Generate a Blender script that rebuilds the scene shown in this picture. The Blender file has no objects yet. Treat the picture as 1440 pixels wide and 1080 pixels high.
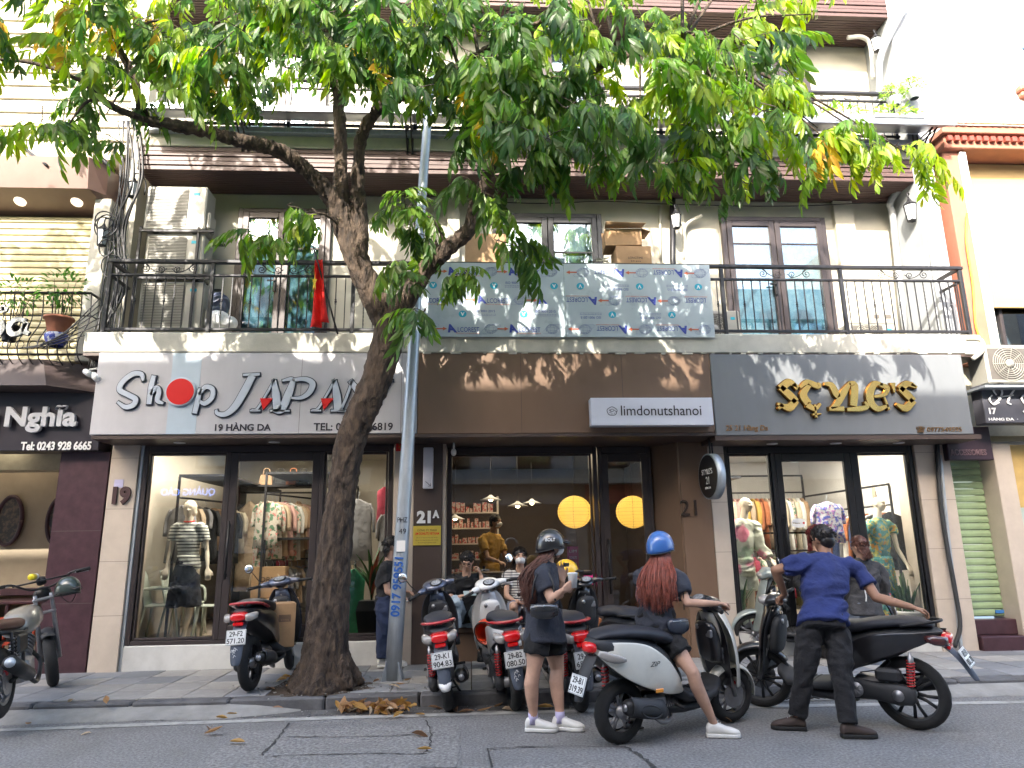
import bpy, bmesh, math, random
import numpy as np
from mathutils import Vector, Matrix, Quaternion, noise
from math import sin, cos, pi, radians
random.seed(7)
SC = bpy.context.scene
COL = SC.collection
# ---------------------------------------------------------------- camera
CAM = Vector((0.0, 0.0, 1.5))
YAW, TILT, ROLL, FPX = radians(3.45), radians(13.06), radians(0.85), 980.0
_f = Vector((sin(YAW)*cos(TILT), cos(YAW)*cos(TILT), sin(TILT)))
_r0 = Vector((cos(YAW), -sin(YAW), 0.0)); _u0 = _r0.cross(_f)
_r = _r0*cos(ROLL) - _u0*sin(ROLL); _u = _r0*sin(ROLL) + _u0*cos(ROLL)
cd = bpy.data.cameras.new('camera'); cam = bpy.data.objects.new('camera', cd); COL.objects.link(cam)
cd.sensor_width = 36.0; cd.lens = 36.0*FPX/1440.0; cd.clip_start = 0.05; cd.clip_end = 800.0
cam.matrix_world = Matrix(((_r.x, _u.x, -_f.x, CAM.x), (_r.y, _u.y, -_f.y, CAM.y), (_r.z, _u.z, -_f.z, CAM.z), (0, 0, 0, 1)))
SC.camera = cam
# ---------------------------------------------------------------- light
SUN_TRAVEL = Vector((0.30, 0.70, -0.47)).normalized()
world = bpy.data.worlds.new('World'); SC.world = world; world.use_nodes = True
wn = world.node_tree.nodes; wl = world.node_tree.links
sky = wn.new('ShaderNodeTexSky'); sky.sky_type = 'NISHITA'; sky.sun_disc = False
sky.sun_elevation = math.asin(-SUN_TRAVEL.z)
sky.sun_rotation = math.atan2(-SUN_TRAVEL.x, -SUN_TRAVEL.y) % (2*pi)
sky.altitude = 10; sky.air_density = 1.0; sky.dust_density = 4.0; sky.ozone_density = 1.0
bg = [n for n in wn if n.type == 'BACKGROUND'][0]; bg.inputs['Strength'].default_value = 0.15
wl.new(sky.outputs['Color'], bg.inputs['Color'])
sl = bpy.data.lights.new('sun', 'SUN'); sl.energy = 2.0; sl.angle = radians(0.55); sl.color = (1.0, 0.93, 0.82)
so = bpy.data.objects.new('sun', sl); COL.objects.link(so); so.location = (-10, -20, 30)
so.rotation_mode = 'QUATERNION'; so.rotation_quaternion = SUN_TRAVEL.to_track_quat('-Z', 'Y')
SC.view_settings.view_transform = 'Standard'; SC.view_settings.look = 'None'
SC.view_settings.gamma = 1.0; SC.view_settings.use_curve_mapping = False
SC.view_settings.exposure = 2.85
SC.render.engine = 'CYCLES'
cy = SC.cycles
cy.use_denoising = True; cy.denoiser = 'OPENIMAGEDENOISE'
cy.max_bounces = 7; cy.diffuse_bounces = 4; cy.glossy_bounces = 4; cy.transmission_bounces = 5
cy.transparent_max_bounces = 16; cy.caustics_reflective = False; cy.caustics_refractive = False
cy.sample_clamp_indirect = 6.0; cy.use_adaptive_sampling = True; cy.adaptive_threshold = 0.02

# ---------------------------------------------------------------- pixel -> place helpers (1440 x 1080 photograph)
def ray(px, py): return _f + _r*((px-720)/FPX) + _u*((540-py)/FPX)
def P(px, py, Y):
    d = ray(px, py); return CAM + d*(Y/d.y)
def G(px, py, z=0.0):
    d = ray(px, py); return CAM + d*((z-1.5)/d.z)
V = Vector

# ---------------------------------------------------------------- materials
MATS = {}
def srgb(h):
    h = h.lstrip('#'); c = [int(h[i:i+2], 16)/255 for i in (0, 2, 4)]
    return tuple(x/12.92 if x <= .04045 else ((x+.055)/1.055)**2.4 for x in c)
def mat(name, col, rough=.55, metal=0., var=.12, vs=6., bump=0., bs=60., coat=0., spec=.5, trans=0., emit=None, es=1., alpha=1., dirt=0., sheen=0., streak=None, ior=1.45, bdist=.01, detail=4., col2=None, fac=(.4, .62)):
    """procedural principled material: noise-varied colour, optional bump, streaks and dirt"""
    if name in MATS: return MATS[name]
    if isinstance(col, str): col = srgb(col)
    m = bpy.data.materials.new(name); m.use_nodes = True
    nt = m.node_tree; N = nt.nodes; L = nt.links
    b = N['Principled BSDF']
    b.inputs['Roughness'].default_value = rough; b.inputs['Metallic'].default_value = metal
    b.inputs['Specular IOR Level'].default_value = spec; b.inputs['Coat Weight'].default_value = coat
    b.inputs['Coat Roughness'].default_value = .06; b.inputs['IOR'].default_value = ior
    b.inputs['Transmission Weight'].default_value = trans; b.inputs['Alpha'].default_value = alpha
    b.inputs['Sheen Weight'].default_value = sheen
    tc = N.new('ShaderNodeTexCoord')
    mp = N.new('ShaderNodeMapping'); L.new(tc.outputs['Object'], mp.inputs['Vector'])
    if streak: mp.inputs['Scale'].default_value = streak
    n = N.new('ShaderNodeTexNoise'); n.inputs['Scale'].default_value = vs; n.inputs['Detail'].default_value = detail
    n.inputs['Roughness'].default_value = .6
    L.new(mp.outputs['Vector'], n.inputs['Vector'])
    mx = N.new('ShaderNodeMix'); mx.data_type = 'RGBA'
    rp = N.new('ShaderNodeMapRange'); rp.inputs['From Min'].default_value = .3; rp.inputs['From Max'].default_value = .7
    L.new(n.outputs['Fac'], rp.inputs['Value'])
    if col2 is not None:
        if isinstance(col2, str): col2 = srgb(col2)
        rp.inputs['From Min'].default_value = fac[0]; rp.inputs['From Max'].default_value = fac[1]
        mx.inputs[6].default_value = (*col, 1); mx.inputs[7].default_value = (*col2, 1)
    else:
        mx.inputs[6].default_value = (*[c*(1-var) for c in col], 1)
        mx.inputs[7].default_value = (*[min(1, c*(1+var)) for c in col], 1)
    L.new(rp.outputs['Result'], mx.inputs[0])
    out = mx.outputs[2]
    if dirt:
        n2 = N.new('ShaderNodeTexNoise'); n2.inputs['Scale'].default_value = 1.7; n2.inputs['Detail'].default_value = 8
        n2.inputs['Roughness'].default_value = .7
        L.new(tc.outputs['Object'], n2.inputs['Vector'])
        r2 = N.new('ShaderNodeMapRange'); r2.inputs['From Min'].default_value = .45; r2.inputs['From Max'].default_value = .75
        r2.inputs['To Max'].default_value = dirt
        L.new(n2.outputs['Fac'], r2.inputs['Value'])
        m2 = N.new('ShaderNodeMix'); m2.data_type = 'RGBA'; L.new(r2.outputs['Result'], m2.inputs[0])
        L.new(out, m2.inputs[6]); m2.inputs[7].default_value = (.07, .06, .05, 1); out = m2.outputs[2]
    L.new(out, b.inputs['Base Color'])
    if bump:
        nb = N.new('ShaderNodeTexNoise'); nb.inputs['Scale'].default_value = bs; nb.inputs['Detail'].default_value = 5
        L.new(mp.outputs['Vector'], nb.inputs['Vector'])
        bp = N.new('ShaderNodeBump'); bp.inputs['Strength'].default_value = bump; bp.inputs['Distance'].default_value = bdist
        L.new(nb.outputs['Fac'], bp.inputs['Height']); L.new(bp.outputs['Normal'], b.inputs['Normal'])
    # slight roughness break-up
    rr = N.new('ShaderNodeMapRange'); rr.inputs['To Min'].default_value = max(0., rough*.85); rr.inputs['To Max'].default_value = min(1., rough*1.18)
    L.new(n.outputs['Fac'], rr.inputs['Value']); L.new(rr.outputs['Result'], b.inputs['Roughness'])
    if emit is not None:
        if isinstance(emit, str): emit = srgb(emit)
        b.inputs['Emission Color'].default_value = (*emit, 1); b.inputs['Emission Strength'].default_value = es
    MATS[name] = m
    return m
def glass(name, tint=(1, 1, 1), rough=.0, extra=.0, trans=1.0):
    """thin window glass: transparent sheet with a fresnel mirror"""
    if name in MATS: return MATS[name]
    m = bpy.data.materials.new(name); m.use_nodes = True; nt = m.node_tree; N = nt.nodes; L = nt.links
    N.remove(N['Principled BSDF']); o = N['Material Output']
    t = N.new('ShaderNodeBsdfTransparent'); t.inputs['Color'].default_value = (*tint, 1)
    g = N.new('ShaderNodeBsdfGlossy'); g.inputs['Roughness'].default_value = rough; g.inputs['Color'].default_value = (.95, .97, 1, 1)
    fr = N.new('ShaderNodeFresnel'); fr.inputs['IOR'].default_value = 1.5
    ad = N.new('ShaderNodeMath'); ad.operation = 'MULTIPLY_ADD'; ad.inputs[1].default_value = 1.15; ad.inputs[2].default_value = extra; ad.use_clamp = True
    L.new(fr.outputs[0], ad.inputs[0])
    mx = N.new('ShaderNodeMixShader'); L.new(ad.outputs[0], mx.inputs[0]); L.new(t.outputs[0], mx.inputs[1]); L.new(g.outputs[0], mx.inputs[2])
    L.new(mx.outputs[0], o.inputs['Surface']); MATS[name] = m
    return m
def leafmat(name, col, trans, var=.25):
    if name in MATS: return MATS[name]
    m = bpy.data.materials.new(name); m.use_nodes = True; nt = m.node_tree; N = nt.nodes; L = nt.links
    b = N['Principled BSDF']; o = N['Material Output']; b.inputs['Roughness'].default_value = .42
    b.inputs['Specular IOR Level'].default_value = .45
    gi = N.new('ShaderNodeNewGeometry')
    hs = N.new('ShaderNodeHueSaturation'); hs.inputs['Color'].default_value = (*col, 1)
    mr = N.new('ShaderNodeMapRange'); mr.inputs['To Min'].default_value = 1-var*1.4; mr.inputs['To Max'].default_value = 1+var*1.6
    L.new(gi.outputs['Random Per Island'], mr.inputs['Value']); L.new(mr.outputs[0], hs.inputs['Value'])
    ml = N.new('ShaderNodeMath'); ml.operation = 'MULTIPLY'; ml.inputs[1].default_value = 7.31; L.new(gi.outputs['Random Per Island'], ml.inputs[0])
    fr = N.new('ShaderNodeMath'); fr.operation = 'FRACT'; L.new(ml.outputs[0], fr.inputs[0])
    mh = N.new('ShaderNodeMapRange'); mh.inputs['To Min'].default_value = .475; mh.inputs['To Max'].default_value = .52
    L.new(fr.outputs[0], mh.inputs['Value']); L.new(mh.outputs[0], hs.inputs['Hue'])
    L.new(hs.outputs[0], b.inputs['Base Color'])
    t = N.new('ShaderNodeBsdfTranslucent'); h2 = N.new('ShaderNodeHueSaturation'); h2.inputs['Saturation'].default_value = 1.1
    L.new(hs.outputs[0], h2.inputs['Color']); h2.inputs['Value'].default_value = trans*1.35
    L.new(h2.outputs[0], t.inputs['Color'])
    ad = N.new('ShaderNodeMixShader'); ad.inputs[0].default_value = .45
    L.new(b.outputs[0], ad.inputs[1]); L.new(t.outputs[0], ad.inputs[2]); L.new(ad.outputs[0], o.inputs['Surface'])
    MATS[name] = m
    return m

# ---------------------------------------------------------------- mesh builder
def rotm(rx=0, ry=0, rz=0):
    return Matrix.Rotation(radians(rz), 4, 'Z') @ Matrix.Rotation(radians(ry), 4, 'Y') @ Matrix.Rotation(radians(rx), 4, 'X')
def TR(x=0, y=0, z=0): return Matrix.Translation((x, y, z))
class MB:
    def __init__(s, M=None):
        s.v = []; s.f = []; s.mi = []; s.sm = []; s.M = M; s.cur = 0
    def add(s, vs, fs, smooth=False, M=None):
        o = len(s.v)
        T = None
        if s.M is not None: T = s.M
        if M is not None: T = (T @ M) if T is not None else M
        if T is not None: vs = [T @ V(v) for v in vs]
        s.v += [tuple(v) for v in vs]
        s.f += [tuple(i+o for i in f) for f in fs]
        s.mi += [s.cur]*len(fs); s.sm += [smooth]*len(fs)
        return s
    def box(s, x0, x1, y0, y1, z0, z1, b=0., M=None):
        if x1 < x0: x0, x1 = x1, x0
        if y1 < y0: y0, y1 = y1, y0
        if z1 < z0: z0, z1 = z1, z0
        if b <= 0:
            vs = [(x, y, z) for x in (x0, x1) for y in (y0, y1) for z in (z0, z1)]
            return s.add(vs, [(0, 1, 3, 2), (4, 6, 7, 5), (0, 4, 5, 1), (2, 3, 7, 6), (0, 2, 6, 4), (1, 5, 7, 3)], False, M)
        b = min(b, (x1-x0)*.45, (y1-y0)*.45, (z1-z0)*.45)
        vs = []; idx = {}
        X = (x0, x1); Y = (y0, y1); Z = (z0, z1)
        for i in (0, 1):
            for j in (0, 1):
                for k in (0, 1):
                    sx = b if i == 0 else -b; sy = b if j == 0 else -b; sz = b if k == 0 else -b
                    idx[i, j, k, 0] = len(vs); vs.append((X[i], Y[j]+sy, Z[k]+sz))
                    idx[i, j, k, 1] = len(vs); vs.append((X[i]+sx, Y[j], Z[k]+sz))
                    idx[i, j, k, 2] = len(vs); vs.append((X[i]+sx, Y[j]+sy, Z[k]))
        fs = []
        for i in (0, 1):
            q = [idx[i, 0, 0, 0], idx[i, 1, 0, 0], idx[i, 1, 1, 0], idx[i, 0, 1, 0]]; fs.append(q[::-1] if i == 0 else q)
            q = [idx[0, i, 0, 1], idx[0, i, 1, 1], idx[1, i, 1, 1], idx[1, i, 0, 1]]; fs.append(q[::-1] if i == 0 else q)
            q = [idx[0, 0, i, 2], idx[1, 0, i, 2], idx[1, 1, i, 2], idx[0, 1, i, 2]]; fs.append(q[::-1] if i == 0 else q)
        for i in (0, 1):
            for j in (0, 1):
                q = [idx[i, j, 0, 0], idx[i, j, 0, 1], idx[i, j, 1, 1], idx[i, j, 1, 0]]; fs.append(q if (i+j) % 2 == 0 else q[::-1])
                q = [idx[i, 0, j, 0], idx[i, 0, j, 2], idx[i, 1, j, 2], idx[i, 1, j, 0]]; fs.append(q[::-1] if (i+j) % 2 == 0 else q)
                q = [idx[0, i, j, 1], idx[0, i, j, 2], idx[1, i, j, 2], idx[1, i, j, 1]]; fs.append(q if (i+j) % 2 == 0 else q[::-1])
                for k in (0, 1):
                    q = [idx[i, j, k, 0], idx[i, j, k, 1], idx[i, j, k, 2]]; fs.append(q[::-1] if (i+j+k) % 2 == 0 else q)
        return s.add(vs, fs, False, M)
    def loft(s, rings, caps=True, smooth=True, closed=True, M=None):
        n = len(rings[0]); vs = [p for r in rings for p in r]; fs = []
        for k in range(len(rings)-1):
            for i in range(n if closed else n-1):
                j = (i+1) % n
                fs.append((k*n+i, k*n+j, (k+1)*n+j, (k+1)*n+i))
        if caps and closed:
            fs.append(tuple(range(n))[::-1]); fs.append(tuple((len(rings)-1)*n+i for i in range(n)))
        return s.add(vs, fs, smooth, M)
    def tube(s, pts, r, n=8, caps=True, smooth=True, M=None, flat=1.0, up=None):
        pts = [V(p) for p in pts]
        if not hasattr(r, '__len__'): r = [r]*len(pts)
        rings = []; prev = None
        for i, p in enumerate(pts):
            t = (pts[min(i+1, len(pts)-1)]-pts[max(i-1, 0)])
            if t.length < 1e-9: t = V((0, 0, 1))
            t.normalize()
            if prev is None:
                u = V(up) if up is not None else (V((0, 0, 1)) if abs(t.z) < .9 else V((1, 0, 0)))
                u = (u - t*u.dot(t)).normalized()
            else:
                u = (prev - t*prev.dot(t))
                if u.length < 1e-6: u = t.orthogonal()
                u.normalize()
            prev = u; w = t.cross(u)
            rings.append([p + u*(cos(2*pi*k/n)*r[i]) + w*(sin(2*pi*k/n)*r[i]*flat) for k in range(n)])
        return s.loft(rings, caps, smooth, True, M)
    def cyl(s, p0, p1, r0, r1=None, n=16, smooth=True, M=None):
        return s.tube([p0, p1], [r0, r0 if r1 is None else r1], n, True, smooth, M)
    def lathe(s, prof, n=20, M=None, smooth=True, cap=True):
        rings = [[(r*cos(2*pi*k/n), r*sin(2*pi*k/n), z) for k in range(n)] for r, z in prof]
        return s.loft(rings, cap, smooth, True, M)
    def ell(s, c, r, n=14, m=9, M=None, R=None):
        rings = []
        for j in range(m+1):
            a = -pi/2+pi*j/m; ca = max(cos(a), 1e-3)
            ring = []
            for k in range(n):
                p = V((r[0]*ca*cos(2*pi*k/n), r[1]*ca*sin(2*pi*k/n), r[2]*sin(a)))
                if R is not None: p = R @ p
                ring.append(V(c)+p)
            rings.append(ring)
        return s.loft(rings, True, True, True, M)
    def prism(s, poly, y0, y1, M=None, smooth=False):
        """polygon in x,z extruded along y"""
        n = len(poly); vs = [(x, y0, z) for x, z in poly]+[(x, y1, z) for x, z in poly]
        fs = [tuple(range(n)), tuple(range(n, 2*n))[::-1]]+[(i, i+n, (i+1) % n+n, (i+1) % n) for i in range(n)]
        return s.add(vs, fs, smooth, M)
    def sheet(s, grid, th, M=None, smooth=True):
        """open grid of points given thickness th"""
        h = len(grid); w = len(grid[0]); g = [[V(p) for p in r] for r in grid]
        nr = [[None]*w for _ in range(h)]
        for i in range(h):
            for j in range(w):
                a = g[min(i+1, h-1)][j]-g[max(i-1, 0)][j]; b = g[i][min(j+1, w-1)]-g[i][max(j-1, 0)]
                c = a.cross(b); nr[i][j] = c.normalized() if c.length > 1e-12 else V((0, 0, 1))
        vs = [g[i][j] for i in range(h) for j in range(w)]+[g[i][j]-nr[i][j]*th for i in range(h) for j in range(w)]
        fs = []; o = h*w
        for i in range(h-1):
            for j in range(w-1):
                a, b, c, d = i*w+j, i*w+j+1, (i+1)*w+j+1, (i+1)*w+j
                fs += [(a, d, c, b), (a+o, b+o, c+o, d+o)]
        for i in range(h-1):
            for j, fl in ((0, 0), (w-1, 1)):
                a, b = i*w+j, (i+1)*w+j; q = (a, a+o, b+o, b); fs.append(q if not fl else q[::-1])
        for j in range(w-1):
            for i, fl in ((0, 1), (h-1, 0)):
                a, b = i*w+j, i*w+j+1; q = (a, a+o, b+o, b); fs.append(q if not fl else q[::-1])
        return s.add(vs, fs, smooth, M)
    def mesh(s, name, mats):
        me = bpy.data.meshes.new(name); me.from_pydata(s.v, [], s.f)
        if not isinstance(mats, (list, tuple)): mats = [mats]
        for m in mats: me.materials.append(m)
        me.polygons.foreach_set('use_smooth', s.sm); me.polygons.foreach_set('material_index', s.mi)
        me.update()
        return me
def fixn(me):
    bm = bmesh.new(); bm.from_mesh(me); bmesh.ops.recalc_face_normals(bm, faces=bm.faces); bm.to_mesh(me); bm.free()
def link(name, data, parent=None, kind=None, label=None, cat=None, group=None, smooth_angle=None):
    o = bpy.data.objects.new(name, data); COL.objects.link(o)
    if parent is not None: o.parent = parent
    for k, v in (('kind', kind), ('label', label), ('category', cat), ('group', group)):
        if v: o[k] = v
    return o
def obj(name, mb, mats, parent=None, world=False, sub=0, **kw):
    me = mb.mesh(name, mats)
    if world and parent is not None: me.transform(wmat(parent).inverted())
    fixn(me)
    o = link(name, me, parent, **kw)
    if sub:
        md = o.modifiers.new('Subdivision', 'SUBSURF'); md.levels = sub; md.render_levels = sub
    return o
def wmat(o):
    m = o.matrix_basis.copy()
    while o.parent is not None:
        o = o.parent; m = o.matrix_basis @ m
    return m
def thing(name, label, cat, loc=(0, 0, 0), rz=0., group=None, rx=0., ry=0., scale=1., kind=None):
    o = link(name, None, None, kind, label, cat, group)
    o.location = loc; o.rotation_euler = (radians(rx), radians(ry), radians(rz)); o.scale = (scale,)*3
    o.empty_display_size = .1
    return o
def copy_tree(o, parent=None, **kw):
    c = o.copy(); COL.objects.link(c); c.parent = parent
    for ch in [x for x in bpy.data.objects if x.parent == o and x is not c]:
        copy_tree(ch, c)
    for k, v in kw.items(): c[k] = v
    return c
_kids = {}
def text_mesh(body, w=None, h=None, ext=.004, shear=0., bold=0., bevel=0., space=1., align='CENTER'):
    cu = bpy.data.curves.new('lettering', 'FONT'); cu.body = body; cu.align_x = align; cu.align_y = 'CENTER'
    cu.size = 1; cu.shear = shear; cu.offset = bold; cu.extrude = .001; cu.bevel_depth = bevel; cu.space_character = space
    cu.resolution_u = 4
    t = bpy.data.objects.new('t', cu); COL.objects.link(t)
    me = bpy.data.meshes.new_from_object(t.evaluated_get(bpy.context.evaluated_depsgraph_get()))
    bpy.data.objects.remove(t); bpy.data.curves.remove(cu)
    n = len(me.vertices)
    if n == 0: return me
    co = np.empty(n*3); me.vertices.foreach_get('co', co); co = co.reshape(-1, 3)
    mn, mxx = co.min(0), co.max(0); c = (mn+mxx)/2; d = mxx-mn
    sx = w/d[0] if w else (h/d[1]); sy = h/d[1] if h else sx
    if align == 'LEFT': c[0] = mn[0]
    co[:, 0] = (co[:, 0]-c[0])*sx; co[:, 1] = (co[:, 1]-c[1])*sy; co[:, 2] = (co[:, 2]-c[2])/max(d[2], 1e-6)*ext
    me.vertices.foreach_set('co', co.ravel()); me.update()
    return me
def text(body, m, c, w=None, h=None, ext=.004, parent=None, R=None, world=True, name='lettering', **kw):
    """upright lettering in the x,z plane facing -y, centred on c (front face proud of c.y)"""
    me = text_mesh(body, w, h, ext, **kw); me.materials.append(m)
    M = Matrix.Translation(c) @ (R if R is not None else Matrix.Identity(4)) @ Matrix.Rotation(pi/2, 4, 'X')
    if world and parent is not None: M = wmat(parent).inverted() @ M
    me.transform(M)
    return link(name, me, parent)
def bez(pts, n=8):
    """Catmull-Rom through pts"""
    pts = [V(p) for p in pts]; out = []
    if len(pts) < 3: return pts
    q = [pts[0]*2-pts[1]]+pts+[pts[-1]*2-pts[-2]]
    for i in range(1, len(q)-2):
        for k in range(n):
            t = k/n; a, b, c, d = q[i-1:i+3]
            out.append(.5*((2*b)+(c-a)*t+(2*a-5*b+4*c-d)*t*t+(3*b-a-3*c+d)*t**3))
    out.append(pts[-1])
    return out
def lerpl(a, n):
    out = []
    for i in range(n):
        t = i*(len(a)-1)/(n-1); k = min(int(t), len(a)-2); u = t-k; out.append(a[k]*(1-u)+a[k+1]*u)
    return out
# ================================================================ palette
m_asph = mat('asphalt', (.195, .192, .19), .85, var=.55, vs=48, detail=10, bump=.9, bs=90, dirt=.35, bdist=.012)
m_asph2 = mat('asphalt_patch', (.21, .205, .20), .88, var=.6, vs=40, detail=10, bump=.9, bs=80, dirt=.25, bdist=.012)
m_slab = [mat('paving_stone_%d' % i, c, .75, var=.22, vs=5, bump=.35, bs=70, dirt=.45) for i, c in enumerate([(.24, .245, .255), (.29, .28, .265), (.19, .195, .205), (.33, .315, .29)])]
m_kerb = mat('kerb_stone', (.11, .11, .115), .8, var=.3, vs=5, bump=.5, bs=50, dirt=.5)
m_conc = mat('concrete_ramp', (.27, .265, .25), .85, var=.2, vs=4, bump=.5, bs=60, dirt=.4)
m_paintw = mat('road_paint', (.38, .38, .36), .8, var=.3, vs=12, dirt=.5, col2=(.22, .22, .21), fac=(.5, .75))
m_dirt = mat('soil', (.07, .05, .035), .95, var=.4, vs=20, bump=1, bs=40, bdist=.02)
m_cream = mat('cream_plaster', (.44, .42, .355), .85, var=.07, vs=2, bump=.12, bs=90, dirt=.16)
m_creamd = mat('cream_edge', (.50, .48, .41), .85, var=.1, vs=3, bump=.15, bs=60, dirt=.35)
m_white = mat('white_plaster', (.56, .555, .53), .85, var=.06, vs=2, bump=.15, bs=80, dirt=.12)
m_grey = mat('grey_plaster', (.33, .35, .37), .85, var=.1, vs=2, bump=.15, bs=60, dirt=.25)
m_base = mat('white_base', (.55, .55, .53), .6, var=.08, vs=3, dirt=.3, bump=.1)
m_tile = mat('beige_tile', (.50, .43, .36), .35, var=.06, vs=5, dirt=.12)
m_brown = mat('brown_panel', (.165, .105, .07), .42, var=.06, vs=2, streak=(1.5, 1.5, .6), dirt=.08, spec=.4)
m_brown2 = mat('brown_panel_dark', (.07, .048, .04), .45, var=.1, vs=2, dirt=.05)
m_plum = mat('plum_stone', (.055, .025, .032), .35, var=.25, vs=8, dirt=.1)
m_slat = mat('brown_slat', (.085, .05, .045), .5, var=.18, vs=6, streak=(.3, 6, 6))
m_iron = mat('dark_iron', (.028, .028, .032), .45, metal=.3, var=.15)
m_frame = mat('bronze_frame', (.045, .036, .036), .4, metal=.2, var=.1)
m_frameb = mat('black_frame', (.012, .012, .014), .35, var=.1)
m_steel = mat('galvanised_steel', (.42, .46, .50), .42, metal=.55, var=.12, vs=9, dirt=.2, streak=(4, 4, .6))
m_black = mat('black_plastic', (.012, .012, .013), .45, var=.1)
m_rubber = mat('rubber', (.016, .016, .016), .8, var=.3, vs=30, bump=.3, bs=90)
m_acw = mat('ivory_enamel', (.34, .33, .29), .4, var=.04, dirt=.2)
m_grille = mat('grille_dark', (.10, .09, .08), .6)
m_whitep = mat('white_plastic', (.75, .75, .74), .35, var=.03)
m_glass = glass('shop_glass', (.93, .95, .95), extra=.0)
m_glassb = glass('balcony_glass', (.8, .9, .95), extra=.09)
m_orange = mat('terracotta_paint', (.34, .14, .09), .7, var=.1, dirt=.2)
m_card = mat('cardboard', (.36, .225, .12), .85, var=.1, vs=10, dirt=.08)
m_gold = mat('gold_metal', (.83, .55, .18), .16, metal=1., var=.05)
m_black_ink = mat('black_ink', (.012, .012, .014), .5)
m_chrome = mat('chrome', (.75, .75, .77), .12, metal=1., var=.03)
m_alu = mat('cast_aluminium', (.32, .32, .33), .42, metal=.8, var=.15, vs=20, dirt=.25)
m_pvc = mat('grey_pvc', (.33, .35, .37), .5, dirt=.3)

# ================================================================ figures: one continuous body surface, clothes as children
m_skin = mat('skin', (.46, .28, .20), .5, var=.16, vs=9, bump=.06, bs=200, spec=.4)
m_skin2 = mat('skin_tan', (.30, .16, .10), .5, var=.18, vs=9, bump=.06, bs=200, spec=.4)
m_mann = mat('mannequin_ivory', (.62, .55, .44), .45, var=.03)
def cloth(name, col, **k):
    k.setdefault('var', .2); k.setdefault('bump', .7); k.setdefault('bs', 11); k.setdefault('bdist', .035); k.setdefault('sheen', .03)
    return mat(name, col, k.pop('rough', .88), **k)
def stripes(name, c1, c2, freq, duty=.35):
    if name in MATS: return MATS[name]
    m = cloth(name, c1); nt = m.node_tree; N = nt.nodes; L = nt.links; b = N['Principled BSDF']
    tc = N.new('ShaderNodeTexCoord'); sp = N.new('ShaderNodeSeparateXYZ'); L.new(tc.outputs['Object'], sp.inputs[0])
    a = N.new('ShaderNodeMath'); a.operation = 'MULTIPLY'; a.inputs[1].default_value = freq; L.new(sp.outputs['Z'], a.inputs[0])
    f = N.new('ShaderNodeMath'); f.operation = 'FRACT'; L.new(a.outputs[0], f.inputs[0])
    g = N.new('ShaderNodeMath'); g.operation = 'LESS_THAN'; g.inputs[1].default_value = duty; L.new(f.outputs[0], g.inputs[0])
    mx = N.new('ShaderNodeMix'); mx.data_type = 'RGBA'; L.new(g.outputs[0], mx.inputs[0]); mx.inputs[6].default_value = (*c1, 1); mx.inputs[7].default_value = (*c2, 1)
    L.new(mx.outputs[2], b.inputs['Base Color']); return m
def floral(name, base, cols, scale):
    if name in MATS: return MATS[name]
    m = cloth(name, base); nt = m.node_tree; N = nt.nodes; L = nt.links; b = N['Principled BSDF']
    tc = N.new('ShaderNodeTexCoord'); cur = None
    prev = None
    for i, (c, s, th) in enumerate(cols):
        n = N.new('ShaderNodeTexNoise'); n.inputs['Scale'].default_value = scale*s; n.inputs['Detail'].default_value = 2
        mp = N.new('ShaderNodeMapping'); mp.inputs['Location'].default_value = (i*3.1, i*1.7, i*2.3); L.new(tc.outputs['Object'], mp.inputs['Vector']); L.new(mp.outputs[0], n.inputs['Vector'])
        g = N.new('ShaderNodeMapRange'); g.inputs['From Min'].default_value = th; g.inputs['From Max'].default_value = th+.03; L.new(n.outputs['Fac'], g.inputs['Value'])
        mx = N.new('ShaderNodeMix'); mx.data_type = 'RGBA'; L.new(g.outputs[0], mx.inputs[0])
        if prev is None: mx.inputs[6].default_value = (*base, 1)
        else: L.new(prev, mx.inputs[6])
        mx.inputs[7].default_value = (*c, 1); prev = mx.outputs[2]
    L.new(prev, b.inputs['Base Color']); return m
def remesh(mb, voxel, smooth=4, name='body', fold=None, seed=0):
    me = mb.mesh(name, []) if False else bpy.data.meshes.new(name)
    me.from_pydata(mb.v, [], mb.f); fixn(me)
    o = bpy.data.objects.new('tmp', me); COL.objects.link(o)
    r = o.modifiers.new('r', 'REMESH'); r.mode = 'VOXEL'; r.voxel_size = voxel; r.use_smooth_shade = True
    if smooth:
        s = o.modifiers.new('s', 'SMOOTH'); s.factor = .5; s.iterations = smooth
    out = bpy.data.meshes.new_from_object(o.evaluated_get(bpy.context.evaluated_depsgraph_get()))
    bpy.data.objects.remove(o); bpy.data.meshes.remove(me)
    if fold:
        amp, fx, fz = fold
        n = len(out.vertices); co = np.empty(n*3); no = np.empty(n*3)
        out.vertices.foreach_get('co', co); out.vertex_normals.foreach_get('vector', no)
        co = co.reshape(-1, 3); no = no.reshape(-1, 3); d = np.empty(n)
        for i in range(n):
            x, y, z = co[i]
            w = noise.noise((x*2.3+seed, y*2.3, z*2.3))
            a = noise.noise(((x+z*.35)*fx+seed+w, y*fx+w, (z-.4*x)*fz+w*1.5)); b_ = noise.noise((x*fx*2.1-seed, y*fx*2.1, z*fz*2.4+3*w))
            d[i] = ((1-abs(a)*3.2)*.7+b_*.45)*1.35
        co += no*(d*amp)[:, None]; out.vertices.foreach_set('co', co.ravel())
    out.polygons.foreach_set('use_smooth', [True]*len(out.polygons)); out.update()
    out.name = name
    return out
def put(me, name, m, parent, **kw):
    me.materials.clear(); me.materials.append(m)
    me.transform(wmat(parent).inverted()); return link(name, me, parent, **kw)
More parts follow.
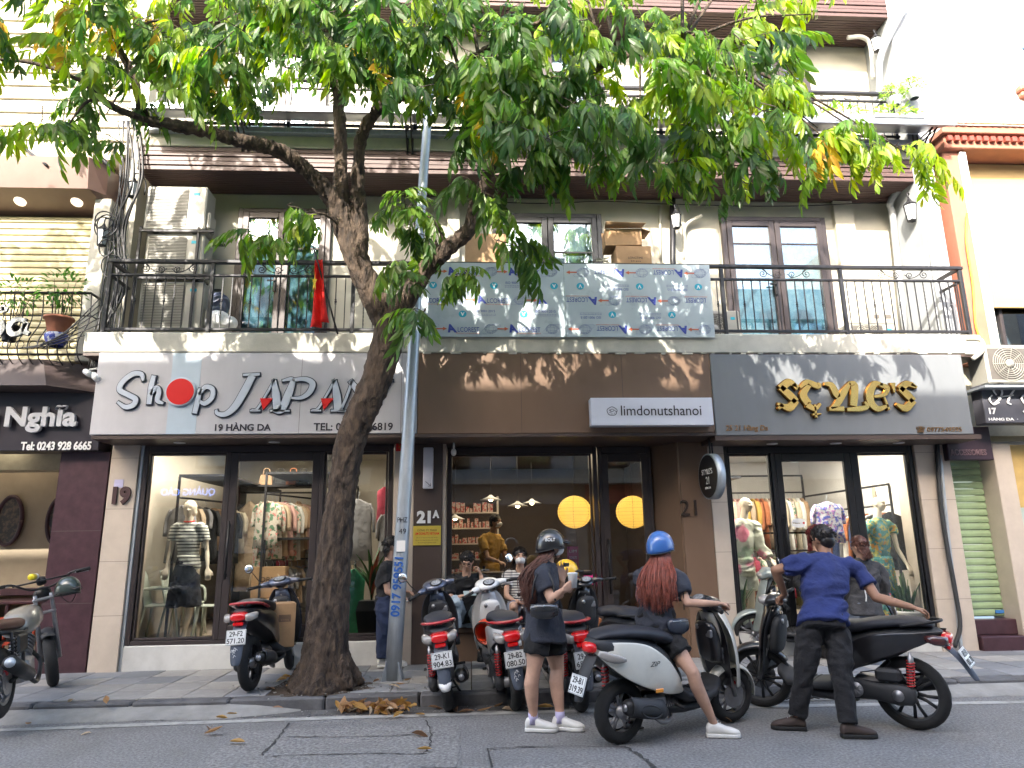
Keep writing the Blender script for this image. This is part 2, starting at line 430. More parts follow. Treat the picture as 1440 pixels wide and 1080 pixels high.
def limb(mb, pts, rad, n=12, flat=1., up=None):
    mb.tube(pts, rad, n, flat=flat, up=up)
    for p, r in zip(pts, rad): mb.ell(p, (r*.98,)*3 if flat == 1 else (r*.9*min(1, flat),)*3, 10, 7)
def secloft(mb, secs, n=20, pw=2.3):
    """secs: (centre, right vector, half width, front vector, half depth)"""
    rings = []
    for c, rv, w, fv, d in secs:
        ring = []
        for k in range(n):
            a = 2*pi*k/n; ca, sa = cos(a), sin(a)
            x = math.copysign(abs(ca)**(2/pw), ca); y = math.copysign(abs(sa)**(2/pw), sa)
            ring.append(V(c)+V(rv)*(x*w)+V(fv)*(y*d))
        rings.append(ring)
    mb.loft(rings)
def hand(mb, w, d, nrm, side, curl=.5, s=1., spread=.12, thumb=.5):
    """w wrist, d pointing direction, nrm palm normal (palm faces nrm), side=+1 thumb on d x nrm side"""
    d = V(d).normalized(); nrm = (V(nrm)-d*V(nrm).dot(d)).normalized(); u = d.cross(nrm)*side; w = V(w)
    k = s
    for t in (-1, -.33, .33, 1):
        mb.tube([w+u*(t*.018*k), w+d*.045*k+u*(t*.026*k), w+d*.088*k+u*(t*.030*k)], [.015*k, .0155*k, .0125*k], 8)
    mb.tube([w-d*.02*k, w+d*.03*k], [.024*k, .02*k], 10, flat=.8, up=u)
    L = (.068, .078, .073, .058); B = (1, .35, -.32, -.95)
    for f in range(4):
        base = w+d*.086*k+u*(B[f]*.030*k); fd = (d+u*(B[f]*spread)).normalized(); pts = [base]; ang = 0; seg = (.45, .3, .25)
        for q in range(3):
            ang += curl*(1.05, 1.25, .8)[q]*(1+.08*f); dd = fd*cos(ang)+nrm*sin(ang); pts.append(pts[-1]+dd*L[f]*k*seg[q])
        mb.tube(pts, [.0098*k, .0092*k, .0085*k, .0068*k], 7); mb.ell(pts[-1], (.0066*k,)*3, 6, 5)
    a = w+d*.02*k+u*.024*k; b = a+(d*.5+u*.75+nrm*.35*thumb).normalized()*.035*k; c = b+(d*.85+u*(.45-.5*thumb)+nrm*.7*thumb).normalized()*.032*k; e = c+(d*.9+u*(.2-.6*thumb)+nrm*.7*thumb).normalized()*.024*k
    mb.tube([a, b, c, e], [.015*k, .0125*k, .011*k, .008*k], 8); mb.ell(e, (.008*k,)*3, 6, 5)
def basis(F, U):
    F = V(F).normalized(); U = V(U); U = (U-F*U.dot(F)).normalized(); R_ = F.cross(U); return F, U, R_
def head(mb, c, F, U, s=1., face=True):
    """c head centre, F facing, U up"""
    F, U, R_ = basis(F, U); c = V(c); M = Matrix((R_, F, U)).transposed()
    E_ = lambda a, b, d, r: mb.ell(c+R_*a*s+F*b*s+U*d*s, [q*s for q in r], 16, 12, R=M)
    E_(0, -.012, .022, (.074, .092, .088)); E_(0, .022, -.012, (.064, .066, .086)); E_(0, .034, -.062, (.042, .046, .04)); E_(0, .05, -.085, (.024, .026, .02))
    E_(0, .0, .0, (.07, .08, .08))
    if face:
        mb.tube([c+F*.086*s+U*.018*s, c+F*.097*s-U*.006*s, c+F*.108*s-U*.022*s], [.007*s, .009*s, .012*s], 8); E_(0, .095, -.026, (.017, .012, .009))
        E_(0, .078, .034, (.052, .016, .010)); E_(.03, .07, -.012, (.022, .018, .016)); E_(-.03, .07, -.012, (.022, .018, .016))
        E_(0, .084, -.050, (.022, .012, .0065)); E_(0, .082, -.060, (.018, .012, .007))
    for q in (-1, 1):
        E_(q*.074, -.006, -.004, (.009, .017, .029))
def eyes(parent, c, F, U, s=1.):
    F, U, R_ = basis(F, U); c = V(c); M = Matrix((R_, F, U)).transposed()
    for q in (-1, 1):
        mb = MB(); mb.ell(c+R_*q*.031*s+F*.083*s+U*.012*s, (.014*s, .008*s, .006*s), 10, 8, R=M)
        obj('eye', mb, mat('eye_dark', (.03, .02, .015), .2), parent, True)
        mb = MB(); mb.tube([c+R_*q*.014*s+F*.094*s+U*.031*s, c+R_*q*.032*s+F*.092*s+U*.037*s, c+R_*q*.05*s+F*.078*s+U*.032*s], [.002, .0035, .0015], 5)
        obj('eyebrow', mb, mat('hair_black', (.012, .009, .008), .45, var=.3, vs=40), parent, True)
def torso(mb, J, inflate=0., top=True, bottom=True, scale=1.):
    """J needs pel, chest, neck, shL, shR, hipL, hipR"""
    rs = (J['shR']-J['shL']).normalized(); rh = (J['hipR']-J['hipL']).normalized()
    up = (J['neck']-J['pel']).normalized(); e = inflate; S = scale
    def sec(t, w, d, off=0):
        a, b = J['pel'], J['chest']
        c = a.lerp(b, t) if t <= 1 else b.lerp(J['neck'], t-1)
        r = rh.lerp(rs, min(1, t)).normalized(); u = ((b-a) if t < 1 else (J['neck']-a)).normalized(); f = u.cross(r).normalized()*-1
        return (c+f*off, r, w*S+e, f, d*S+e)
    L_ = []
    if bottom: L_ += [sec(-.22, .11, .09), sec(-.1, .155, .112)]
    L_ += [sec(.08, .165, .115), sec(.35, .142, .10), sec(.55, .128, .095), sec(.8, .142, .105), sec(1., .155, .115), sec(1.3, .165, .11)]
    L_ += [sec(1.6, .155, .095), sec(1.85, .09, .07), sec(2.0, .055, .055)]
    secloft(mb, L_)
    for s_ in ('shL', 'shR'): mb.tube([J['neck']-up*.05, J[s_]], [.065*S+e, .052*S+e], 12); mb.ell(J[s_], (.056*S+e,)*3, 12, 9)
def px3(d):
    return {k: P(*v) if not isinstance(v, Vector) else v for k, v in d.items()}
def shoe(parent, ankle, toe, m_up, m_sole, L=.27, w=.048, h=.10, slip=False):
    """ankle: point above ground; toe: direction on ground"""
    a = V(ankle); t = V(toe); t.z = 0; t.normalize(); r = V((t.y, -t.x, 0)); z0 = a.z-.085
    heel = V((a.x, a.y, z0))-t*.065
    def st(x, w_, h_, z): return (heel+t*x*L+V((0, 0, z+h_)), r, w_, V((0, 0, 1)), h_)
    mb = MB(); secloft(mb, [st(-.01, w*.5, .02, .03), st(.04, w*.74, .040, .018), st(.2, w*.78, .050, .02), st(.38, w*.85, .042, .018), st(.6, w*1.0, .032, .016), st(.85, w*.95, .024, .014), st(.97, w*.6, .015, .018), st(1.0, w*.25, .006, .022)], 16, 2.4)
    me = remesh(mb, .006, 2, 'shoe', (.0012, 12, 12), seed=ankle.x); s_ = put(me, 'shoe', m_up, parent)
    mb = MB(); P_ = [(0, .62), (.03, .8), (.2, .82), (.4, .86), (.62, 1.04), (.85, 1.0), (.96, .7), (1.01, .2)]
    rings = []
    for zz, sc in ((0, .98), (.004, 1.03), (.022, 1.03), (.027, .98)):
        ring = [heel+t*(x*L*(1.01)-.003)+r*(q*w*sc)+V((0, 0, zz)) for x, q in P_]+[heel+t*(x*L*1.01-.003)-r*(q*w*sc)+V((0, 0, zz)) for x, q in P_[::-1]]
        rings.append(ring)
    mb.loft(rings, True, True); so_ = obj('sole', mb, m_sole, s_); so_.data.transform((wmat(s_)).inverted())
    if not slip:
        mb = MB()
        for k in range(5):
            x = .36+.065*k; c = heel+t*x*L+V((0, 0, .118-.010*k*1.4)); mb.tube([c-r*.017+t*.006-V((0, 0, .006)), c, c+r*.017-t*.006-V((0, 0, .006))], .0028, 5)
        o = obj('laces', mb, m_whitep, s_); o.data.transform(wmat(s_).inverted())
    return s_
def strands(parent, roots, name, m, r=.005, seed=1, n=5):
    """roots: list of polylines -> tapered locks"""
    mb = MB(); rnd = random.Random(seed)
    for pts in roots:
        k = len(pts); rr = [r*(.7+.5*rnd.random())*(1 if i < k*.6 else max(.12, 1-(i-k*.6)/(k*.42))) for i in range(k)]
        mb.tube(pts, rr, n)
    return obj(name, mb, m, parent, True)
def long_hair(parent, c, F, U, length, width, m, seed=1, n=150, back=.09, sway=(0, 0, 0), r=.006):
    F, U, R_ = basis(F, U); rnd = random.Random(seed); c = V(c); roots = []
    n = int(n*1.8); r *= .62
    for i in range(n):
        a = rnd.uniform(-1, 1); t = rnd.random()
        x = a*.078; p0 = c+R_*x+F*(-.02-.06*(1-a*a))*(.8+.3*rnd.random())+U*(.05*(1-abs(a))*rnd.random()+.01)
        p1 = c+R_*(x*1.15)-F*(.085*(1-a*a)**.5+.015)*(.9+.25*rnd.random())-U*.06
        L = length*(.72+.33*rnd.random())*(1-.15*abs(a)); p2 = c+R_*(a*width*(.85+.3*rnd.random())+rnd.uniform(-.012, .012))-F*(back*(.8+.35*rnd.random()))-V((0, 0, .06+L*.5))
        p3 = c+R_*(a*width*(.9+.25*rnd.random())+rnd.uniform(-.015, .015))-F*(back*(.8+.4*rnd.random()))-V((0, 0, .06+L))+V(sway)+V((rnd.uniform(-.02, .02), rnd.uniform(-.02, .02), 0))
        roots.append(bez([p0, p1, p2, p3], 5))
    return strands(parent, roots, 'hair', m, r, seed, 4)
def cap_hair(parent, c, F, U, m, s=1., seed=2, n=420, length=.034, top=.028):
    F, U, R_ = basis(F, U); c = V(c); M = Matrix((R_, F, U)).transposed(); rnd = random.Random(seed)
    mb = MB(); mb.ell(c-F*.014*s+U*.032*s, (.079*s, .093*s, .088*s), 18, 12, R=M)
    mb.ell(c-F*.045*s-U*.02*s, (.066*s, .055*s, .06*s), 14, 10, R=M)
    for i in range(n):
        th = rnd.uniform(0, 2*pi); ph = rnd.uniform(-.25, pi/2)
        v = V((cos(th)*cos(ph), sin(th)*cos(ph), sin(ph)))
        if v.y > .45 and v.z < .35: continue
        b0 = V((v.x*.077, v.y*.092-.014, v.z*.086+.032))*s
        tg = (V((v.x*.3, .5 if v.z > .3 else -.25, -.25-abs(v.x)*.5))+V((rnd.uniform(-.3, .3), rnd.uniform(-.3, .3), 0)))
        b1 = b0+v*.01*s+tg*length*.5*s; b2 = b0+v*.006*s+tg*length*s
        q = [c+R_*p.x+F*p.y+U*p.z for p in (b0*.98, b1, b2)]
        mb.tube(q, [.0045*s, .0035*s, .0008], 3)
    return obj('hair', mb, m, parent, True)
def helmet(parent_or_none, c, F, U, m, s=1., label=None, peak=True, as_thing=None, band=None):
    F, U, R_ = basis(F, U); c = V(c)
    par = parent_or_none
    n = 26; mrows = 11; rings = []
    for j in range(mrows+1):
        a = pi/2*(1-j/mrows)-.18*(j/mrows); ring = []
        for k in range(n):
            th = 2*pi*k/n; front = sin(th); drop = .0
            lo = (-.03 if front > .2 else -.055*(1-front)*.5-.01)*(j/mrows)**3
            ring.append(c+R_*(.112*s*cos(a)*cos(th))+F*(.132*s*cos(a)*sin(th)-.006)+U*(.118*s*sin(a)+.022*s+lo*s))
        rings.append(ring)
    mb = MB(); mb.loft(rings, False); sh = obj('helmet' if par is not None else 'shell', mb, m, par, True) if par is not None else None
    md = sh.modifiers.new('s', 'SOLIDIFY'); md.thickness = .018; md.offset = -1
    q = MB(); q.tube([p for p in rings[-1]]+[rings[-1][0]], .006, 6); o = obj('trim', q, m_black, sh); o.data.transform(wmat(sh).inverted())
    if peak:
        q = MB(); g = []
        for i in range(4):
            g.append([c+R_*((.075-.01*i)*s*sin(t))+F*((.118+.020*i)*s*cos(t*.6)+.0)+U*((.035-.004*i-.012*abs(t))*s) for t in np.linspace(-1.2, 1.2, 9)])
        q.sheet(g, .004); o = obj('peak', q, band or m_black, sh); o.data.transform(wmat(sh).inverted())
    for sd in (-1, 1):
        q = MB(); q.tube([c+R_*sd*.10*s+U*.0*s, c+R_*sd*.082*s+F*.012-U*.06*s, c+R_*sd*.03*s+F*.04-U*.118*s, c+F*.045-U*.125*s], .0045, 5, flat=.4)
        o = obj('chin_strap', q, m_black, sh); o.data.transform(wmat(sh).inverted())
    return sh
def mask(parent, c, F, U, s=1.):
    F, U, R_ = basis(F, U); c = V(c); g = []
    for i, z in enumerate((-.082, -.065, -.045, -.025, -.006)):
        pr = (.070, .098, .112, .116, .104)[i]; g.append([c+R_*(x*.062*s*(1-.15*abs(i-2)/2))+F*((pr-abs(x)**2*.058)*s)+U*(z*s) for x in np.linspace(-1, 1, 9)])
    mb = MB(); mb.sheet(g, .002); o = obj('face_mask', mb, mat('mask_white', (.78, .78, .78), .8), parent, True)
    for sd in (-1, 1):
        q = MB(); q.tube([c+R_*sd*.058*s+F*.045*s-U*.01*s, c+R_*sd*.078*s+F*.0*s+U*.012*s], .0015, 4); e = obj('ear_loop', q, m_whitep, o); e.data.transform(wmat(o).inverted())
    return o
# ================================================================ scooters (x forward, y left, z up; origin under the rear axle)
def paint(name, col, **k):
    k.setdefault('coat', .8); k.setdefault('var', .04); k.setdefault('dirt', .3)
    return mat(name, col, k.pop('rough', .3), **k)
m_pblack = paint('gloss_black_paint', (.014, .014, .017)); m_pcream = paint('cream_paint', (.66, .65, .58)); m_pwhite = paint('white_paint', (.70, .71, .71))
m_pgrey = paint('blue_grey_paint', (.085, .10, .15), metal=.3); m_psilver = paint('silver_green_paint', (.33, .38, .37), metal=.35)
m_seat = mat('vinyl_seat', (.022, .024, .032), .55, var=.15, bump=.15, bs=120)
m_red = paint('red_plastic', (.42, .012, .02)); m_lens = mat('red_lens', (.45, .01, .012), .12, coat=1., var=.05, emit=(.3, .0, .0), es=.08)
m_clear = mat('clear_lens', (.30, .28, .26), .1, coat=1., var=.1); m_amber = mat('amber_lens', (.75, .28, .02), .15, coat=1., var=.05)
m_plate = mat('licence_plate_white', (.68, .70, .70), .4, var=.04, dirt=.15); m_plastic = mat('matt_dark_plastic', (.028, .030, .034), .6, var=.15, bump=.1, bs=150, dirt=.3)
m_bluegrey = mat('faded_mudguard', (.075, .09, .12), .55, var=.15, dirt=.3); m_mirror = mat('mirror_glass', (.9, .9, .9), .03, metal=1., var=.01)
m_spring = mat('red_spring', (.45, .015, .015), .35, coat=.5)
def slx(mb, secs, n=22, M=None, smooth=True):
    rings = []
    for x, z, w, h, *r in secs:
        pw = r[0] if r else 2.4; tl = r[1] if len(r) > 1 else 0; ring = []
        for k in range(n):
            a = 2*pi*k/n; ca, sa = cos(a), sin(a)
            yy = math.copysign(abs(ca)**(2/pw), ca)*w; zz = math.copysign(abs(sa)**(2/pw), sa)*h
            ring.append((x+tl*zz, yy*(1+.0*sa), z+zz))
        rings.append(ring)
    mb.loft(rings, True, smooth, True, M)
def slz(mb, secs, n=22, M=None):
    rings = []
    for z, x, d, w, *r in secs:
        pw = r[0] if r else 2.4; ring = []
        for k in range(n):
            a = 2*pi*k/n; ca, sa = cos(a), sin(a)
            ring.append((x+math.copysign(abs(ca)**(2/pw), ca)*d, math.copysign(abs(sa)**(2/pw), sa)*w, z))
        rings.append(ring)
    mb.loft(rings, True, True, True, M)
def wheel(parent, x, R_, w, rim, M=None, spokes=5, tm=None, rm=None, disc=True, knob=False):
    MM = TR(x, 0, R_) if M is None else M @ TR(x, 0, R_)
    W = link('wheel', None, parent)
    # tyre cross-section swept, with tread blocks as slight radius changes
    n = 64; rings = []; k = 14
    for i in range(n+1):
        a = 2*pi*i/n; ring = []
        for j in range(k):
            b = -2.35+4.7*j/(k-1); yy = w/2*sin(b)*1.02; rr = (w*.52)*cos(b)
            tread = 0.
            if abs(b) < 1.15: tread = (-.006 if knob else -.0035) if ((i+(1 if b > 0 else 0)+(abs(b) > .5)) % 3 == 0) else 0
            if knob and abs(b) < 1.2: tread += .004
            r = rim+ (R_-rim)*.0 + (R_-w*.52) - (R_-w*.52-rim)*(0 if cos(b) > 0 else .0)
            rad = (R_-w*.52)+rr+tread
            ring.append((rad*cos(a), yy, rad*sin(a)))
        rings.append(ring)
    vs = [p for r in rings[:-1] for p in r]; fs = []
    for i in range(n):
        i2 = (i+1) % n
        for j in range(k-1): fs.append((i*k+j, i*k+j+1, i2*k+j+1, i2*k+j))
    q = MB(); q.add(vs, fs, True, MM); obj('tyre', q, tm or m_rubber, W)
    q = MB(M=MM)
    for sy in (-1, 1):
        y0, y1 = sy*w*.30, sy*w*.42
        q.lathe([(rim+.012, y0), (rim+.016, y1), (rim-.004, y1), (rim-.014, y0)], 40, M=rotm(rx=90), cap=False)
    q.lathe([(rim-.012, -w*.31), (rim-.016, 0), (rim-.012, w*.31)], 40, M=rotm(rx=90), cap=False)
    for s in range(spokes):
        a = 2*pi*s/spokes+.3
        for da in (-.10, .10):
            q.tube([(.03*cos(a+da*3), 0, .03*sin(a+da*3)), ((rim*.55)*cos(a+da*1.6), 0, rim*.55*sin(a+da*1.6)), ((rim-.012)*cos(a+da*2.2), 0, (rim-.012)*sin(a+da*2.2))], [.012, .009, .010], 6, flat=1.5, up=(0, 1, 0))
    q.tube([(0, -w*.5, 0), (0, w*.5, 0)], .032, 18); q.tube([(0, -w*.62, 0), (0, w*.62, 0)], .013, 10)
    obj('rim', q, rm or m_plastic, W)
    if disc:
        q = MB(M=MM); q.tube([(0, -w*.56, 0), (0, -w*.52, 0)], rim*.62, 32, smooth=False); q.tube([(0, -w*.58, 0), (0, -w*.5, 0)], rim*.36, 24, smooth=False)
        obj('brake_disc', q, m_alu, W)
        q = MB(M=MM @ rotm(ry=35)); q.box(-.10, -.035, -w*.66, -w*.44, .03, .10, .012); obj('brake_caliper', q, m_red, W)
    return W
def plate_obj(parent, M, l1, l2, w=.19, h=.14):
    """licence plate facing -x in local frame; M places it"""
    q = MB(M=M); q.box(-.004, .004, -w/2, w/2, -h/2, h/2, .003); pl = obj('licence_plate', q, m_plate, parent)
    R_ = M @ Matrix.Rotation(-pi/2, 4, 'Z') @ Matrix.Rotation(pi/2, 4, 'X')
    for t, z in ((l1, h*.23), (l2, -h*.22)):
        me = text_mesh(t, w=w*(.68 if len(t) < 6 else .86), h=h*.34, ext=.002, bold=.012); me.materials.append(m_black_ink)
        me.transform(M @ TR(-.0055, 0, z) @ Matrix.Rotation(-pi/2, 4, 'Z') @ Matrix.Rotation(pi/2, 4, 'X')); link('lettering', me, pl)
    q = MB(M=M)
    for a, b, c, d in ((-w/2+.005, w/2-.005, h/2-.007, h/2-.005), (-w/2+.005, w/2-.005, -h/2+.005, -h/2+.007), (-w/2+.005, -w/2+.007, -h/2+.005, h/2-.005), (w/2-.007, w/2-.005, -h/2+.005, h/2-.005)):
        q.box(-.0052, -.0042, a, b, c, d)
    obj('plate_border', q, m_black_ink, pl)
def helix(mb, p0, p1, r, turns, th):
    p0, p1 = V(p0), V(p1); t = (p1-p0).normalized(); u = t.orthogonal().normalized(); w = t.cross(u); n = int(turns*10)
    mb.tube([p0.lerp(p1, k/n)+u*(r*cos(2*pi*turns*k/n))+w*(r*sin(2*pi*turns*k/n)) for k in range(n+1)], th, 5)
def panel(mb, up, lo, y, th=.006, n=16, m=7, bulge=.02):
    """side skins on both sides: up/lo polylines (x,z); y: list of half widths along"""
    U = bez([(a, 0, b) for a, b in up], 6); L_ = bez([(a, 0, b) for a, b in lo], 6)
    def smp(c, t):
        s = t*(len(c)-1); k = min(int(s), len(c)-2); return c[k].lerp(c[k+1], s-k)
    for sy in (1, -1):
        g = []
        for i in range(n):
            t = i/(n-1); a, b = smp(U, t), smp(L_, t); yy = lerpl(y, n)[i]; row = []
            for j in range(m):
                v = j/(m-1); p = a.lerp(b, v); row.append((p.x, sy*(yy+bulge*sin(pi*v)-.02*v), p.z))
            g.append(row if sy > 0 else row[::-1])
        mb.sheet(g, th)
def mirrors(St, M, m, k=1., left=True, right=True, round_=True):
    for s, on in ((1, left), (-1, right)):
        if not on: continue
        q = MB(M=M); q.tube(bez([(.96, s*.20, 1.0), (.99, s*.25, 1.08), (.96, s*.30, 1.17), (.955, s*.31, 1.19)], 5), .0055, 6); mr = obj('mirror', q, m_black, St)
        MMr = M @ TR(.955, s*.33, 1.21) @ rotm(rz=-s*8, ry=8)
        q = MB(M=MMr); q.ell((0.012, 0, 0), (.018, .062, .048) if not round_ else (.018, .052, .052), 18, 10); obj('mirror_housing', q, m, mr)
        q = MB(M=MMr); q.ell((0.0, 0, 0), (.008, .056, .042) if not round_ else (.008, .047, .047), 18, 10); obj('mirror_glass', q, m_mirror, mr)
def scooter(label, loc, rz, spec, rx=0., ry=0., group=None, name='parked_scooter'):
    g = spec.get; R_ = g('R', .265); WB = g('WB', 1.24); w = g('w', .092)
    body = spec['body']; front = g('front', body); inner = g('inner', m_plastic); under = g('under', m_plastic)
    t = thing(name, label, 'scooter', loc, rz, group, rx, ry)
    style = g('style', 'vision')
    axis0 = V((WB-.02, 0, R_)); top = V((WB-.26, 0, .95)); ax = (top-axis0).normalized()
    SM = TR(*top) @ Matrix.Rotation(radians(g('steer', 0)), 4, ax) @ TR(*(-top))
    wheel(t, 0, R_, w*1.08, R_-.075, rm=g('rim', m_plastic), spokes=g('spokes', 5), disc=False)
    wheel(t, WB, R_, w, R_-.07, M=SM, rm=g('rim', m_plastic), spokes=g('spokes', 5))
    # --- fork, front mudguard
    q = MB(M=SM)
    for s in (-1, 1):
        q.tube([V((WB-.0, s*.075, R_)), V((WB-.0, s*.075, R_))+ax*.30], .019, 12); q.tube([V((WB-.01, s*.072, R_))+ax*.28, V((WB-.01, s*.065, R_))+ax*.42], .014, 10)
    q.tube([V((WB-.01, -.09, R_))+ax*.40, V((WB-.01, .09, R_))+ax*.40], .022, 10); q.tube([V((WB-.02, 0, R_))+ax*.38, top], .022, 10)
    obj('fork', q, m_alu, t)
    q = MB(M=SM); gr = []
    fr = R_+.028
    for i in range(15):
        a = radians(g('fend0', -6)+(g('fend1', 150)-g('fend0', -6))*i/14); wd = .062*(1-.35*abs(i-7)/7)+.006
        gr.append([(WB+(fr-.03*(abs(v)**3))*cos(a), v*wd*1.15, R_+(fr-.035*(abs(v)**3))*sin(a)) for v in np.linspace(-1, 1, 9)])
    q.sheet([r[::-1] for r in gr], .004); obj('front_mudguard', q, front if style != 'ab' else m_pblack, t)
    # --- floorboard and belly
    q = MB(); slx(q, [(.50, .36, .11, .06, 3), (.60, .30, .15, .045, 4), (.80, .285, .155, .03, 4), (WB-.30, .30, .15, .04, 4), (WB-.22, .37, .12, .05, 3)]); obj('floorboard', q, under, t)
    q = MB()
    for i in range(7): q.box(.60+i*.045, .62+i*.045, -.12, .12, .318, .324, .002)
    obj('foot_mat', q, m_rubber, t)
    q = MB(); slx(q, [(.42, .22, .07, .05), (.6, .205, .10, .045), (.85, .215, .09, .04), (.95, .25, .06, .03)]); obj('belly_pan', q, under, t)
    # --- leg shield: outer painted skin and inner dark skin
    hx = WB-.26; hs = g('shield', [(.30, .10, .13), (.42, .055, .185), (.58, .03, .205), (.74, .0, .195), (.86, -.035, .15), (.93, -.06, .09)])
    gr = []; gi = []
    for z, dx, hw in hs:
        xb = hx+.10+dx; wr, wp = (.15, 3.2) if style == 'zip' else (.075, 2.2); gr.append([(xb+wr*(1-abs(v)**wp)-(.01 if style == 'zip' else 0), v*hw*(1.06 if style == 'zip' else 1), z) for v in np.linspace(-1, 1, 13)]); gi.append([(xb-.012+.02*(1-abs(v)**2), v*hw*(.78 if style == 'zip' else .96), z+.004) for v in np.linspace(-1, 1, 13)])
    q = MB(); q.sheet(gr, .008); obj('leg_shield', q, front, t, sub=1)
    q = MB(); q.sheet([r[::-1] for r in gi], .008); slz(q, [(.50, hx+.07, .05, .11), (.62, hx+.05, .065, .13), (.76, hx+.02, .06, .12), (.86, hx-.01, .05, .09)]); ins = obj('inner_shield', q, inner, t, sub=1)
    q = MB(); q.tube([(hx-.02, .05, .80), (hx-.045, .05, .80)], .022, 14); obj('ignition_lock', q, m_alu, ins); q = MB(); q.box(hx-.035, hx, -.10, -.03, .72, .79, .012); obj('hook', q, m_alu, ins)
    # front face: nose panel, headlight
    q = MB(); slz(q, [(.46, hx+.19, .03, .05), (.58, hx+.17, .05, .085), (.72, hx+.13, .06, .10), (.84, hx+.08, .06, .09), (.92, hx+.03, .05, .07)]); obj('nose_panel', q, front, t)
    # --- handlebar cowl (steered)
    St = link('handlebar', None, t)
    q = MB(M=SM)
    if style == 'vision':
        slx(q, [(hx-.10, 1.00, .05, .018, 2.2, .3), (hx-.07, 1.01, .115, .04, 2.4, .3), (hx-.01, 1.015, .135, .055, 2.4, .3), (hx+.06, 1.01, .12, .065, 2.4, .2), (hx+.12, .985, .085, .055, 2.4), (hx+.155, .965, .04, .03)])
        for s in (-1, 1): q.tube([(hx-.01, s*.09, 1.0), (hx-.03, s*.18, 1.0), (hx-.055, s*.215, .995)], [.045, .03, .022], 12)
    elif style == 'zip':
        slx(q, [(hx-.09, .99, .05, .02, 2.2, .2), (hx-.05, 1.0, .11, .045), (hx+.02, 1.0, .13, .06), (hx+.09, .985, .11, .065), (hx+.13, .97, .05, .04)])
        for s in (-1, 1): q.tube([(hx, s*.09, 1.0), (hx-.03, s*.17, 1.0), (hx-.05, s*.20, .995)], [.04, .03, .024], 12)
    else:
        slx(q, [(hx-.08, .99, .06, .02, 2.2, .3), (hx-.03, 1.0, .12, .035), (hx+.05, 1.0, .12, .045), (hx+.13, .97, .06, .03)])
        for s in (-1, 1): q.tube([(hx-.01, s*.09, 1.0), (hx-.03, s*.18, 1.0), (hx-.055, s*.215, .995)], [.035, .026, .02], 12)
    obj('cowl', q, g('cowl', front), St)
    q = MB(M=SM @ TR(hx-.055, 0, 1.035) @ rotm(ry=-32)); q.lathe([(.062, 0), (.062, .012), (.054, .018)], 24, M=Matrix.Diagonal((.8, 1.15, 1, 1))); obj('instrument_bezel', q, m_black, St)
    q = MB(M=SM @ TR(hx-.055, 0, 1.035) @ rotm(ry=-32)); q.lathe([(.05, .0185), (.046, .0195), (.001, .0195)], 24, M=Matrix.Diagonal((.8, 1.15, 1, 1))); obj('instrument_dial', q, mat('dial_face', (.25, .26, .27), .15, coat=1, var=.5, vs=40), St)
    q = MB(M=SM); q.ell((hx+.115, 0, .985), (.06, .075, .045), 18, 10); obj('headlight', q, m_clear, St)
    for s in (-1, 1):
        q = MB(M=SM); q.tube([(hx-.05, s*.2, .995), (hx-.075, s*.235, .993)], .016, 12); q.tube([(hx-.075, s*.235, .993), (hx-.115, s*.345, .985)], [.0175, .0165], 14); q.tube([(hx-.115, s*.345, .985), (hx-.118, s*.355, .984)], .020, 14)
        obj('grip', q, m_rubber, St)
        q = MB(M=SM); q.tube(bez([(hx-.02, s*.20, .995), (hx-.02, s*.25, .985), (hx-.06, s*.37, .965)], 5), [.0065]*10+[.009], 6, flat=.6); obj('brake_lever', q, m_alu, St)
    if g('mirror', True): mirrors(St, SM @ TR(hx-.97, 0, 0), m_black, left=g('mirL', True), right=g('mirR', True))
    # --- rear body
    tx = g('tail', 0.)
    if style == 'zip':
        q = MB(); slx(q, [(-.30, .76, .03, .02), (-.27, .755, .09, .045), (-.16, .72, .14, .10), (0, .66, .165, .155), (.15, .60, .17, .19), (.30, .55, .165, .195), (.42, .50, .14, .17), (.53, .45, .10, .12), (.60, .42, .06, .07)], 28)
        obj('rear_body', q, under, t)
        q = MB(); panel(q, [(-.30, .765), (-.1, .775), (.15, .74), (.35, .62), (.48, .48), (.55, .36)], [(-.28, .70), (-.16, .58), (.0, .48), (.2, .40), (.38, .345), (.53, .33)], [.06, .155, .178, .182, .165, .13], .008, 26, 9, .014)
        obj('side_panel', q, body, t, sub=1)
        q = MB(); slx(q, [(-.27, .80, .06, .02), (-.18, .825, .12, .035), (0, .83, .15, .045), (.2, .81, .155, .05), (.38, .775, .14, .055), (.50, .73, .11, .055), (.58, .66, .075, .05), (.61, .60, .04, .03)], 26); obj('seat', q, g('seat', m_seat), t)
    else:
        q = MB(); slx(q, [(-.30, .775, .03, .015), (-.26, .77, .08, .04), (-.12, .74, .13, .075), (.05, .69, .145, .12), (.25, .64, .145, .15), (.42, .58, .125, .15), (.55, .50, .09, .12), (.62, .44, .06, .08)], 26)
        obj('rear_body', q, under, t)
        q = MB(); panel(q, [(-.32, .80), (-.1, .785), (.15, .76), (.35, .70), (.48, .58), (.56, .42)], [(-.30, .755), (-.15, .68), (.05, .60), (.25, .52), (.40, .44), (.55, .36)], [.07, .135, .152, .155, .14, .115], .008, 26, 9, .012)
        obj('side_panel', q, body, t, sub=1)
        q = MB(); slx(q, [(-.24, .83, .06, .018), (-.15, .85, .11, .032), (.02, .85, .135, .040), (.2, .825, .14, .045), (.32, .795, .14, .05), (.46, .78, .115, .055), (.58, .755, .075, .05), (.62, .73, .04, .035)], 26); obj('seat', q, g('seat', m_seat), t)
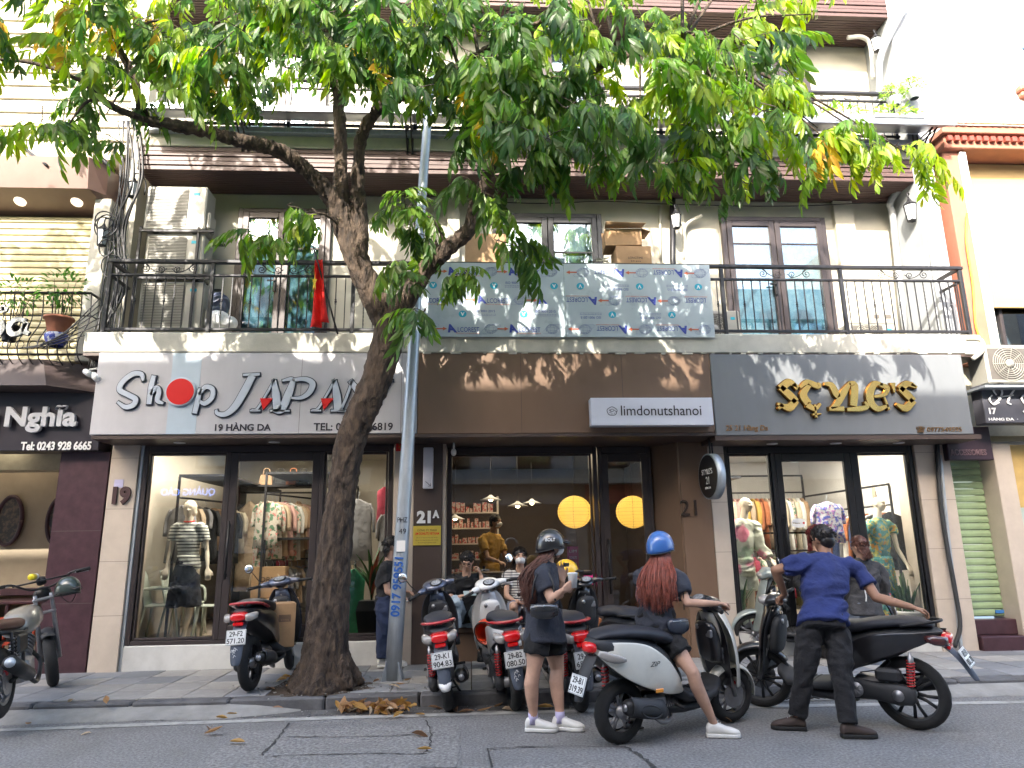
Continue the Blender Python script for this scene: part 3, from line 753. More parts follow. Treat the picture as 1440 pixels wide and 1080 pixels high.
        if style == 'vision':
            q = MB(); pts = bez([(.10, .150, .79), (-.08, .145, .835), (-.22, .11, .855), (-.275, .04, .86), (-.275, -.04, .86), (-.22, -.11, .855), (-.08, -.145, .835), (.10, -.150, .79)], 6); q.tube(pts, .014, 8, flat=1.6); q.tube([(-.27, -.03, .86), (-.20, -.03, .82)], .012, 6); q.tube([(-.27, .03, .86), (-.20, .03, .82)], .012, 6)
            obj('grab_rail', q, g('rail', m_red), t)
        if style == 'ab':
            q = MB(); pts = bez([(-.02, .13, .83), (-.2, .11, .86), (-.29, .04, .87), (-.29, -.04, .87), (-.2, -.11, .86), (-.02, -.13, .83)], 6); q.tube(pts, .012, 8); obj('grab_rail', q, m_black, t)
    # --- tail light cluster
    if style == 'zip':
        q = MB(); slx(q, [(-.335, .735, .02, .018), (-.325, .735, .055, .035), (-.28, .735, .085, .045)], 20); obj('tail_light', q, m_lens, t)
        for s in (-1, 1):
            q = MB(); q.add([], []); q.tube(bez([(-.27, s*.095, .70), (-.18, s*.150, .665), (-.07, s*.182, .645)], 4), [.02, .028, .034, .034, .034, .034, .030, .022, .01][:9], 10, flat=.45, up=(0, 0, 1)); obj('indicator', q, m_clear, t)
            q = MB(M=TR(.24, s*.196, .40)); q.box(-.04, .04, -.006, .006, -.016, .016, .006); obj('side_reflector', q, m_amber, t)
    else:
        q = MB(); slx(q, [(-.36, .735, .03, .022, 3), (-.352, .735, .068, .034, 3), (-.30, .745, .088, .042, 3)], 20); obj('tail_light', q, m_lens, t)
        q = MB(); q.box(-.352, -.335, -.018, .018, .715, .757, .006); obj('lamp_emblem', q, mat('dark_red_lens', (.16, .005, .005), .15, coat=1), t)
        for s in (-1, 1):
            q = MB(); rings = []
            for x, y0, y1, z0, z1 in ((-.345, .072, .10, .70, .755), (-.315, .082, .145, .695, .765), (-.25, .11, .165, .705, .775), (-.19, .13, .155, .73, .77)):
                rings.append([(x, s*y0, z0), (x-.004, s*(y0+y1)/2, z0-.006), (x, s*y1, z0+.012), (x, s*y1, z1-.012), (x, s*(y0+y1)/2, z1), (x, s*y0, z1)])
            q.loft(rings); obj('indicator', q, g('ind', m_clear), t)
        q = MB(); q.box(-.345, -.32, -.05, .05, .655, .69, .008); obj('reflector', q, m_lens, t)
    # --- number plate and rear mudguard
    px, pz, pt = g('plate_pos', (-.385, .555, 14)); M = TR(px, 0, pz) @ rotm(ry=pt)
    plate_obj(t, M, *g('plate', ('29-K1', '904.83')))
    gr = []
    P0 = g('mudpath', [(-.24, .70, .06), (-.33, .64, .065), (-.375, .54, .062), (-.40, .44, .06), (-.425, .34, .05), (-.43, .30, .035)])
    for x, z, hw in P0: gr.append([(x+.035*abs(v)**2, v*hw, z) for v in np.linspace(-1, 1, 7)])
    q = MB(); q.sheet([r for r in gr], .006); mg = obj('rear_mudguard', q, g('mud', m_bluegrey), t, sub=1)
    if g('scrawl'):
        q = MB(); random.seed(len(label)); 
        for k in range(7):
            a = random.uniform(-.03, .02); z = random.uniform(.38, .46); q.tube(bez([(-.425+(.42-z)*-.22, a, z), (-.427+(.42-z)*-.22, a+.012, z+.014), (-.43+(.42-z)*-.22, a+.02, z-.01)], 3), .0022, 4)
        obj('scratches', q, m_whitep, mg)
    if g('tip'):
        q = MB(); q.sheet([[(x-.008+.035*abs(v)**2, v*hw*1.03, z) for v in np.linspace(-1, 1, 7)] for x, z, hw in ((-.412, .36, .056), (-.425, .33, .05), (-.433, .295, .034))], .003); obj('mudguard_tip', q, m_whitep, mg)
    # --- engine, transmission, exhaust
    q = MB(); slx(q, [(-.06, R_, .03, .04), (-.03, R_+.005, .045, .075), (.08, R_+.005, .048, .085), (.25, R_+.015, .048, .07), (.40, R_+.02, .048, .085), (.47, R_+.02, .03, .05)], 20, M=TR(0, .115, 0)); obj('transmission_case', q, m_plastic, t)
    q = MB(); q.tube([(.06, .16, R_+.005), (.06, .168, R_+.005)], .045, 20); q.tube([(.38, .16, R_+.02), (.38, .17, R_+.02)], .06, 22)
    for k in range(8): q.tube([(.38, .168, R_+.02), (.38+.055*cos(k*pi/4), .173, R_+.02+.055*sin(k*pi/4))], .004, 4)
    obj('engine_cover', q, m_alu, t)
    q = MB(); q.box(.18, .42, -.09, .07, R_-.07, R_+.11, .03); q.tube([(.40, 0, R_+.02), (.56, 0, R_-.01)], .06, 14)
    for k in range(6): q.tube([(.43+k*.02, 0, R_+.02-.004*k), (.437+k*.02, 0, R_+.018-.004*k)], .075, 14, smooth=False)
    q.tube([(.0, -.05, R_), (.0, .10, R_)], .05, 14); obj('engine', q, m_alu, t)
    q = MB(); q.box(.03, .22, .06, .155, R_+.10, R_+.20, .02); obj('air_box', q, m_plastic, t)
    er = g('exr', .058); q = MB()
    slx(q, [(-.20, R_+.065, .022, .022), (-.19, R_+.065, er*.75, er*.75), (-.15, R_+.06, er, er), (.02, R_+.03, er*1.05, er*1.05), (.16, R_+.005, er*.95, er*.95), (.22, R_-.01, er*.4, er*.4)], 18, M=TR(g('exx', 0), -.15, 0))
    if style == 'zip': q.tube([(.13+.10*cos(a), -.15-er*1.12, R_+.03+.045*sin(a)-.02*cos(a)) for a in np.linspace(0, 2*pi, 20)], .008, 6)
    ex = obj('exhaust', q, m_black, t)
    q = MB(); q.tube(bez([(.2, -.15, R_-.02), (.32, -.13, R_-.09), (.46, -.06, R_-.10), (.52, 0, R_-.05)], 5), .016, 8); obj('exhaust_pipe', q, m_alu, ex)
    q = MB(); q.tube([(-.205+g('exx', 0), -.15, R_+.066), (-.185+g('exx', 0), -.15, R_+.064)], .028, 14); obj('tail_pipe', q, m_alu, ex)
    gr = [[(x+g('exx', 0), -.15-(er+.012)*cos(a), R_+.045-.17*(x)+(er+.012)*sin(a)) for a in np.linspace(-.75, 1.15, 7)] for x in (-.17, -.12, 0, .10, .15)]
    q = MB(); q.sheet([r[::-1] for r in gr], .004); obj('heat_shield', q, g('shieldm', m_plastic), ex)
    q = MB(); q.tube([(-.03, .115, R_+.04), (-.06, .11, .62)], .012, 8); q.tube([(-.055, .11, .50), (-.06, .11, .60)], .022, 10); so_ = obj('shock_absorber', q, m_alu, t)
    q = MB(); helix(q, (-.035, .115, R_+.08), (-.058, .11, .56), .028, 9, .0055); obj('spring', q, g('spring', m_spring), so_)
    q = MB()
    if g('stand', 'side') == 'side': q.tube([(.42, .09, R_-.06), (.40, .20, .10), (.385, .235, .012)], .010, 7); q.box(.36, .43, .22, .26, 0, .008)
    else:
        for s in (-1, 1): q.tube([(.30, s*.06, R_-.07), (.26, s*.13, .06), (.24, s*.14, .01)], .012, 7)
        q.tube([(.28, -.09, .12), (.28, .09, .12)], .008, 6)
    obj('stand', q, m_black, t)
    for s in (-1, 1):
        q = MB(); q.tube([(.47, s*.12, R_+.02), (.47, s*.21, R_+.02)], .013, 8); obj('footrest', q, m_rubber, t)
    q = MB(); q.tube(bez([(.2, .06, R_+.15), (.1, .10, .55), (.3, .08, .52), (.45, .05, .4)], 5), .006, 5); q.tube(bez([(-.02, .04, R_+.05), (.1, .06, R_+.18), (.35, .08, R_+.14)], 5), .005, 5); obj('cable', q, m_black, t)
    return t, SM, hx
# ================================================================ ground
def sheet_obj(name, x0, x1, y0, y1, z, m, nx=1, ny=1, kind='structure', parent=None):
    mb = MB(); g = [[(x0+(x1-x0)*i/nx, y0+(y1-y0)*j/ny, z) for j in range(ny+1)] for i in range(nx+1)]
    vs = [p for r in g for p in r]; w = ny+1
    mb.add(vs, [(i*w+j, (i+1)*w+j, (i+1)*w+j+1, i*w+j+1) for i in range(nx) for j in range(ny)])
    return obj(name, mb, m, parent, kind=kind)
sheet_obj('ground', -300, 300, -300, 300, -.05, m_conc)
sheet_obj('road', -120, 120, -1.4, 7.27, 0, m_asph)
# far pavement behind the camera
mb = MB(); mb.box(-120, 120, -3.4, -1.4, -.05, .12); obj('far_pavement', mb, m_conc, kind='structure')
# edge line, worn
mb = MB(); random.seed(3)
xs = [-30+i*.5 for i in range(121)]
for a, b in zip(xs, xs[1:]):
    j = lambda: random.uniform(-.004, .004)
    ya = 6.93-.0065*(a*a if abs(a) < 7 else 49); yb = 6.93-.0065*(b*b if abs(b) < 7 else 49)
    mb.add([(a, ya-.06+j(), .004), (b, yb-.06+j(), .004), (b, yb+.05+j(), .004), (a, ya+.05+j(), .004)], [(0, 1, 2, 3)])
obj('road_edge_line', mb, m_paintw, kind='structure')
# gutter strip of old concrete between line and kerb
sheet_obj('gutter', -40, 40, 7.03, 7.265, .003, mat('gutter_dirt', (.10, .098, .095), .9, var=.3, vs=6, dirt=.4, bump=.5, bs=80))
# repaired asphalt patches and cracks
for (a, b, c, d) in ((-1.95, -.1, 5.35, 6.55), (-.08, 1.15, 3.6, 5.35)):
    mb = MB(); n = 14
    ring = [(a+(b-a)*t, c) for t in np.linspace(0, 1, n)]+[(b, c+(d-c)*t) for t in np.linspace(0, 1, n)][1:]+[(b+(a-b)*t, d) for t in np.linspace(0, 1, n)][1:]+[(a, d+(c-d)*t) for t in np.linspace(0, 1, n)][1:-1]
    ring = [(x+random.uniform(-.015, .015), y+random.uniform(-.015, .015), .004) for x, y in ring]
    mb.add(ring, [tuple(range(len(ring)))]); obj('road_patch', mb, m_asph2, kind='structure')
m_crack = mat('crack', (.05, .048, .046), .95)
def crack(pts, w=.012):
    mb = MB(); p = bez([G(x, y, .009) for x, y in pts], 8)
    L_ = []; R_ = []
    for i, q in enumerate(p):
        t = (p[min(i+1, len(p)-1)]-p[max(0, i-1)]).normalized(); nn = V((-t.y, t.x, 0)); ww = w*random.uniform(.15, .8)
        off = nn*random.uniform(-.012, .012)
        L_.append(q+nn*ww+off); R_.append(q-nn*ww+off)
    n = len(p); mb.add(L_+R_, [(i, i+1, n+i+1, n+i) for i in range(n-1)])
    obj('road_crack', mb, m_crack, kind='structure')
crack([(368, 1062), (385, 1043), (408, 1016)], .018); crack([(372, 1063), (440, 1061), (520, 1059), (600, 1060)]); crack([(402, 1036), (470, 1036), (560, 1034), (612, 1030)])
crack([(684, 1052), (760, 1049), (880, 1050)], .014); crack([(880, 1050), (900, 1062), (922, 1079)], .022); crack([(684, 1052), (690, 1079)], .012)
crack([(600, 1012), (606, 1040), (596, 1060)], .012)
# pavement: bed plus individual slabs
mb = MB(); mb.box(-40, 40, 7.40, 14, -.05, .105); pave = obj('pavement', mb, m_dirt, kind='structure')
variants = []
random.seed(11)
for k in range(8):
    q = MB(); q.box(-.1955, .1955, -.1955, .1955, 0, .02, .004)
    me = q.mesh('paving_slab', m_slab[k % 4]); fixn(me); variants.append(me)
tree_xy = G(455, 966, .12)
for iy in range(5):
    for ix in range(42):
        x = -8.2+ix*.4+(0 if iy % 2 else .0); y = 7.61+iy*.4
        if abs(x-tree_xy.x) < .5 and abs(y-tree_xy.y) < .42: continue
        o = link('paving_slab', random.choice(variants), pave)
        o.location = (x, y, .098+random.uniform(0, .004)); o.rotation_euler = (random.uniform(-.006, .006), random.uniform(-.006, .006), random.choice((0, pi/2, pi))+random.uniform(-.006, .006))
# soil of the tree pit
mb = MB(); c = tree_xy
g = [[(c.x-.62+.124*i, c.y-.45+.1*j, .108+.05*math.exp(-((i-5)**2+(j-4.5)**2)/9)+random.uniform(-.006, .01)) for j in range(10)] for i in range(11)]
vs = [p for r in g for p in r]; mb.add(vs, [(i*10+j, (i+1)*10+j, (i+1)*10+j+1, i*10+j+1) for i in range(10) for j in range(9)], True)
obj('tree_pit_soil', mb, m_dirt, kind='structure')
# kerb stones
kb = link('kerb', None, None, 'structure')
for i in range(20):
    x0 = -8.6+i*.9
    q = MB(); dz = random.uniform(-.006, .006)
    q.box(x0+.006, x0+.894, 7.26+random.uniform(-.006, .006), 7.412, -.04, .118+dz, .018)
    obj('kerb_stone', q, m_kerb, kb)
# sloped concrete ramps against the kerb
def ramp(x0, x1):
    mb = MB(); n = 30; rows = []
    for i in range(n+1):
        x = x0+(x1-x0)*i/n; e = min(1, min(i, n-i)/2.5); r = random.uniform(-.02, .02)
        rows.append([(x, 7.02+.2*(1-e)+r, .004), (x, 7.12+.1*(1-e)+r, .004+.04*e), (x, 7.25, .012+.06*e), (x, 7.27, .015+.065*e), (x, 7.27, -.02), (x, 7.02+.2*(1-e)+r, -.02)])
    mb.loft(rows, True, True, True); obj('concrete_ramp', mb, m_conc, kind='structure')
ramp(-8, -1.62); ramp(3.95, 8.2)
# drain grate at the right
dg = thing('drain_grate', 'black iron slotted drain grate set in the gutter beneath the black scooter', 'drain grate', (3.35, 7.13, .004))
mb = MB(); mb.box(-.72, .72, -.1, .1, 0, .012); obj('backing', mb, m_conc, dg)
for i in range(22):
    q = MB(); x = -.66+i*.063
    q.box(-.011, .011, -.075, .075, .010, .02, .003, M=TR(x, 0, 0) @ rotm(rz=28)); obj('bar', q, m_black, dg)

# ================================================================ opposite side of the street (seen in reflections, shades the road)
def opp(x0, x1, h, m, cat_l, floors, sign=None, signcol=None):
    t = thing('row_house', cat_l, 'house', ((x0+x1)/2, -3.4, 0))
    w = (x1-x0)/2
    q = MB(); q.box(-w+.01, w-.01, -9, 0, 3.4, h); q.box(-w+.01, -w+.35, -9, 0, 0, 3.4); q.box(w-.35, w-.01, -9, 0, 0, 3.4)
    q.box(-w+.35, w-.35, -9, -2.5, 0, 3.4)
    obj('wall', q, m, t)
    q = MB(); q.box(-w, w, -.3, .75, 3.35, 3.5); obj('balcony_slab', q, m_creamd, t)
    for f in range(floors):
        z = 3.9+f*3.2
        if z+2.1 > h: break
        for s in (-1, 1):
            q = MB(); q.box(s*w*.5-.55, s*w*.5+.55, 0, .05, z, z+1.9); obj('window', q, m_frameb, t)
            q = MB(); q.box(s*w*.5-.48, s*w*.5+.48, .052, .06, z+.08, z+1.82); obj('window_pane', q, m_glassb, t)
    q = MB(); q.box(-w+.3, w-.3, .05, .25, 2.75, 3.34); obj('signboard', q, signcol or m_brown2, t)
    return t, w
m_redwall = mat('red_sign', (.35, .04, .03), .5)
m_pinkw = mat('pale_wall', (.40, .36, .30), .85, dirt=.3)
random.seed(5)
hs = [(-30, -22, 11.5), (-22, -16, 10.0), (-16, -11.2, 10.9), (-11.2, -6.6, 11.75), (-6.6, -1.9, 11.4), (-1.9, 3.3, 11.3), (3.3, 8.0, 9.6), (8, 13, 10.2), (13, 19, 12), (19, 27, 10)]
desc = ['cream', 'grey', 'ochre', 'white', 'pale', 'plain', 'beige', 'tan', 'ivory', 'light']
for i, (a, b, h) in enumerate(hs):
    t, w = opp(a, b, h, [m_cream, m_grey, m_pinkw, m_white][i % 4], '%s plastered row house across the street, number %s of its row' % (desc[i], ['one', 'two', 'three', 'four', 'five', 'six', 'seven', 'eight', 'nine', 'ten'][i]), 2, None, [m_redwall, m_brown2, m_grey][i % 3])
    # plain back wall of the shop at street level
    q = MB(); q.box(-w+.5, w-.5, -2.45, -2.4, 1.2, 2.5)
    obj('shop_back_wall', q, m_pinkw, t)
t = thing('advertising_sign', 'blue lit lightbox sign across the street, reflected in the shop window', 'sign', (-8.1, -2.5, 3.15))
q = MB(); q.box(-1.6, .9, -.1, 0, -.3, .3, .02); obj('case', q, m_frameb, t)
me = text_mesh('QUẢNG CÁO', w=1.5, h=.3, ext=.02); me.materials.append(mat('blue_neon', (.1, .15, .5), emit=(.22, .35, 1), es=1.8))
me.transform(Matrix.Translation((.0, .03, 0)) @ Matrix.Rotation(pi, 4, 'Z') @ Matrix.Rotation(pi/2, 4, 'X')); link('lettering', me, t)
q = MB(); q.box(-1.5, -1.15, .0, .03, -.22, .22); obj('lit_panel', q, mat('blue_panel', (.1, .15, .5), emit=(.2, .3, .9), es=.7), t)
# ---------------- silver car parked across the street (seen reflected in the shop windows)
car = thing('parked_car', 'silver grey saloon car parked at the far kerb, reflected in the shop windows', 'car', (-4.9, .35, 0))
m_carp = mat('silver_car_paint', (.30, .32, .34), .25, metal=.6, coat=1., var=.03); m_carg = mat('car_glass', (.02, .025, .03), .05, coat=1.)
prof = [(-2.2, .55, .62), (-2.15, .62, .75), (-1.5, .66, .84), (-.9, .68, .86), (.6, .68, .86), (1.3, .64, .84), (2.0, .56, .78), (2.2, .48, .6)]
q = MB(); q.loft([[(x, w*cos(a)*1.05 if abs(cos(a)) < .9 else w*1.0*math.copysign(1, cos(a)), .52+(z*.42)*sin(a)) for a in np.linspace(0, 2*pi, 21)[:-1]] for x, z, w in prof]); obj('body', q, m_carp, car)
q = MB(); q.loft([[(x, s*w, .82), (x*.72-.1, s*(w-.14), 1.42)] for s in (1, -1) for x, w in ((0, .8),)][:0] or [[(-1.6, -.78, .82), (1.15, -.78, .82), (1.15, .78, .82), (-1.6, .78, .82)], [(-1.0, -.62, 1.40), (.35, -.62, 1.42), (.35, .62, 1.42), (-1.0, .62, 1.40)]], True, False); obj('window', q, m_carg, car)
q = MB(); q.box(-1.0, .35, -.60, .60, 1.405, 1.45, .02)
obj('roof', q, m_carp, car)
for x in (-1.35, 1.35):
    for s in (-1, 1):
        w_ = link('wheel', None, car); w_.location = (x, s*.76, .31); q = MB(); q.tube([(0, -.1, 0), (0, .1, 0)], .31, 24); obj('tyre', q, m_rubber, w_); q = MB(); q.tube([(0, -.105, 0), (0, .105, 0)], .19, 16); obj('rim', q, m_alu, w_)
for s in (-1, 1): q = MB(); q.ell((2.12, s*.6, .66), (.08, .16, .07)); obj('headlight', q, m_clear_, car) if False else obj('headlight', q, m_whitep, car)
# ================================================================ main building
YW, YB, YF, YU = 9.7, 8.45, 9.08, 9.0     # balcony wall, balcony front, shopfront plane, upper slab front
XL, XR = -4.72, 6.55
bld = thing('townhouse', 'three storey cream townhouse with iron balconies above a row of three shops', 'building', (0, 9.0, 0))
q = MB(); q.box(XL, XR, YW, YW+.25, 4.13, 6.66); obj('wall', q, m_cream, bld, True)
q = MB(); q.box(XL, XR, YW, YW+.25, 7.36, 9.5); obj('wall', q, m_cream, bld, True)
q = MB(); q.box(XL-.15, XL, 9.3, 14, .1, 12); obj('party_wall', q, m_cream, bld, True)
q = MB(); q.box(XL+.01, XR-.01, YW+.25, 14, 3.9, 4.0); obj('floor_slab', q, m_cream, bld, True)
q = MB(); q.box(XL+.02, XR-.02, 9.75, 16, 9.75, 9.85); obj('floor_slab', q, m_cream, bld, True)
q = MB(); q.box(XL+.02, XR-.02, 13.9, 14, .1, 12); obj('rear_wall', q, m_cream, bld, True)
# balcony slab with a fine drip edge
q = MB(); q.box(-4.72, 6.72, YB, YW+.0, 3.87, 4.125, .012); obj('balcony_slab', q, m_creamd, bld, True)
q = MB(); q.box(-4.72, 6.72, YB+.02, YW, 3.83, 3.868); obj('drip_edge', q, m_brown2, bld, True)
# rough mortar blobs on the underside line
q = MB(); random.seed(5)
x = -.6
while x < 6.6:
    l = random.uniform(.03, .14); q.box(x, x+l, YB-.002, YB+.03, 3.868-random.uniform(.004, .018), 3.874); x += l+random.uniform(.03, .3)
obj('mortar', q, m_creamd, bld, True, kind='stuff')
# pilasters on the balcony wall
for a, b in ((-.35, -.17), (3.05, 3.25), (5.62, 5.92)):
    q = MB(); q.box(a, b, YW-.09, YW+.01, 4.126, 6.65); obj('pilaster', q, m_cream, bld, True)
# upper slab, fascia, slatted soffit (level 2 and 3)
for (z0, z1, z2, yf) in ((6.66, 7.02, 7.34, YU), (9.5, 9.85, 10.2, YU)):
    q = MB(); q.box(XL+.12, XR-.01, yf+.05, YW+.25, z0+.02, z2, 0); obj('slab', q, m_cream, bld, True)
    q = MB(); q.box(XL+.1, XR, yf+.0, yf+.12, z1+.003, z2-.002, .01); obj('fascia', q, m_creamd, bld, True)
    n = 5; q = MB()
    for i in range(n):
        a = z0+(z1-z0)*i/n; q.box(XL+.1, XR-.002, yf+.01-.012*(i % 2), yf+.06, a, a+(z1-z0)/n-.012, .004)
    obj('fascia_slat', q, m_slat, bld, True, kind='stuff')
    n = 12; q = MB()
    for i in range(n):
        a = yf+.06+(YW-yf-.06)*i/n; q.box(XL+.1, XR-.002, a, a+(YW-yf-.06)/n-.01, z0, z0+.025, .004)
    obj('soffit_slat', q, m_slat, bld, True, kind='stuff')
# silver canopy / gutter over the fascia with brackets
q = MB(); m_canopy = mat('canopy_sheet', (.34, .37, .40), .3, metal=.5, var=.15, dirt=.3)
q.add([(XL+.2, 8.52, 7.30), (6.9, 8.52, 7.30), (6.72, 8.99, 7.46), (XL+.2, 8.99, 7.46)], [(0, 1, 2, 3)])
q.add([(XL+.2, 8.52, 7.285), (6.9, 8.52, 7.285), (6.72, 8.99, 7.445), (XL+.2, 8.99, 7.445)], [(3, 2, 1, 0)])
q.box(XL+.2, 6.92, 8.47, 8.52, 7.25, 7.34, .006); obj('canopy', q, m_canopy, bld, True)
q = MB(); q.box(XL+.2, XR, 8.90, 9.0, 7.2, 7.29, .01); obj('gutter', q, m_steel, bld, True)
for x in (-3.2, -.9, 1.35, 3.6, 6.62):
    q = MB()
    for dx in (0, .07):
        q.tube([(x+dx, 8.99, 6.98), (x+dx, 8.56, 7.27)], .012, 6); q.tube([(x+dx, 8.985, 6.95), (x+dx, 8.985, 7.42)], .014, 6)
        q.tube([(x+dx, 8.985, 7.26), (x+dx, 8.55, 7.26)], .011, 6)
    obj('canopy_bracket', q, m_iron, bld, True)
# right fin wall
q = MB(); q.box(XR, 6.88, 9.0, 14, 3.9, 12.5, .01); obj('fin_wall', q, m_grey, bld, True)

# ---- balcony doors
m_curt = mat('teal_leaf_curtain', (.13, .24, .27), .9, var=.3, vs=11, col2=(.30, .39, .39), fac=(.40, .66), detail=6)
m_curt2 = mat('grey_curtain', (.30, .30, .28), .9, var=.3, vs=4)
m_roomd = mat('dim_room', (.10, .09, .08), .9)
def balcony_door(x0, x1, zt, z0, y, mcur, m_fr, handle=True, splits=(.72,)):
    q = MB(); d = y-.035
    q.box(x0-.005, x0+.07, d, y+.03, z0, zt, .006); q.box(x1-.07, x1+.005, d, y+.03, z0, zt, .006); q.box(x0+.071, x1-.071, d, y+.03, zt-.07, zt, .006)
    fr = obj('balcony_door', q, m_fr, bld, True)
    q = MB(); mid = (x0+x1)/2
    for a, b in ((x0+.072, mid-.004), (mid+.004, x1-.072)):
        e = y-.05; s = .085
        q.box(a, a+s, e, y+.01, z0+.02, zt-.075, .006); q.box(b-s, b, e, y+.01, z0+.02, zt-.075, .006)
        q.box(a+s, b-s, e, y+.01, zt-.165, zt-.075, .006); q.box(a+s, b-s, e, y+.01, z0+.02, z0+.16, .006)
        for sp in splits:
            zz = z0+(zt-z0)*sp; q.box(a+s, b-s, y-.03, y-.01, zz-.012, zz+.012)
    o = obj('leaf_frame', q, m_fr, fr); o.data.transform(wmat(fr).inverted())
    for a, b in ((x0+.157, mid-.089), (mid+.089, x1-.157)):
        q = MB(); q.box(a, b, y-.022, y-.018, z0+.16, zt-.165); o = obj('pane', q, m_glassb, fr); o.data.transform(wmat(fr).inverted())
    if handle:
        q = MB(); q.box(mid-.10, mid-.06, y-.075, y-.05, z0+.95, z0+1.2, .008); q.box(mid-.18, mid-.07, y-.1, y-.08, z0+1.1, z0+1.125, .005)
        o = obj('handle', q, m_black, fr); o.data.transform(wmat(fr).inverted())
    # curtain just behind the glass (pleated)
    n = 60; q = MB(); rows = []
    for k in range(n+1):
        x = x0+.1+(x1-x0-.2)*k/n; yy = y+.012+.006*sin(k*1.9)
        rows.append([(x, yy, z0+.03), (x, yy, zt-.1)])
    q.loft(rows, False, True, False); o = obj('curtain', q, mcur, fr); o.data.transform(wmat(fr).inverted())
# cut-outs are shallow: doors sit proud of the wall by their frame
X = lambda px, py, Y: P(px, py, Y).x
Z = lambda px, py, Y: P(px, py, Y).z
balcony_door(X(336, 330, YW), X(466, 330, YW), Z(400, 296, YW), 4.14, YW-.04, m_curt, m_frame)
balcony_door(X(693, 330, YW), X(845, 330, YW), Z(770, 303, YW), 4.14, YW-.04, m_curt2, m_frameb)
balcony_door(X(1014, 340, YW), X(1160, 340, YW), Z(1090, 308, YW), 4.14, YW-.04, m_curt, m_frame, splits=(.8,))
balcony_door(X(1048, 100, YW), X(1134, 100, YW), Z(1090, 58, YW), 7.36, YW-.04, m_curt2, m_frame, False)
balcony_door(X(335, 100, YW), X(462, 100, YW), Z(400, 60, YW), 7.36, YW-.04, m_curt2, m_frame, False)
balcony_door(X(690, 100, YW), X(845, 100, YW), Z(770, 60, YW), 7.36, YW-.04, m_curt2, m_frame, False)

# ---- railings
def scroll(mb, cx, cz, y, r, turns, a0, s, th=.006):
    pts = [];
    for k in range(26):
        t = k/25; rr = r*(1-.85*t); a = a0+s*turns*2*pi*t; pts.append((cx+rr*cos(a), y, cz+rr*sin(a)))
    mb.tube(pts, th, 5)
def railing(x0, x1, y, z0, zt, posts, scrolls, lab, step=.118, zmid=None, skip=None, sides=True):
    t = thing('balcony_railing', lab, 'railing', ((x0+x1)/2, y, z0))
    zmid = zmid or zt-.19
    q = MB(); q.box(x0-.02, x1+.02, y-.035, y+.035, zt-.045, zt, .006); obj('top_rail', q, m_iron, t, True)
    q = MB(); q.box(x0, x1, y-.02, y+.02, zmid-.03, zmid, .005); obj('middle_rail', q, m_iron, t, True)
    q = MB(); q.box(x0, x1, y-.02, y+.02, z0+.03, z0+.065, .005); obj('bottom_rail', q, m_iron, t, True)
    for p in posts:
        q = MB(); q.box(p-.024, p+.024, y-.024, y+.024, z0-.02, zt-.046, .004); obj('post', q, m_iron, t, True)
    # one plain, one knotted, one twisted baluster, shared
    def bal(kind):
        q = MB(); h0 = z0+.066; h1 = zmid-.031; L = h1-h0
        if kind == 2:
            n = 40; rings = []
            for k in range(n+1):
                a = k*pi/6; z = L*k/n; rings.append([(.0085*cos(a+j*pi/2), .0085*sin(a+j*pi/2), z) for j in range(4)])
            q.loft(rings, True, False)
        else: q.box(-.006, .006, -.006, .006, 0, L)
        if kind == 1: q.ell((0, 0, L*.52), (.016, .016, .022), 8, 6); q.box(-.011, .011, -.011, .011, L*.47, L*.485); q.box(-.011, .011, -.011, .011, L*.555, L*.57)
        me = q.mesh('baluster', m_iron); fixn(me); return me
    B = [bal(0), bal(1), bal(2)]; k = 0; x = x0+step
    seq = [0, 0, 1, 0, 0, 1, 0, 0, 2]
    while x < x1-.04:
        if min(abs(x-p) for p in posts) > .05 and not (skip and skip[0] < x < skip[1]):
            o = link('baluster', B[seq[k % 9]], t); o.location = (x-(x0+x1)/2, 0, .066)
        x += step; k += 1
    for sx in scrolls:
        q = MB(); zc = (zmid+zt-.045)/2; R_ = (zt-.045-zmid)*.42
        for s in (-1, 1):
            scroll(q, sx+s*.30, zc, y, R_, 1.6, pi*.5, s)
            q.tube(bez([(sx+s*.30, y, zc+R_), (sx+s*.2, y, zc-.02), (sx+s*.1, y, zc-R_*.8), (sx+s*.03, y, zc)], 6), .006, 5)
            scroll(q, sx+s*.10, zc-.01, y, R_*.8, 1.5, -pi*.5, -s)
        obj('scroll', q, m_iron, t, True)
    return t
rl = railing(-4.55, 6.63, YB+.05, 4.13, Z(1180, 372, YB), [-4.53, -3.27, -1.5, 0.1, 1.7, X(1020, 430, YB), X(1190, 430, YB), 6.61], [X(235, 385, YB), X(400, 385, YB), X(1106, 385, YB), X(1272, 385, YB)],
             'black wrought iron balcony railing with scrollwork on the floor above the shop signs', skip=(.0, 3.0))
# side returns of the railing
for x, lb in ((-4.53, 'left'), (6.61, 'right')):
    q = MB(); zt = Z(1180, 372, YB)
    q.box(x-.02, x+.02, YB+.09, 9.0, zt-.045, zt-.002); q.box(x-.015, x+.015, YB+.09, 9.0, zt-.22, zt-.19); q.box(x-.015, x+.015, YB+.09, 9.0, 4.16, 4.195)
    for k in range(4): q.box(x-.006, x+.006, YB+.17+k*.11, YB+.182+k*.11, 4.2, zt-.22)
    obj('side_return', q, m_iron, rl, True)
railing(XL+.2, 6.45, 9.03, 7.36, 8.16, [-4.45, -2.6, -.8, 1.0, 2.8, 4.42, 6.4], [-3.5, 1.9, 5.6], 'dark iron railing with scrollwork on the topmost visible balcony', zmid=8.02)
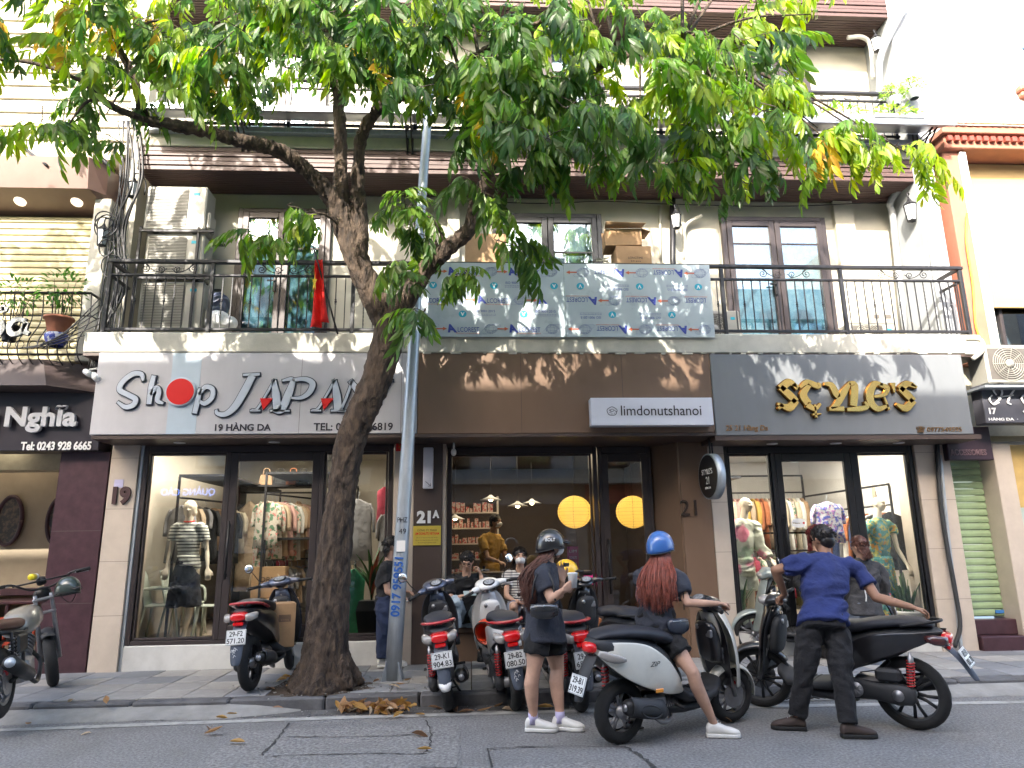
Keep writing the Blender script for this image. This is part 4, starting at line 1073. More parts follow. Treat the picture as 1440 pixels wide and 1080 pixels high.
# ================================================================ shopfronts
def area(name, loc, size, energy, col, rot=(0, 0, 0)):
    l = bpy.data.lights.new(name, 'AREA'); l.shape = 'RECTANGLE'; l.size = size[0]; l.size_y = size[1]; l.energy = energy; l.color = col
    o = bpy.data.objects.new(name, l); COL.objects.link(o); o.location = loc; o.rotation_euler = rot; return o
def room(t, x0, x1, y0, y1, z0, z1, mw, mf, mc):
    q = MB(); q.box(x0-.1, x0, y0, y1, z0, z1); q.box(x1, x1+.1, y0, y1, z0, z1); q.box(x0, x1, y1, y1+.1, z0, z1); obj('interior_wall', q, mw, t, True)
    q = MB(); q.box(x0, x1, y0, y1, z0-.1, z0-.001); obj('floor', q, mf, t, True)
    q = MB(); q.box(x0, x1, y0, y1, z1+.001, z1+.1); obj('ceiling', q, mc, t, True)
def frame_front(t, x0, x1, z0, z1, y, cols, m, fw=.07, door=None, extra=()):
    """cols: list of (xa,xb) glazed bays; door index"""
    q = MB(); q.box(x0, x0+.06, y-.04, y+.08, z0, z1, .006); q.box(x1-.06, x1, y-.04, y+.08, z0, z1, .006); q.box(x0+.061, x1-.061, y-.04, y+.08, z1-.09, z1, .006); q.box(x0+.061, x1-.061, y-.04, y+.08, z0, z0+.05, .006)
    obj('frame', q, m, t, True)
    for i, (a, b) in enumerate(cols):
        isd = i == door; s = .09 if isd else .025; yy = y-.025 if isd else y
        q = MB(); zt = z1-.093; zb = z0+.053
        q.box(a, a+s, yy-.02, yy+.04, zb, zt, .005); q.box(b-s, b, yy-.02, yy+.04, zb, zt, .005); q.box(a+s+.001, b-s-.001, yy-.02, yy+.04, zt-(.11 if isd else .03), zt, .005); q.box(a+s+.001, b-s-.001, yy-.02, yy+.04, zb, zb+(.15 if isd else .03), .005)
        d = obj('door' if isd else 'shop_window', q, m, t, True)
        q = MB(); q.box(a+s, b-s, yy+.006, yy+.012, zb+(.15 if isd else .03), zt-(.11 if isd else .03)); o = obj('pane', q, m_glass, d); o.data.transform(wmat(t).inverted())
        if isd:
            q = MB(); hx = a+.045; q.tube([(hx, yy-.07, z0+.75), (hx, yy-.07, z0+1.45)], .014, 10); q.cyl((hx, yy-.07, z0+.8), (hx, yy-.02, z0+.8), .009, n=8); q.cyl((hx, yy-.07, z0+1.4), (hx, yy-.02, z0+1.4), .009, n=8); o = obj('handle', q, m_black, d); o.data.transform(wmat(t).inverted())
    # mullions between bays
    q = MB()
    for (a, b), (c, d_) in zip(cols, cols[1:]):
        if c-b > .01: q.box(b+.001, c-.001, y-.045, y+.085, z0+.05, z1-.09, .005)
    if q.v: obj('mullion', q, m, t, True)
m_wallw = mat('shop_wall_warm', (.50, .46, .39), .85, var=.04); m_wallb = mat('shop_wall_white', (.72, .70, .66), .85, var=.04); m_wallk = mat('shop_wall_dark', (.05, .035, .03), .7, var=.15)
m_floor1 = mat('shop_floor', (.36, .30, .24), .35, var=.15, vs=3); m_lamp = mat('lit_lamp', (.9, .85, .75), emit=(1, .87, .66), es=4); m_lampw = mat('lit_lamp_white', (.9, .9, .9), emit=(1, .96, .9), es=4)
# ---------------- shop 19 (left)
s1 = thing('shopfront', 'glazed shopfront with bronze frame and white plinth under the grey Shop JAPAN sign', 'shopfront', (-2.6, 9.08, 0))
q = MB(); q.box(-4.51, -4.17, 9.0, 9.5, .10, 3.86, .006); obj('tiled_pillar', q, m_tile, s1, True)
q = MB()
for z in (.75, 1.38, 2.01, 2.64): q.box(-4.512, -4.168, 8.998, 9.02, z, z+.004)
obj('tile_joint', q, m_grille, s1, True, kind='stuff')
q = MB(); q.box(-4.168, -4.132, 9.03, 9.3, .10, 3.86, .004); obj('steel_strip', q, m_steel, s1, True)
q = MB(); q.box(-4.13, -.99, 9.02, 9.3, .10, .40, .01); obj('plinth', q, m_base, s1, True)
frame_front(s1, -4.13, -1.0, .401, 2.80, 9.08, [(-4.06, -3.10), (-3.04, -1.93), (-1.87, -1.07)], m_frame, door=1)
q = MB(); q.box(-.985, -.73, 9.0, 9.5, .10, 3.86, .006); obj('tiled_pillar', q, m_tile, s1, True)
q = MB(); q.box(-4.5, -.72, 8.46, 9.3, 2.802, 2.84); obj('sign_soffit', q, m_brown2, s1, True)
room(s1, -4.3, -.85, 9.17, 13.2, .40, 3.1, m_wallw, m_floor1, m_wallw)
for x in (-3.6, -2.45, -1.5):
    q = MB(); q.tube([(x, 8.78, 2.794), (x, 8.78, 2.80)], .07, 20); obj('downlight', q, m_whitep, s1, True)
for y in (10., 11.6):
    for x in (-3.6, -2.4, -1.4):
        q = MB(); q.tube([(x, y, 3.085), (x, y, 3.099)], .09, 16); obj('ceiling_lamp', q, m_lamp, s1, True)
area('window_lamp', (-3.3, 9.5, 3.0), (1.2, .3), 8, (1, .90, .76)); area('window_lamp', (4.6, 9.45, 2.9), (2.0, .3), 9, (1, .92, .8))
area('shop_lamp', (-2.5, 10.3, 3.05), (2.8, 2.2), 25, (1, .88, .72))
# ---------------- shop 21A (centre)
s2 = thing('shopfront', 'dark brown cafe shopfront with large window, round yellow lanterns inside and angled number 21 panel', 'shopfront', (1.2, 9.3, 0))
YC = 9.40
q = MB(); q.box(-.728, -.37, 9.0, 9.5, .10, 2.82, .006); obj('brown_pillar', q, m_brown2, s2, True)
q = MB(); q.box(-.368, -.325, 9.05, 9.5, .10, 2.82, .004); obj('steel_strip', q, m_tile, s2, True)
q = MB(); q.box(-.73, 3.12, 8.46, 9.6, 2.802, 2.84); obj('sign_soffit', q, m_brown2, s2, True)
q = MB(); q.box(-.32, 1.62, 9.15, YC+.06, .10, .46, .01); q.box(-.32, 1.62, 9.1, YC+.06, .461, .52, .01); obj('bench_plinth', q, m_brown, s2, True)
frame_front(s2, -.32, 1.70, .525, 2.80, YC, [(-.28, 1.62)], m_frame)
q = MB(); q.box(-.25, 1.6, YC+.09, YC+.5, 1.10, 1.16, .006); obj('counter', q, m_brown, s2, True)
frame_front(s2, 1.72, 2.46, .12, 2.80, YC+.06, [(1.77, 2.41)], m_frame, door=0)
q = MB(); q.add([(2.46, 9.5, .1), (2.47, 9.5, .1), (2.72, 9.02, .1), (2.70, 9.02, .1), (2.46, 9.5, 2.80), (2.47, 9.5, 2.80), (2.72, 9.02, 2.80), (2.70, 9.02, 2.80)], [(0, 1, 2, 3), (4, 7, 6, 5), (0, 3, 7, 4), (1, 5, 6, 2), (0, 4, 5, 1), (3, 2, 6, 7)]); obj('angled_panel', q, m_brown, s2, True)
q = MB(); q.box(2.722, 3.115, 9.0, 9.5, .10, 2.80, .006); obj('brown_pillar', q, m_brown, s2, True)
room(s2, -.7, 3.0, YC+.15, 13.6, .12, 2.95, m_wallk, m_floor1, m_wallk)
area('cafe_lamp', (1.0, 11.6, 2.9), (2.2, 2.2), 9, (1, .80, .55))
# ---------------- shop 21 (right)
s3 = thing('shopfront', 'glazed clothes shopfront with black frame and beige tiled pillars under the gold lettered grey sign', 'shopfront', (4.6, 9.08, 0))
q = MB(); q.box(3.118, 3.33, 9.0, 9.5, .10, 3.86, .006); obj('tiled_pillar', q, m_tile, s3, True)
q = MB(); q.box(3.335, 6.0, 9.02, 9.3, .10, .40, .01); obj('plinth', q, m_base, s3, True)
frame_front(s3, 3.335, 5.94, .401, 2.74, 9.08, [(3.40, 3.97), (4.03, 5.06), (5.16, 5.87)], m_frameb, door=1)
q = MB(); q.box(5.945, 6.42, 9.0, 9.5, .10, 3.86, .006); obj('tiled_pillar', q, m_tile, s3, True)
q = MB()
for z in (.75, 1.38, 2.01, 2.64): q.box(5.943, 6.422, 8.998, 9.02, z, z+.004); q.box(3.116, 3.332, 8.998, 9.02, z, z+.004)
obj('tile_joint', q, m_grille, s3, True, kind='stuff')
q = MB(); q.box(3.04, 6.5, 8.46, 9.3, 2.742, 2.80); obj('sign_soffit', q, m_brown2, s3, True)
room(s3, 3.2, 6.35, 9.17, 13.2, .40, 3.0, m_wallb, m_floor1, m_wallb)
for x in (3.9, 4.75, 5.6):
    q = MB(); q.tube([(x, 8.78, 2.733), (x, 8.78, 2.741)], .07, 20); obj('downlight', q, m_whitep, s3, True)
for y in (9.9, 11.6):
    for x in (3.9, 4.7, 5.6):
        q = MB(); q.tube([(x, y, 2.985), (x, y, 2.999)], .08, 16); obj('ceiling_lamp', q, m_lampw, s3, True)
area('boutique_lamp', (4.7, 10.2, 2.96), (2.6, 2.1), 28, (1, .90, .76))

# ================================================================ signboards
m_sgrey = mat('sign_grey_white', (.47, .46, .48), .42, var=.05, vs=2, streak=(2, 2, .4), dirt=.10); m_sblue = mat('sign_pale_blue', (.42, .50, .57), .42, var=.03)
m_sdark = mat('sign_slate_grey', (.165, .175, .185), .35, var=.05, vs=2, streak=(2, 2, .4), dirt=.10, spec=.6)
def board(name, label, x0, x1, z0, z1, y, m, depth=.35, b=.008):
    t = thing(name, label, 'sign', ((x0+x1)/2, y, z0)); q = MB(); q.box(x0, x1, y, y+depth, z0, z1, b); obj('board', q, m, t, True); return t
b1 = board('shop_sign', 'wide pale grey signboard with Shop JAPAN lettering and a red disc', -4.52, -.665, 2.85, 3.862, YB, m_sgrey)
q = MB(); xa, xb = X(238, 560, YB), X(279, 560, YB); q.box(xa, xb, YB-.004, YB+.01, 2.856, 3.856); obj('pale_blue_band', q, m_sblue, b1, True)
for x in (-3.3, -2.08, -.86): q = MB(); q.box(x, x+.004, YB-.0015, YB+.01, 2.855, 3.857); obj('panel_joint', q, m_grille, b1, True)
m_edge = mat('letter_edge_dark', (.03, .035, .05), .4); m_lface = mat('letter_face_silver', (.50, .54, .60), .3, var=.05, metal=.2); m_redd = mat('sun_red', (.62, .008, .006), .35, var=.02)
def stroke_letter(t, paths, w, m_face, m_back, y, name='letter', depth=.035, rim=.012, taper=True):
    """calligraphic raised letter: paths of (px,py[,width factor]) on the sign"""
    qb = MB(); qf = MB()
    for pts in paths:
        pp = [P(p[0], p[1], y) for p in pts]; ww = [p[2] if len(p) > 2 else 1. for p in pts]; c = bez([(p.x, y, p.z) for p in pp], 8); n = len(c); wi = lerpl(ww, n)
        for q, extra, y0, y1 in ((qb, rim, y-depth*.6, y+.0), (qf, 0, y-depth, y-depth*.59)):
            L_ = []; R_ = []
            for i in range(n):
                tt = (c[min(i+1, n-1)]-c[max(i-1, 0)]); tt.normalize(); nn = V((-tt.z, 0, tt.x)); hw = w*wi[i]/2+extra
                L_.append(c[i]+nn*hw); R_.append(c[i]-nn*hw)
            if extra:
                d0 = (c[0]-c[1]).normalized()*extra; d1 = (c[-1]-c[-2]).normalized()*extra; L_[0] += d0; R_[0] += d0; L_[-1] += d1; R_[-1] += d1
            rings = [[(L_[i].x, y0, L_[i].z), (R_[i].x, y0, R_[i].z), (R_[i].x, y1, R_[i].z), (L_[i].x, y1, L_[i].z)] for i in range(n)]
            q.loft(rings, True, False)
    o = obj(name, qb, m_back, t, True); f = obj('letter_face', qf, m_face, o); f.data.transform(wmat(t).inverted())
    return o
S_ = lambda paths, w=.055: stroke_letter(b1, paths, w, m_lface, m_edge, YB)
S_([[(203, 536, .5), (200, 527, 1), (188, 527, 1.1), (174, 538, 1.1), (170, 549, 1.1), (182, 556, 1.1), (192, 562, 1.1), (189, 570, 1.1), (178, 573, 1), (167, 566, .5)]])
S_([[(218, 529, .9), (214, 545, 1.1), (211, 569, 1)], [(213, 556, .6), (221, 546, 1), (225, 552, 1), (223, 564, 1), (231, 568, .5)]])
q = MB(); c = P(255, 551.5, YB); q.lathe([(.178, 0), (.178, .03), (.172, .034)], 40, M=TR(c.x, YB, c.z) @ rotm(rx=90), smooth=False); o = obj('disc_rim', q, m_lface, b1, True)
q = MB(); q.lathe([(.160, .034), (.160, .042), (.001, .042)], 40, M=TR(c.x, YB, c.z) @ rotm(rx=90), smooth=False); obj('red_disc', q, m_redd, b1, True)
S_([[(283, 547, .8), (279, 565, 1.1), (275, 582, 1)], [(281, 556, .6), (290, 545, 1), (300, 548, 1), (299, 560, 1), (289, 568, 1), (281, 564, .5)]])
# JAPAN in slanted serif capitals
S_([[(343, 528, .5), (366, 527, .6)], [(356, 529, 1.5), (344, 552, 1.6), (331, 573, 1.5), (318, 583, 1.1), (307, 582, .8), (305, 577, .5)]])
def A_(x):
    S_([[(x+38, 535, .5), (x+26, 556, .45), (x+14, 575, .45), (x+6, 577, .3)], [(x+37, 535, .8), (x+40, 556, 1.7), (x+42, 577, 1.7)], [(x+4, 578, .35), (x+18, 578, .35)], [(x+32, 578, .4), (x+52, 578, .4)]])
    q = MB(); a, b_, c_ = [P(*v, YB) for v in ((x+18, 561), (x+36, 561), (x+22, 577))]; q.prism([(a.x, a.z), (b_.x, b_.z), (c_.x, c_.z)], YB-.04, YB-.002); obj('red_triangle', q, m_redd, b1, True)
A_(349)
S_([[(398, 536, .4), (412, 535, 1), (406, 556, 1.7), (396, 577, 1.6), (384, 578, .4)], [(412, 535, .7), (430, 534, 1), (440, 540, 1.3), (436, 552, 1.2), (424, 560, .8), (408, 560, .4)], [(386, 578.5, .4), (408, 578.5, .4)]])
A_(434)
S_([[(496, 536, .5), (489, 556, .6), (480, 577, .5)], [(493, 536, 1), (508, 556, 1.7), (522, 577, 1.4)], [(549, 536, .5), (538, 556, .6), (524, 578, .6)], [(476, 578.5, .4), (488, 578.5, .4)], [(543, 535.5, .4), (553, 535.5, .4)]])
m_ink2 = mat('sign_ink', (.015, .012, .02), .5)
text('19 HÀNG DA', m_ink2, V((X(342, 600, YB), YB-.004, Z(342, 600, YB))), w=.66, h=.105, parent=b1, bold=.02)
text('TEL: 043.926.6819', m_ink2, V((X(497, 600, YB), YB-.004, Z(497, 600, YB))), w=.95, h=.095, parent=b1, bold=.02)
b2 = board('fascia_panel', 'plain brown fascia panel above the cafe, dappled with sun', -.66, 3.05, 2.842, 3.864, YB+.01, m_brown)
for x in (.62, 1.9): 
    q = MB(); q.box(x, x+.005, YB+.008, YB+.02, 2.85, 3.86); obj('panel_joint', q, m_brown2, b2, True)
b3 = board('lightbox_sign', 'white cafe lightbox with slim black lettering and a small doughnut drawing', X(831, 578, 8.3), X(1003, 578, 8.3), Z(917, 598, 8.3), Z(917, 559, 8.3), 8.31, mat('lightbox_white', (.62, .63, .70), .35, var=.02), .138, .006)
text('limdonutshanoi', m_ink2, V((X(930, 577, 8.3), 8.306, Z(930, 577, 8.3))), w=X(987, 577, 8.3)-X(874, 577, 8.3), h=.125, parent=b3, name='lettering')
c = P(861, 578, 8.3); q = MB()
q.tube([(c.x+.062*cos(a)*(1+.05*sin(5*a)), 8.308, c.z+.052*sin(a)*(1+.05*sin(5*a))) for a in np.linspace(0, 2*pi, 30)], .0035, 4); q.tube([(c.x+.02*cos(a), 8.308, c.z+.015*sin(a)+.01) for a in np.linspace(0, 2*pi, 16)], .003, 4)
random.seed(2)
for k in range(12): a = random.uniform(0, 2*pi); r_ = random.uniform(.03, .048); q.tube([(c.x+r_*cos(a), 8.308, c.z+r_*.8*sin(a)), (c.x+r_*cos(a)+.01, 8.308, c.z+r_*.8*sin(a)+.006)], .003, 4)
obj('doughnut_drawing', q, m_ink2, b3, True)
b4 = board('shop_sign', 'slate grey signboard with large gold blackletter STYLE\'S lettering', 3.052, 6.40, 2.80, 3.85, YB-.004, m_sdark)
# gold blackletter letters: chunky broken strokes
def gold(paths, w=.058):
    o = stroke_letter(b4, paths, w, m_gold, mat('gold_edge', (.22, .12, .04), .25, metal=1.), YB-.004, depth=.06, rim=.008)
gold([[(1120, 546, .5), (1107, 539, 1.6), (1095, 548, 1.7)], [(1095, 546, 1.3), (1107, 556, 1.7), (1117, 566, 1.5)], [(1117, 564, 1.5), (1107, 574, 1.7), (1091, 569, .5)], [(1113, 541, 1), (1118, 549, .4)], [(1092, 576, .5), (1098, 570, 1)]])
gold([[(1122, 546, .5), (1132, 539, 1.2), (1147, 544, 1.3), (1150, 540, .6)], [(1136, 542, .8), (1127, 556, 1.7), (1134, 569, 1.6)], [(1132, 570, 1.4), (1143, 576, .9), (1151, 569, .5)], [(1143, 570, .4), (1145, 588, .5)], [(1140, 584, .4), (1152, 583, .2)]])
gold([[(1156, 541, .5), (1166, 543, 1.3), (1173, 555, 1.5), (1176, 560, 1)], [(1192, 540, .7), (1184, 552, 1.5), (1175, 568, 1.4), (1166, 575, .6)], [(1163, 576, .8), (1184, 576, 1)]])
gold([[(1191, 540, .7), (1198, 543, 1.6), (1198, 560, 1.7), (1197, 572, 1.5)], [(1188, 577, .7), (1205, 576, 1.1), (1216, 573, .9), (1213, 566, .4)]])
gold([[(1238, 542, .5), (1227, 541, 1.3), (1220, 554, 1.7), (1222, 568, 1.6), (1232, 576, 1.2), (1246, 571, .5)], [(1234, 542, .9), (1244, 547, 1.2), (1240, 556, .8), (1226, 559, .5)], [(1240, 560, .4), (1247, 577, .5)]])
gold([[(1252, 540, 1.1), (1254, 553, .3)]])
gold([[(1284, 546, .5), (1272, 541, 1.4), (1262, 549, 1.6)], [(1262, 547, 1.3), (1272, 556, 1.7), (1281, 565, 1.5)], [(1281, 564, 1.5), (1270, 575, 1.6), (1257, 569, .5)], [(1278, 541, .9), (1286, 546, .3)]])
m_bronze = mat('bronze_letters', (.30, .17, .08), .3, metal=.9)
text('25 21 Hàng Da', m_bronze, V((X(1050, 603, YB), YB-.008, Z(1050, 603, YB))), w=.54, h=.09, parent=b4, ext=.01, shear=.1, bold=.01)
text('☎ 0977549595', m_bronze, V((X(1320, 604, YB), YB-.008, Z(1320, 604, YB))), w=.60, h=.085, parent=b4, ext=.01, shear=.1, bold=.01)

# small signs
t = thing('number_sign', 'brown raised house number 19 on the beige tiled pillar', 'sign', (X(172, 697, 9.0), 9.0, Z(172, 697, 9.0)))
text('19', mat('brown_number', (.06, .03, .03), .4), V((X(172, 697, 9.0), 8.985, Z(172, 697, 9.0))), w=.215, h=.225, ext=.03, parent=t, bold=.05, name='digits')
t = thing('notice_sticker', 'small lilac paper sticker above the number 19', 'sticker', P(167, 680, 8.995)); q = MB(); q.box(-.055, .055, -.002, 0, -.05, .05); obj('paper', q, mat('lilac_paper', (.45, .43, .62), .7), t)
t = thing('number_sign', 'white raised house number 21A on the dark brown pillar', 'sign', P(602, 727, 9.0))
text('21', m_whitep, P(596, 727, 8.985), w=.175, h=.155, ext=.02, parent=t, bold=.05, name='digits'); text('A', m_whitep, P(613, 723, 8.985), w=.085, h=.10, ext=.02, parent=t, bold=.06, name='digits')
t = thing('notice_plaque', 'yellow company plaque with red and dark print below the number 21A', 'plaque', P(600, 753, 9.0)); m_ye = mat('plaque_yellow', (.52, .40, .06), .45, dirt=.1)
x0, x1 = X(581, 753, 8.99), X(620, 753, 8.99); z1, z0 = Z(600, 739.5, 8.99), Z(600, 767, 8.99)
q = MB(); q.box(x0, x1, 8.985, 8.998, z0, z1, .003); obj('plate', q, m_ye, t, True)
text('CÔNG TY TNHH', m_ink2, V(((x0+x1)/2, 8.984, z1-.05)), w=.24, h=.03, parent=t, ext=.002)
text('LIM DONUTS VIETNAM', m_redd, V(((x0+x1)/2, 8.984, z1-.095)), w=.30, h=.032, parent=t, ext=.002, bold=.02)
for k, w_ in enumerate((.26, .28, .22)): text('Địa chỉ: 21A Hàng Da, Hoàn Kiếm, Hà Nội', m_ink2, V(((x0+x1)/2, 8.984, z1-.145-k*.03)), w=w_, h=.016, parent=t, ext=.002)
t = thing('lightbox_sign', 'narrow vertical white lightbox with a small arrow at the cafe pillar', 'sign', P(602, 657, 8.9))
x0, x1 = X(595, 657, 8.9), X(609, 657, 8.9); z1, z0 = Z(602, 629, 8.9), Z(602, 687, 8.9)
q = MB(); q.box(x0, x1, 8.9, 8.999, z0, z1, .01); obj('case', q, mat('lightbox_lilac', (.55, .55, .62), .4), t, True)
xc = (x0+x1)/2; q = MB(); q.tube([(xc-.03, 8.897, z0+.09), (xc+.035, 8.897, z0+.03)], .003, 4); q.tube([(xc+.035, 8.897, z0+.065), (xc+.035, 8.897, z0+.03), (xc, 8.897, z0+.03)], .003, 4); obj('arrow', q, m_ink2, t, True)
t = thing('notice_sticker', 'small red sign high on the beige pillar beside the lamp post', 'sticker', P(562, 627, 8.995)); q = MB(); q.box(-.045, .045, -.01, 0, -.07, .07, .003); obj('plate', q, m_redd, t)
text('5', m_gold, P(562, 627, 8.98), h=.06, parent=t, ext=.002)
t = thing('number_sign', 'dark raised house number 21 on the brown angled pillar', 'sign', P(966, 714, 9.0))
text('21', mat('dark_number', (.03, .018, .014), .4), P(968, 714, 8.985), w=.215, h=.20, ext=.03, parent=t, bold=.0, name='digits')
# round projecting sign
t = thing('projecting_sign', 'round black STYLE\'S 21 sign with white rim hung before the tiled pillar', 'sign', (3.07, 8.75, 2.2))
c = P(1001, 670, 8.62); Mx = TR(c.x, c.y, c.z) @ rotm(rz=-84)
q = MB(M=Mx); q.lathe([(.27, -.05), (.285, -.05), (.285, .05), (.27, .05)], 40, M=rotm(rx=90)); q.lathe([(.27, -.052), (.001, -.052)], 40, M=rotm(rx=90), cap=False); obj('rim', q, m_steel, t, True)
q = MB(M=Mx); q.lathe([(.001, -.045), (.265, -.045), (.265, .045), (.001, .045)], 40, M=rotm(rx=90), cap=False); q.lathe([(.001, .056), (.265, .056)], 40, M=rotm(rx=90), cap=False); f = obj('disc', q, m_frameb, t, True)
for s, hh, ww, z in (("STYLE'S", .07, .30, .06), ('21', .09, .09, -.05), ('HÀNG DA', .035, .16, -.14)):
    me = text_mesh(s, w=ww, h=hh, ext=.004); me.materials.append(m_whitep); me.transform(wmat(t).inverted() @ Mx @ TR(0, -.062, z) @ Matrix.Rotation(pi/2, 4, 'X')); link('lettering', me, t)
q = MB(); q.tube([(c.x, c.y, c.z+.28), (c.x, c.y, 2.80)], .012, 8); q.tube([(c.x+.06, c.y+.08, c.z+.27), (c.x+.06, c.y+.08, 2.80)], .012, 8); obj('hanger', q, m_iron, t, True)
# oval door sticker
t = thing('notice_sticker', 'small white rounded sticker with red mark on the right shop door glass', 'sticker', P(1123, 735.5, 9.05)); q = MB(); w_ = .095
q.prism([(w_*cos(a)*(1 if abs(cos(a)) < .8 else 1), .06*math.copysign(abs(sin(a))**.6, sin(a))) for a in np.linspace(0, 2*pi, 28)[:-1]], -.003, 0); obj('paper', q, m_whitep, t)
text('Welcome', m_gold, P(1120, 735.5, 9.045), w=.10, h=.02, parent=t, ext=.001)
q = MB(); q.box(.055, .08, -.005, -.003, -.012, .012); obj('mark', q, m_redd, t)
# composite panel in front of the railing
al = thing('composite_panel', 'blue grey film covered aluminium panel with repeated ALCOREST print tied along the balcony railing', 'panel', (1.2, 8.42, 4.13))
x0, x1 = X(590, 420, 8.42), X(1001, 420, 8.42); z0 = Z(800, 474, 8.42); zt = Z(800, 371, 8.42); xm = X(794, 420, 8.42)
m_film = mat('panel_film', (.43, .49, .52), .28, var=.05, vs=3, coat=.3)
for a, b_ in ((x0, xm-.002), (xm+.002, x1)):
    q = MB(); q.box(a, b_, 8.415, 8.42, z0, zt); obj('panel_sheet', q, m_film, al, True)
m_pb = mat('print_blue', (.04, .06, .30), .5); m_pr = mat('print_red', (.55, .13, .06), .5); m_pc = mat('print_cyan', (.02, .35, .48), .5)
tm = {k: text_mesh(s, w=w_, h=h_, ext=.0012, **kw) for k, s, w_, h_, kw in (('A', 'A', .12, .11, dict(bold=.05, shear=-.3)), ('n', 'LCOREST', .27, .062, {}), ('s', 'Aluminum composite panel', .30, .022, {}), ('iso', 'ISO 9001:2015', .26, .032, {}), ('l', 'Đảm bảo chất lượng sản phẩm theo tiêu chuẩn', .28, .014, {}), ('v', 'V', .05, .05, dict(bold=.04)))}
for k in tm: tm[k].materials.append({'A': m_pb, 'n': m_pb, 's': m_pr, 'iso': m_pb, 'l': m_pb, 'v': m_whitep}[k])
qg = MB()
qg.tube([(.08*cos(a), 0, .062*sin(a)) for a in np.linspace(0, 2*pi, 20)], .0010, 3)
for f_ in (.35, .75): qg.tube([(.08*f_*cos(a), 0, .062*sin(a)) for a in np.linspace(0, 2*pi, 16)], .0009, 3); qg.tube([(.08*cos(a), 0, .062*f_*sin(a)) for a in np.linspace(0, 2*pi, 16)], .0009, 3)
qg.tube([(.12*cos(a), 0, .045*sin(a)+.045*cos(a)) for a in np.linspace(0, 2*pi, 20)], .0009, 3)
glo = qg.mesh('globe_print', m_pb)
qa = MB(); qa.prism([(-.07, -.008), (.02, -.008), (.02, -.025), (.07, 0), (.02, .025), (.02, .008), (-.07, .008)], -.001, 0); arr = qa.mesh('arrow_print', m_pr)
qc = MB(); qc.prism([(.05*cos(a), .045*sin(a)) for a in np.linspace(0, 2*pi, 19)[:-1]], -.001, 0); cyd = qc.mesh('emblem_print', m_pc)
me_lines = MB()
def pr(me, x, z, flip, dy=.0022, rot90=True):
    if not (x0+.04 < x < x1-.04): return
    o = link('printed_mark', me, al); r_ = Matrix.Rotation(pi if flip else 0, 4, 'Y')
    o.matrix_basis = wmat(al).inverted() @ TR(x, 8.415-dy, z) @ r_ @ (Matrix.Rotation(pi/2, 4, 'X') if rot90 else Matrix.Identity(4))
per = .775; hgt = zt-z0
for flip, xa, xb in ((0, x0, xm), (1, xm, x1)):
    for row in range(3):
        z = zt-.12-row*.385
        if z < z0+.05: continue
        off = (row % 2)*-.4
        for i in range(-1, 4):
            bx = xa+off+i*per+.15
            for kind, dx, dz in (('g', -.02, 0), ('a', .13, 0), ('A', .27, .005), ('n', .47, -.01), ('s', .46, -.06), ('c', .02, -.19), ('iso', .30, -.15), ('l', .30, -.19), ('l', .30, -.21)):
                s = -1 if flip else 1; xx = (bx+dx) if not flip else (xa+xb)-(bx+dx); zz = z+dz*s if kind not in 'c' else z-.19
                if flip and kind in ('iso', 'l'): zz = z-.19-(dz+.19)
                if not (xa+.02 < xx < xb-.02) or zz < z0+.02 or zz > zt-.02: continue
                hw = {'g': .12, 'a': .07, 'A': .06, 'n': .14, 's': .15, 'c': .05, 'iso': .13, 'l': .14}[kind]
                if xx-hw < xa or xx+hw > xb: continue
                if kind == 'g': pr(glo, xx, zz, flip, rot90=False)
                elif kind == 'a': pr(arr, xx, zz, flip, rot90=False)
                elif kind == 'c': pr(cyd, xx, zz, flip, rot90=False); pr(tm['v'], xx, zz, flip, .004)
                else: pr(tm[kind], xx, zz, flip)
# ================================================================ left neighbour
m_lb = mat('ivory_shutter', (.44, .39, .23), .55, var=.06, dirt=.12); m_awn = mat('brown_awning', (.155, .09, .07), .4, var=.08, dirt=.1, spec=.6); m_beige = mat('beige_stone', (.50, .42, .32), .8, var=.1, dirt=.2)
m_dk = mat('sign_black', (.022, .018, .026), .35, var=.1); m_gcream = mat('grimy_cream', (.40, .37, .27), .85, dirt=.4)
lb = thing('shop_building', 'cream and brown neighbouring building at the left edge with roller shutter and cafe below', 'building', (-6.6, 9.1, 0))
q = MB(); q.box(-12, -4.73, 9.85, 10.2, 2.6, 12.5); obj('wall', q, m_gcream, lb, True)
q = MB(); q.box(-5.12, -4.90, 9.0, 9.84, 3.9, 6.2, .01); obj('shutter_pillar', q, m_creamd, lb, True)
def shutter(x0, x1, z0, z1, y, m, par, name='roller_shutter', step=.095):
    sh = link(name, None, par); n = int((z1-z0)/step); me = None
    q = MB(); q.loft([[(0, 0, 0), (0, -.016, .012), (0, -.018, step*.5), (0, -.004, step-.012), (0, .004, step-.003), (0, .01, step-.003), (0, .01, 0)], [(x1-x0, 0, 0), (x1-x0, -.016, .012), (x1-x0, -.018, step*.5), (x1-x0, -.004, step-.012), (x1-x0, .004, step-.003), (x1-x0, .01, step-.003), (x1-x0, .01, 0)]], True, False)
    me = q.mesh('shutter_slat', m); fixn(me)
    for k in range(n):
        o = link('shutter_slat', me, sh); o.matrix_basis = wmat(par).inverted() @ TR(x0, y, z0+k*step)
    return sh
shutter(-9, -5.13, 3.95, 6.12, 9.25, m_lb, lb)
# upper floor: sunlit louvres above the awning
q = MB()
for k in range(22):
    z = 7.05+k*.11; q.box(-10, -4.9, 9.30+.02*(k % 2), 9.40, z, z+.09, .006)
obj('louvre_slat', q, mat('cream_louvre', (.46, .43, .34), .7, dirt=.15), lb, True, kind='stuff')
q = MB(); q.box(-12, -5.0, 9.05, 9.45, 6.80, 7.02, .02); obj('cornice', q, m_beige, lb, True)
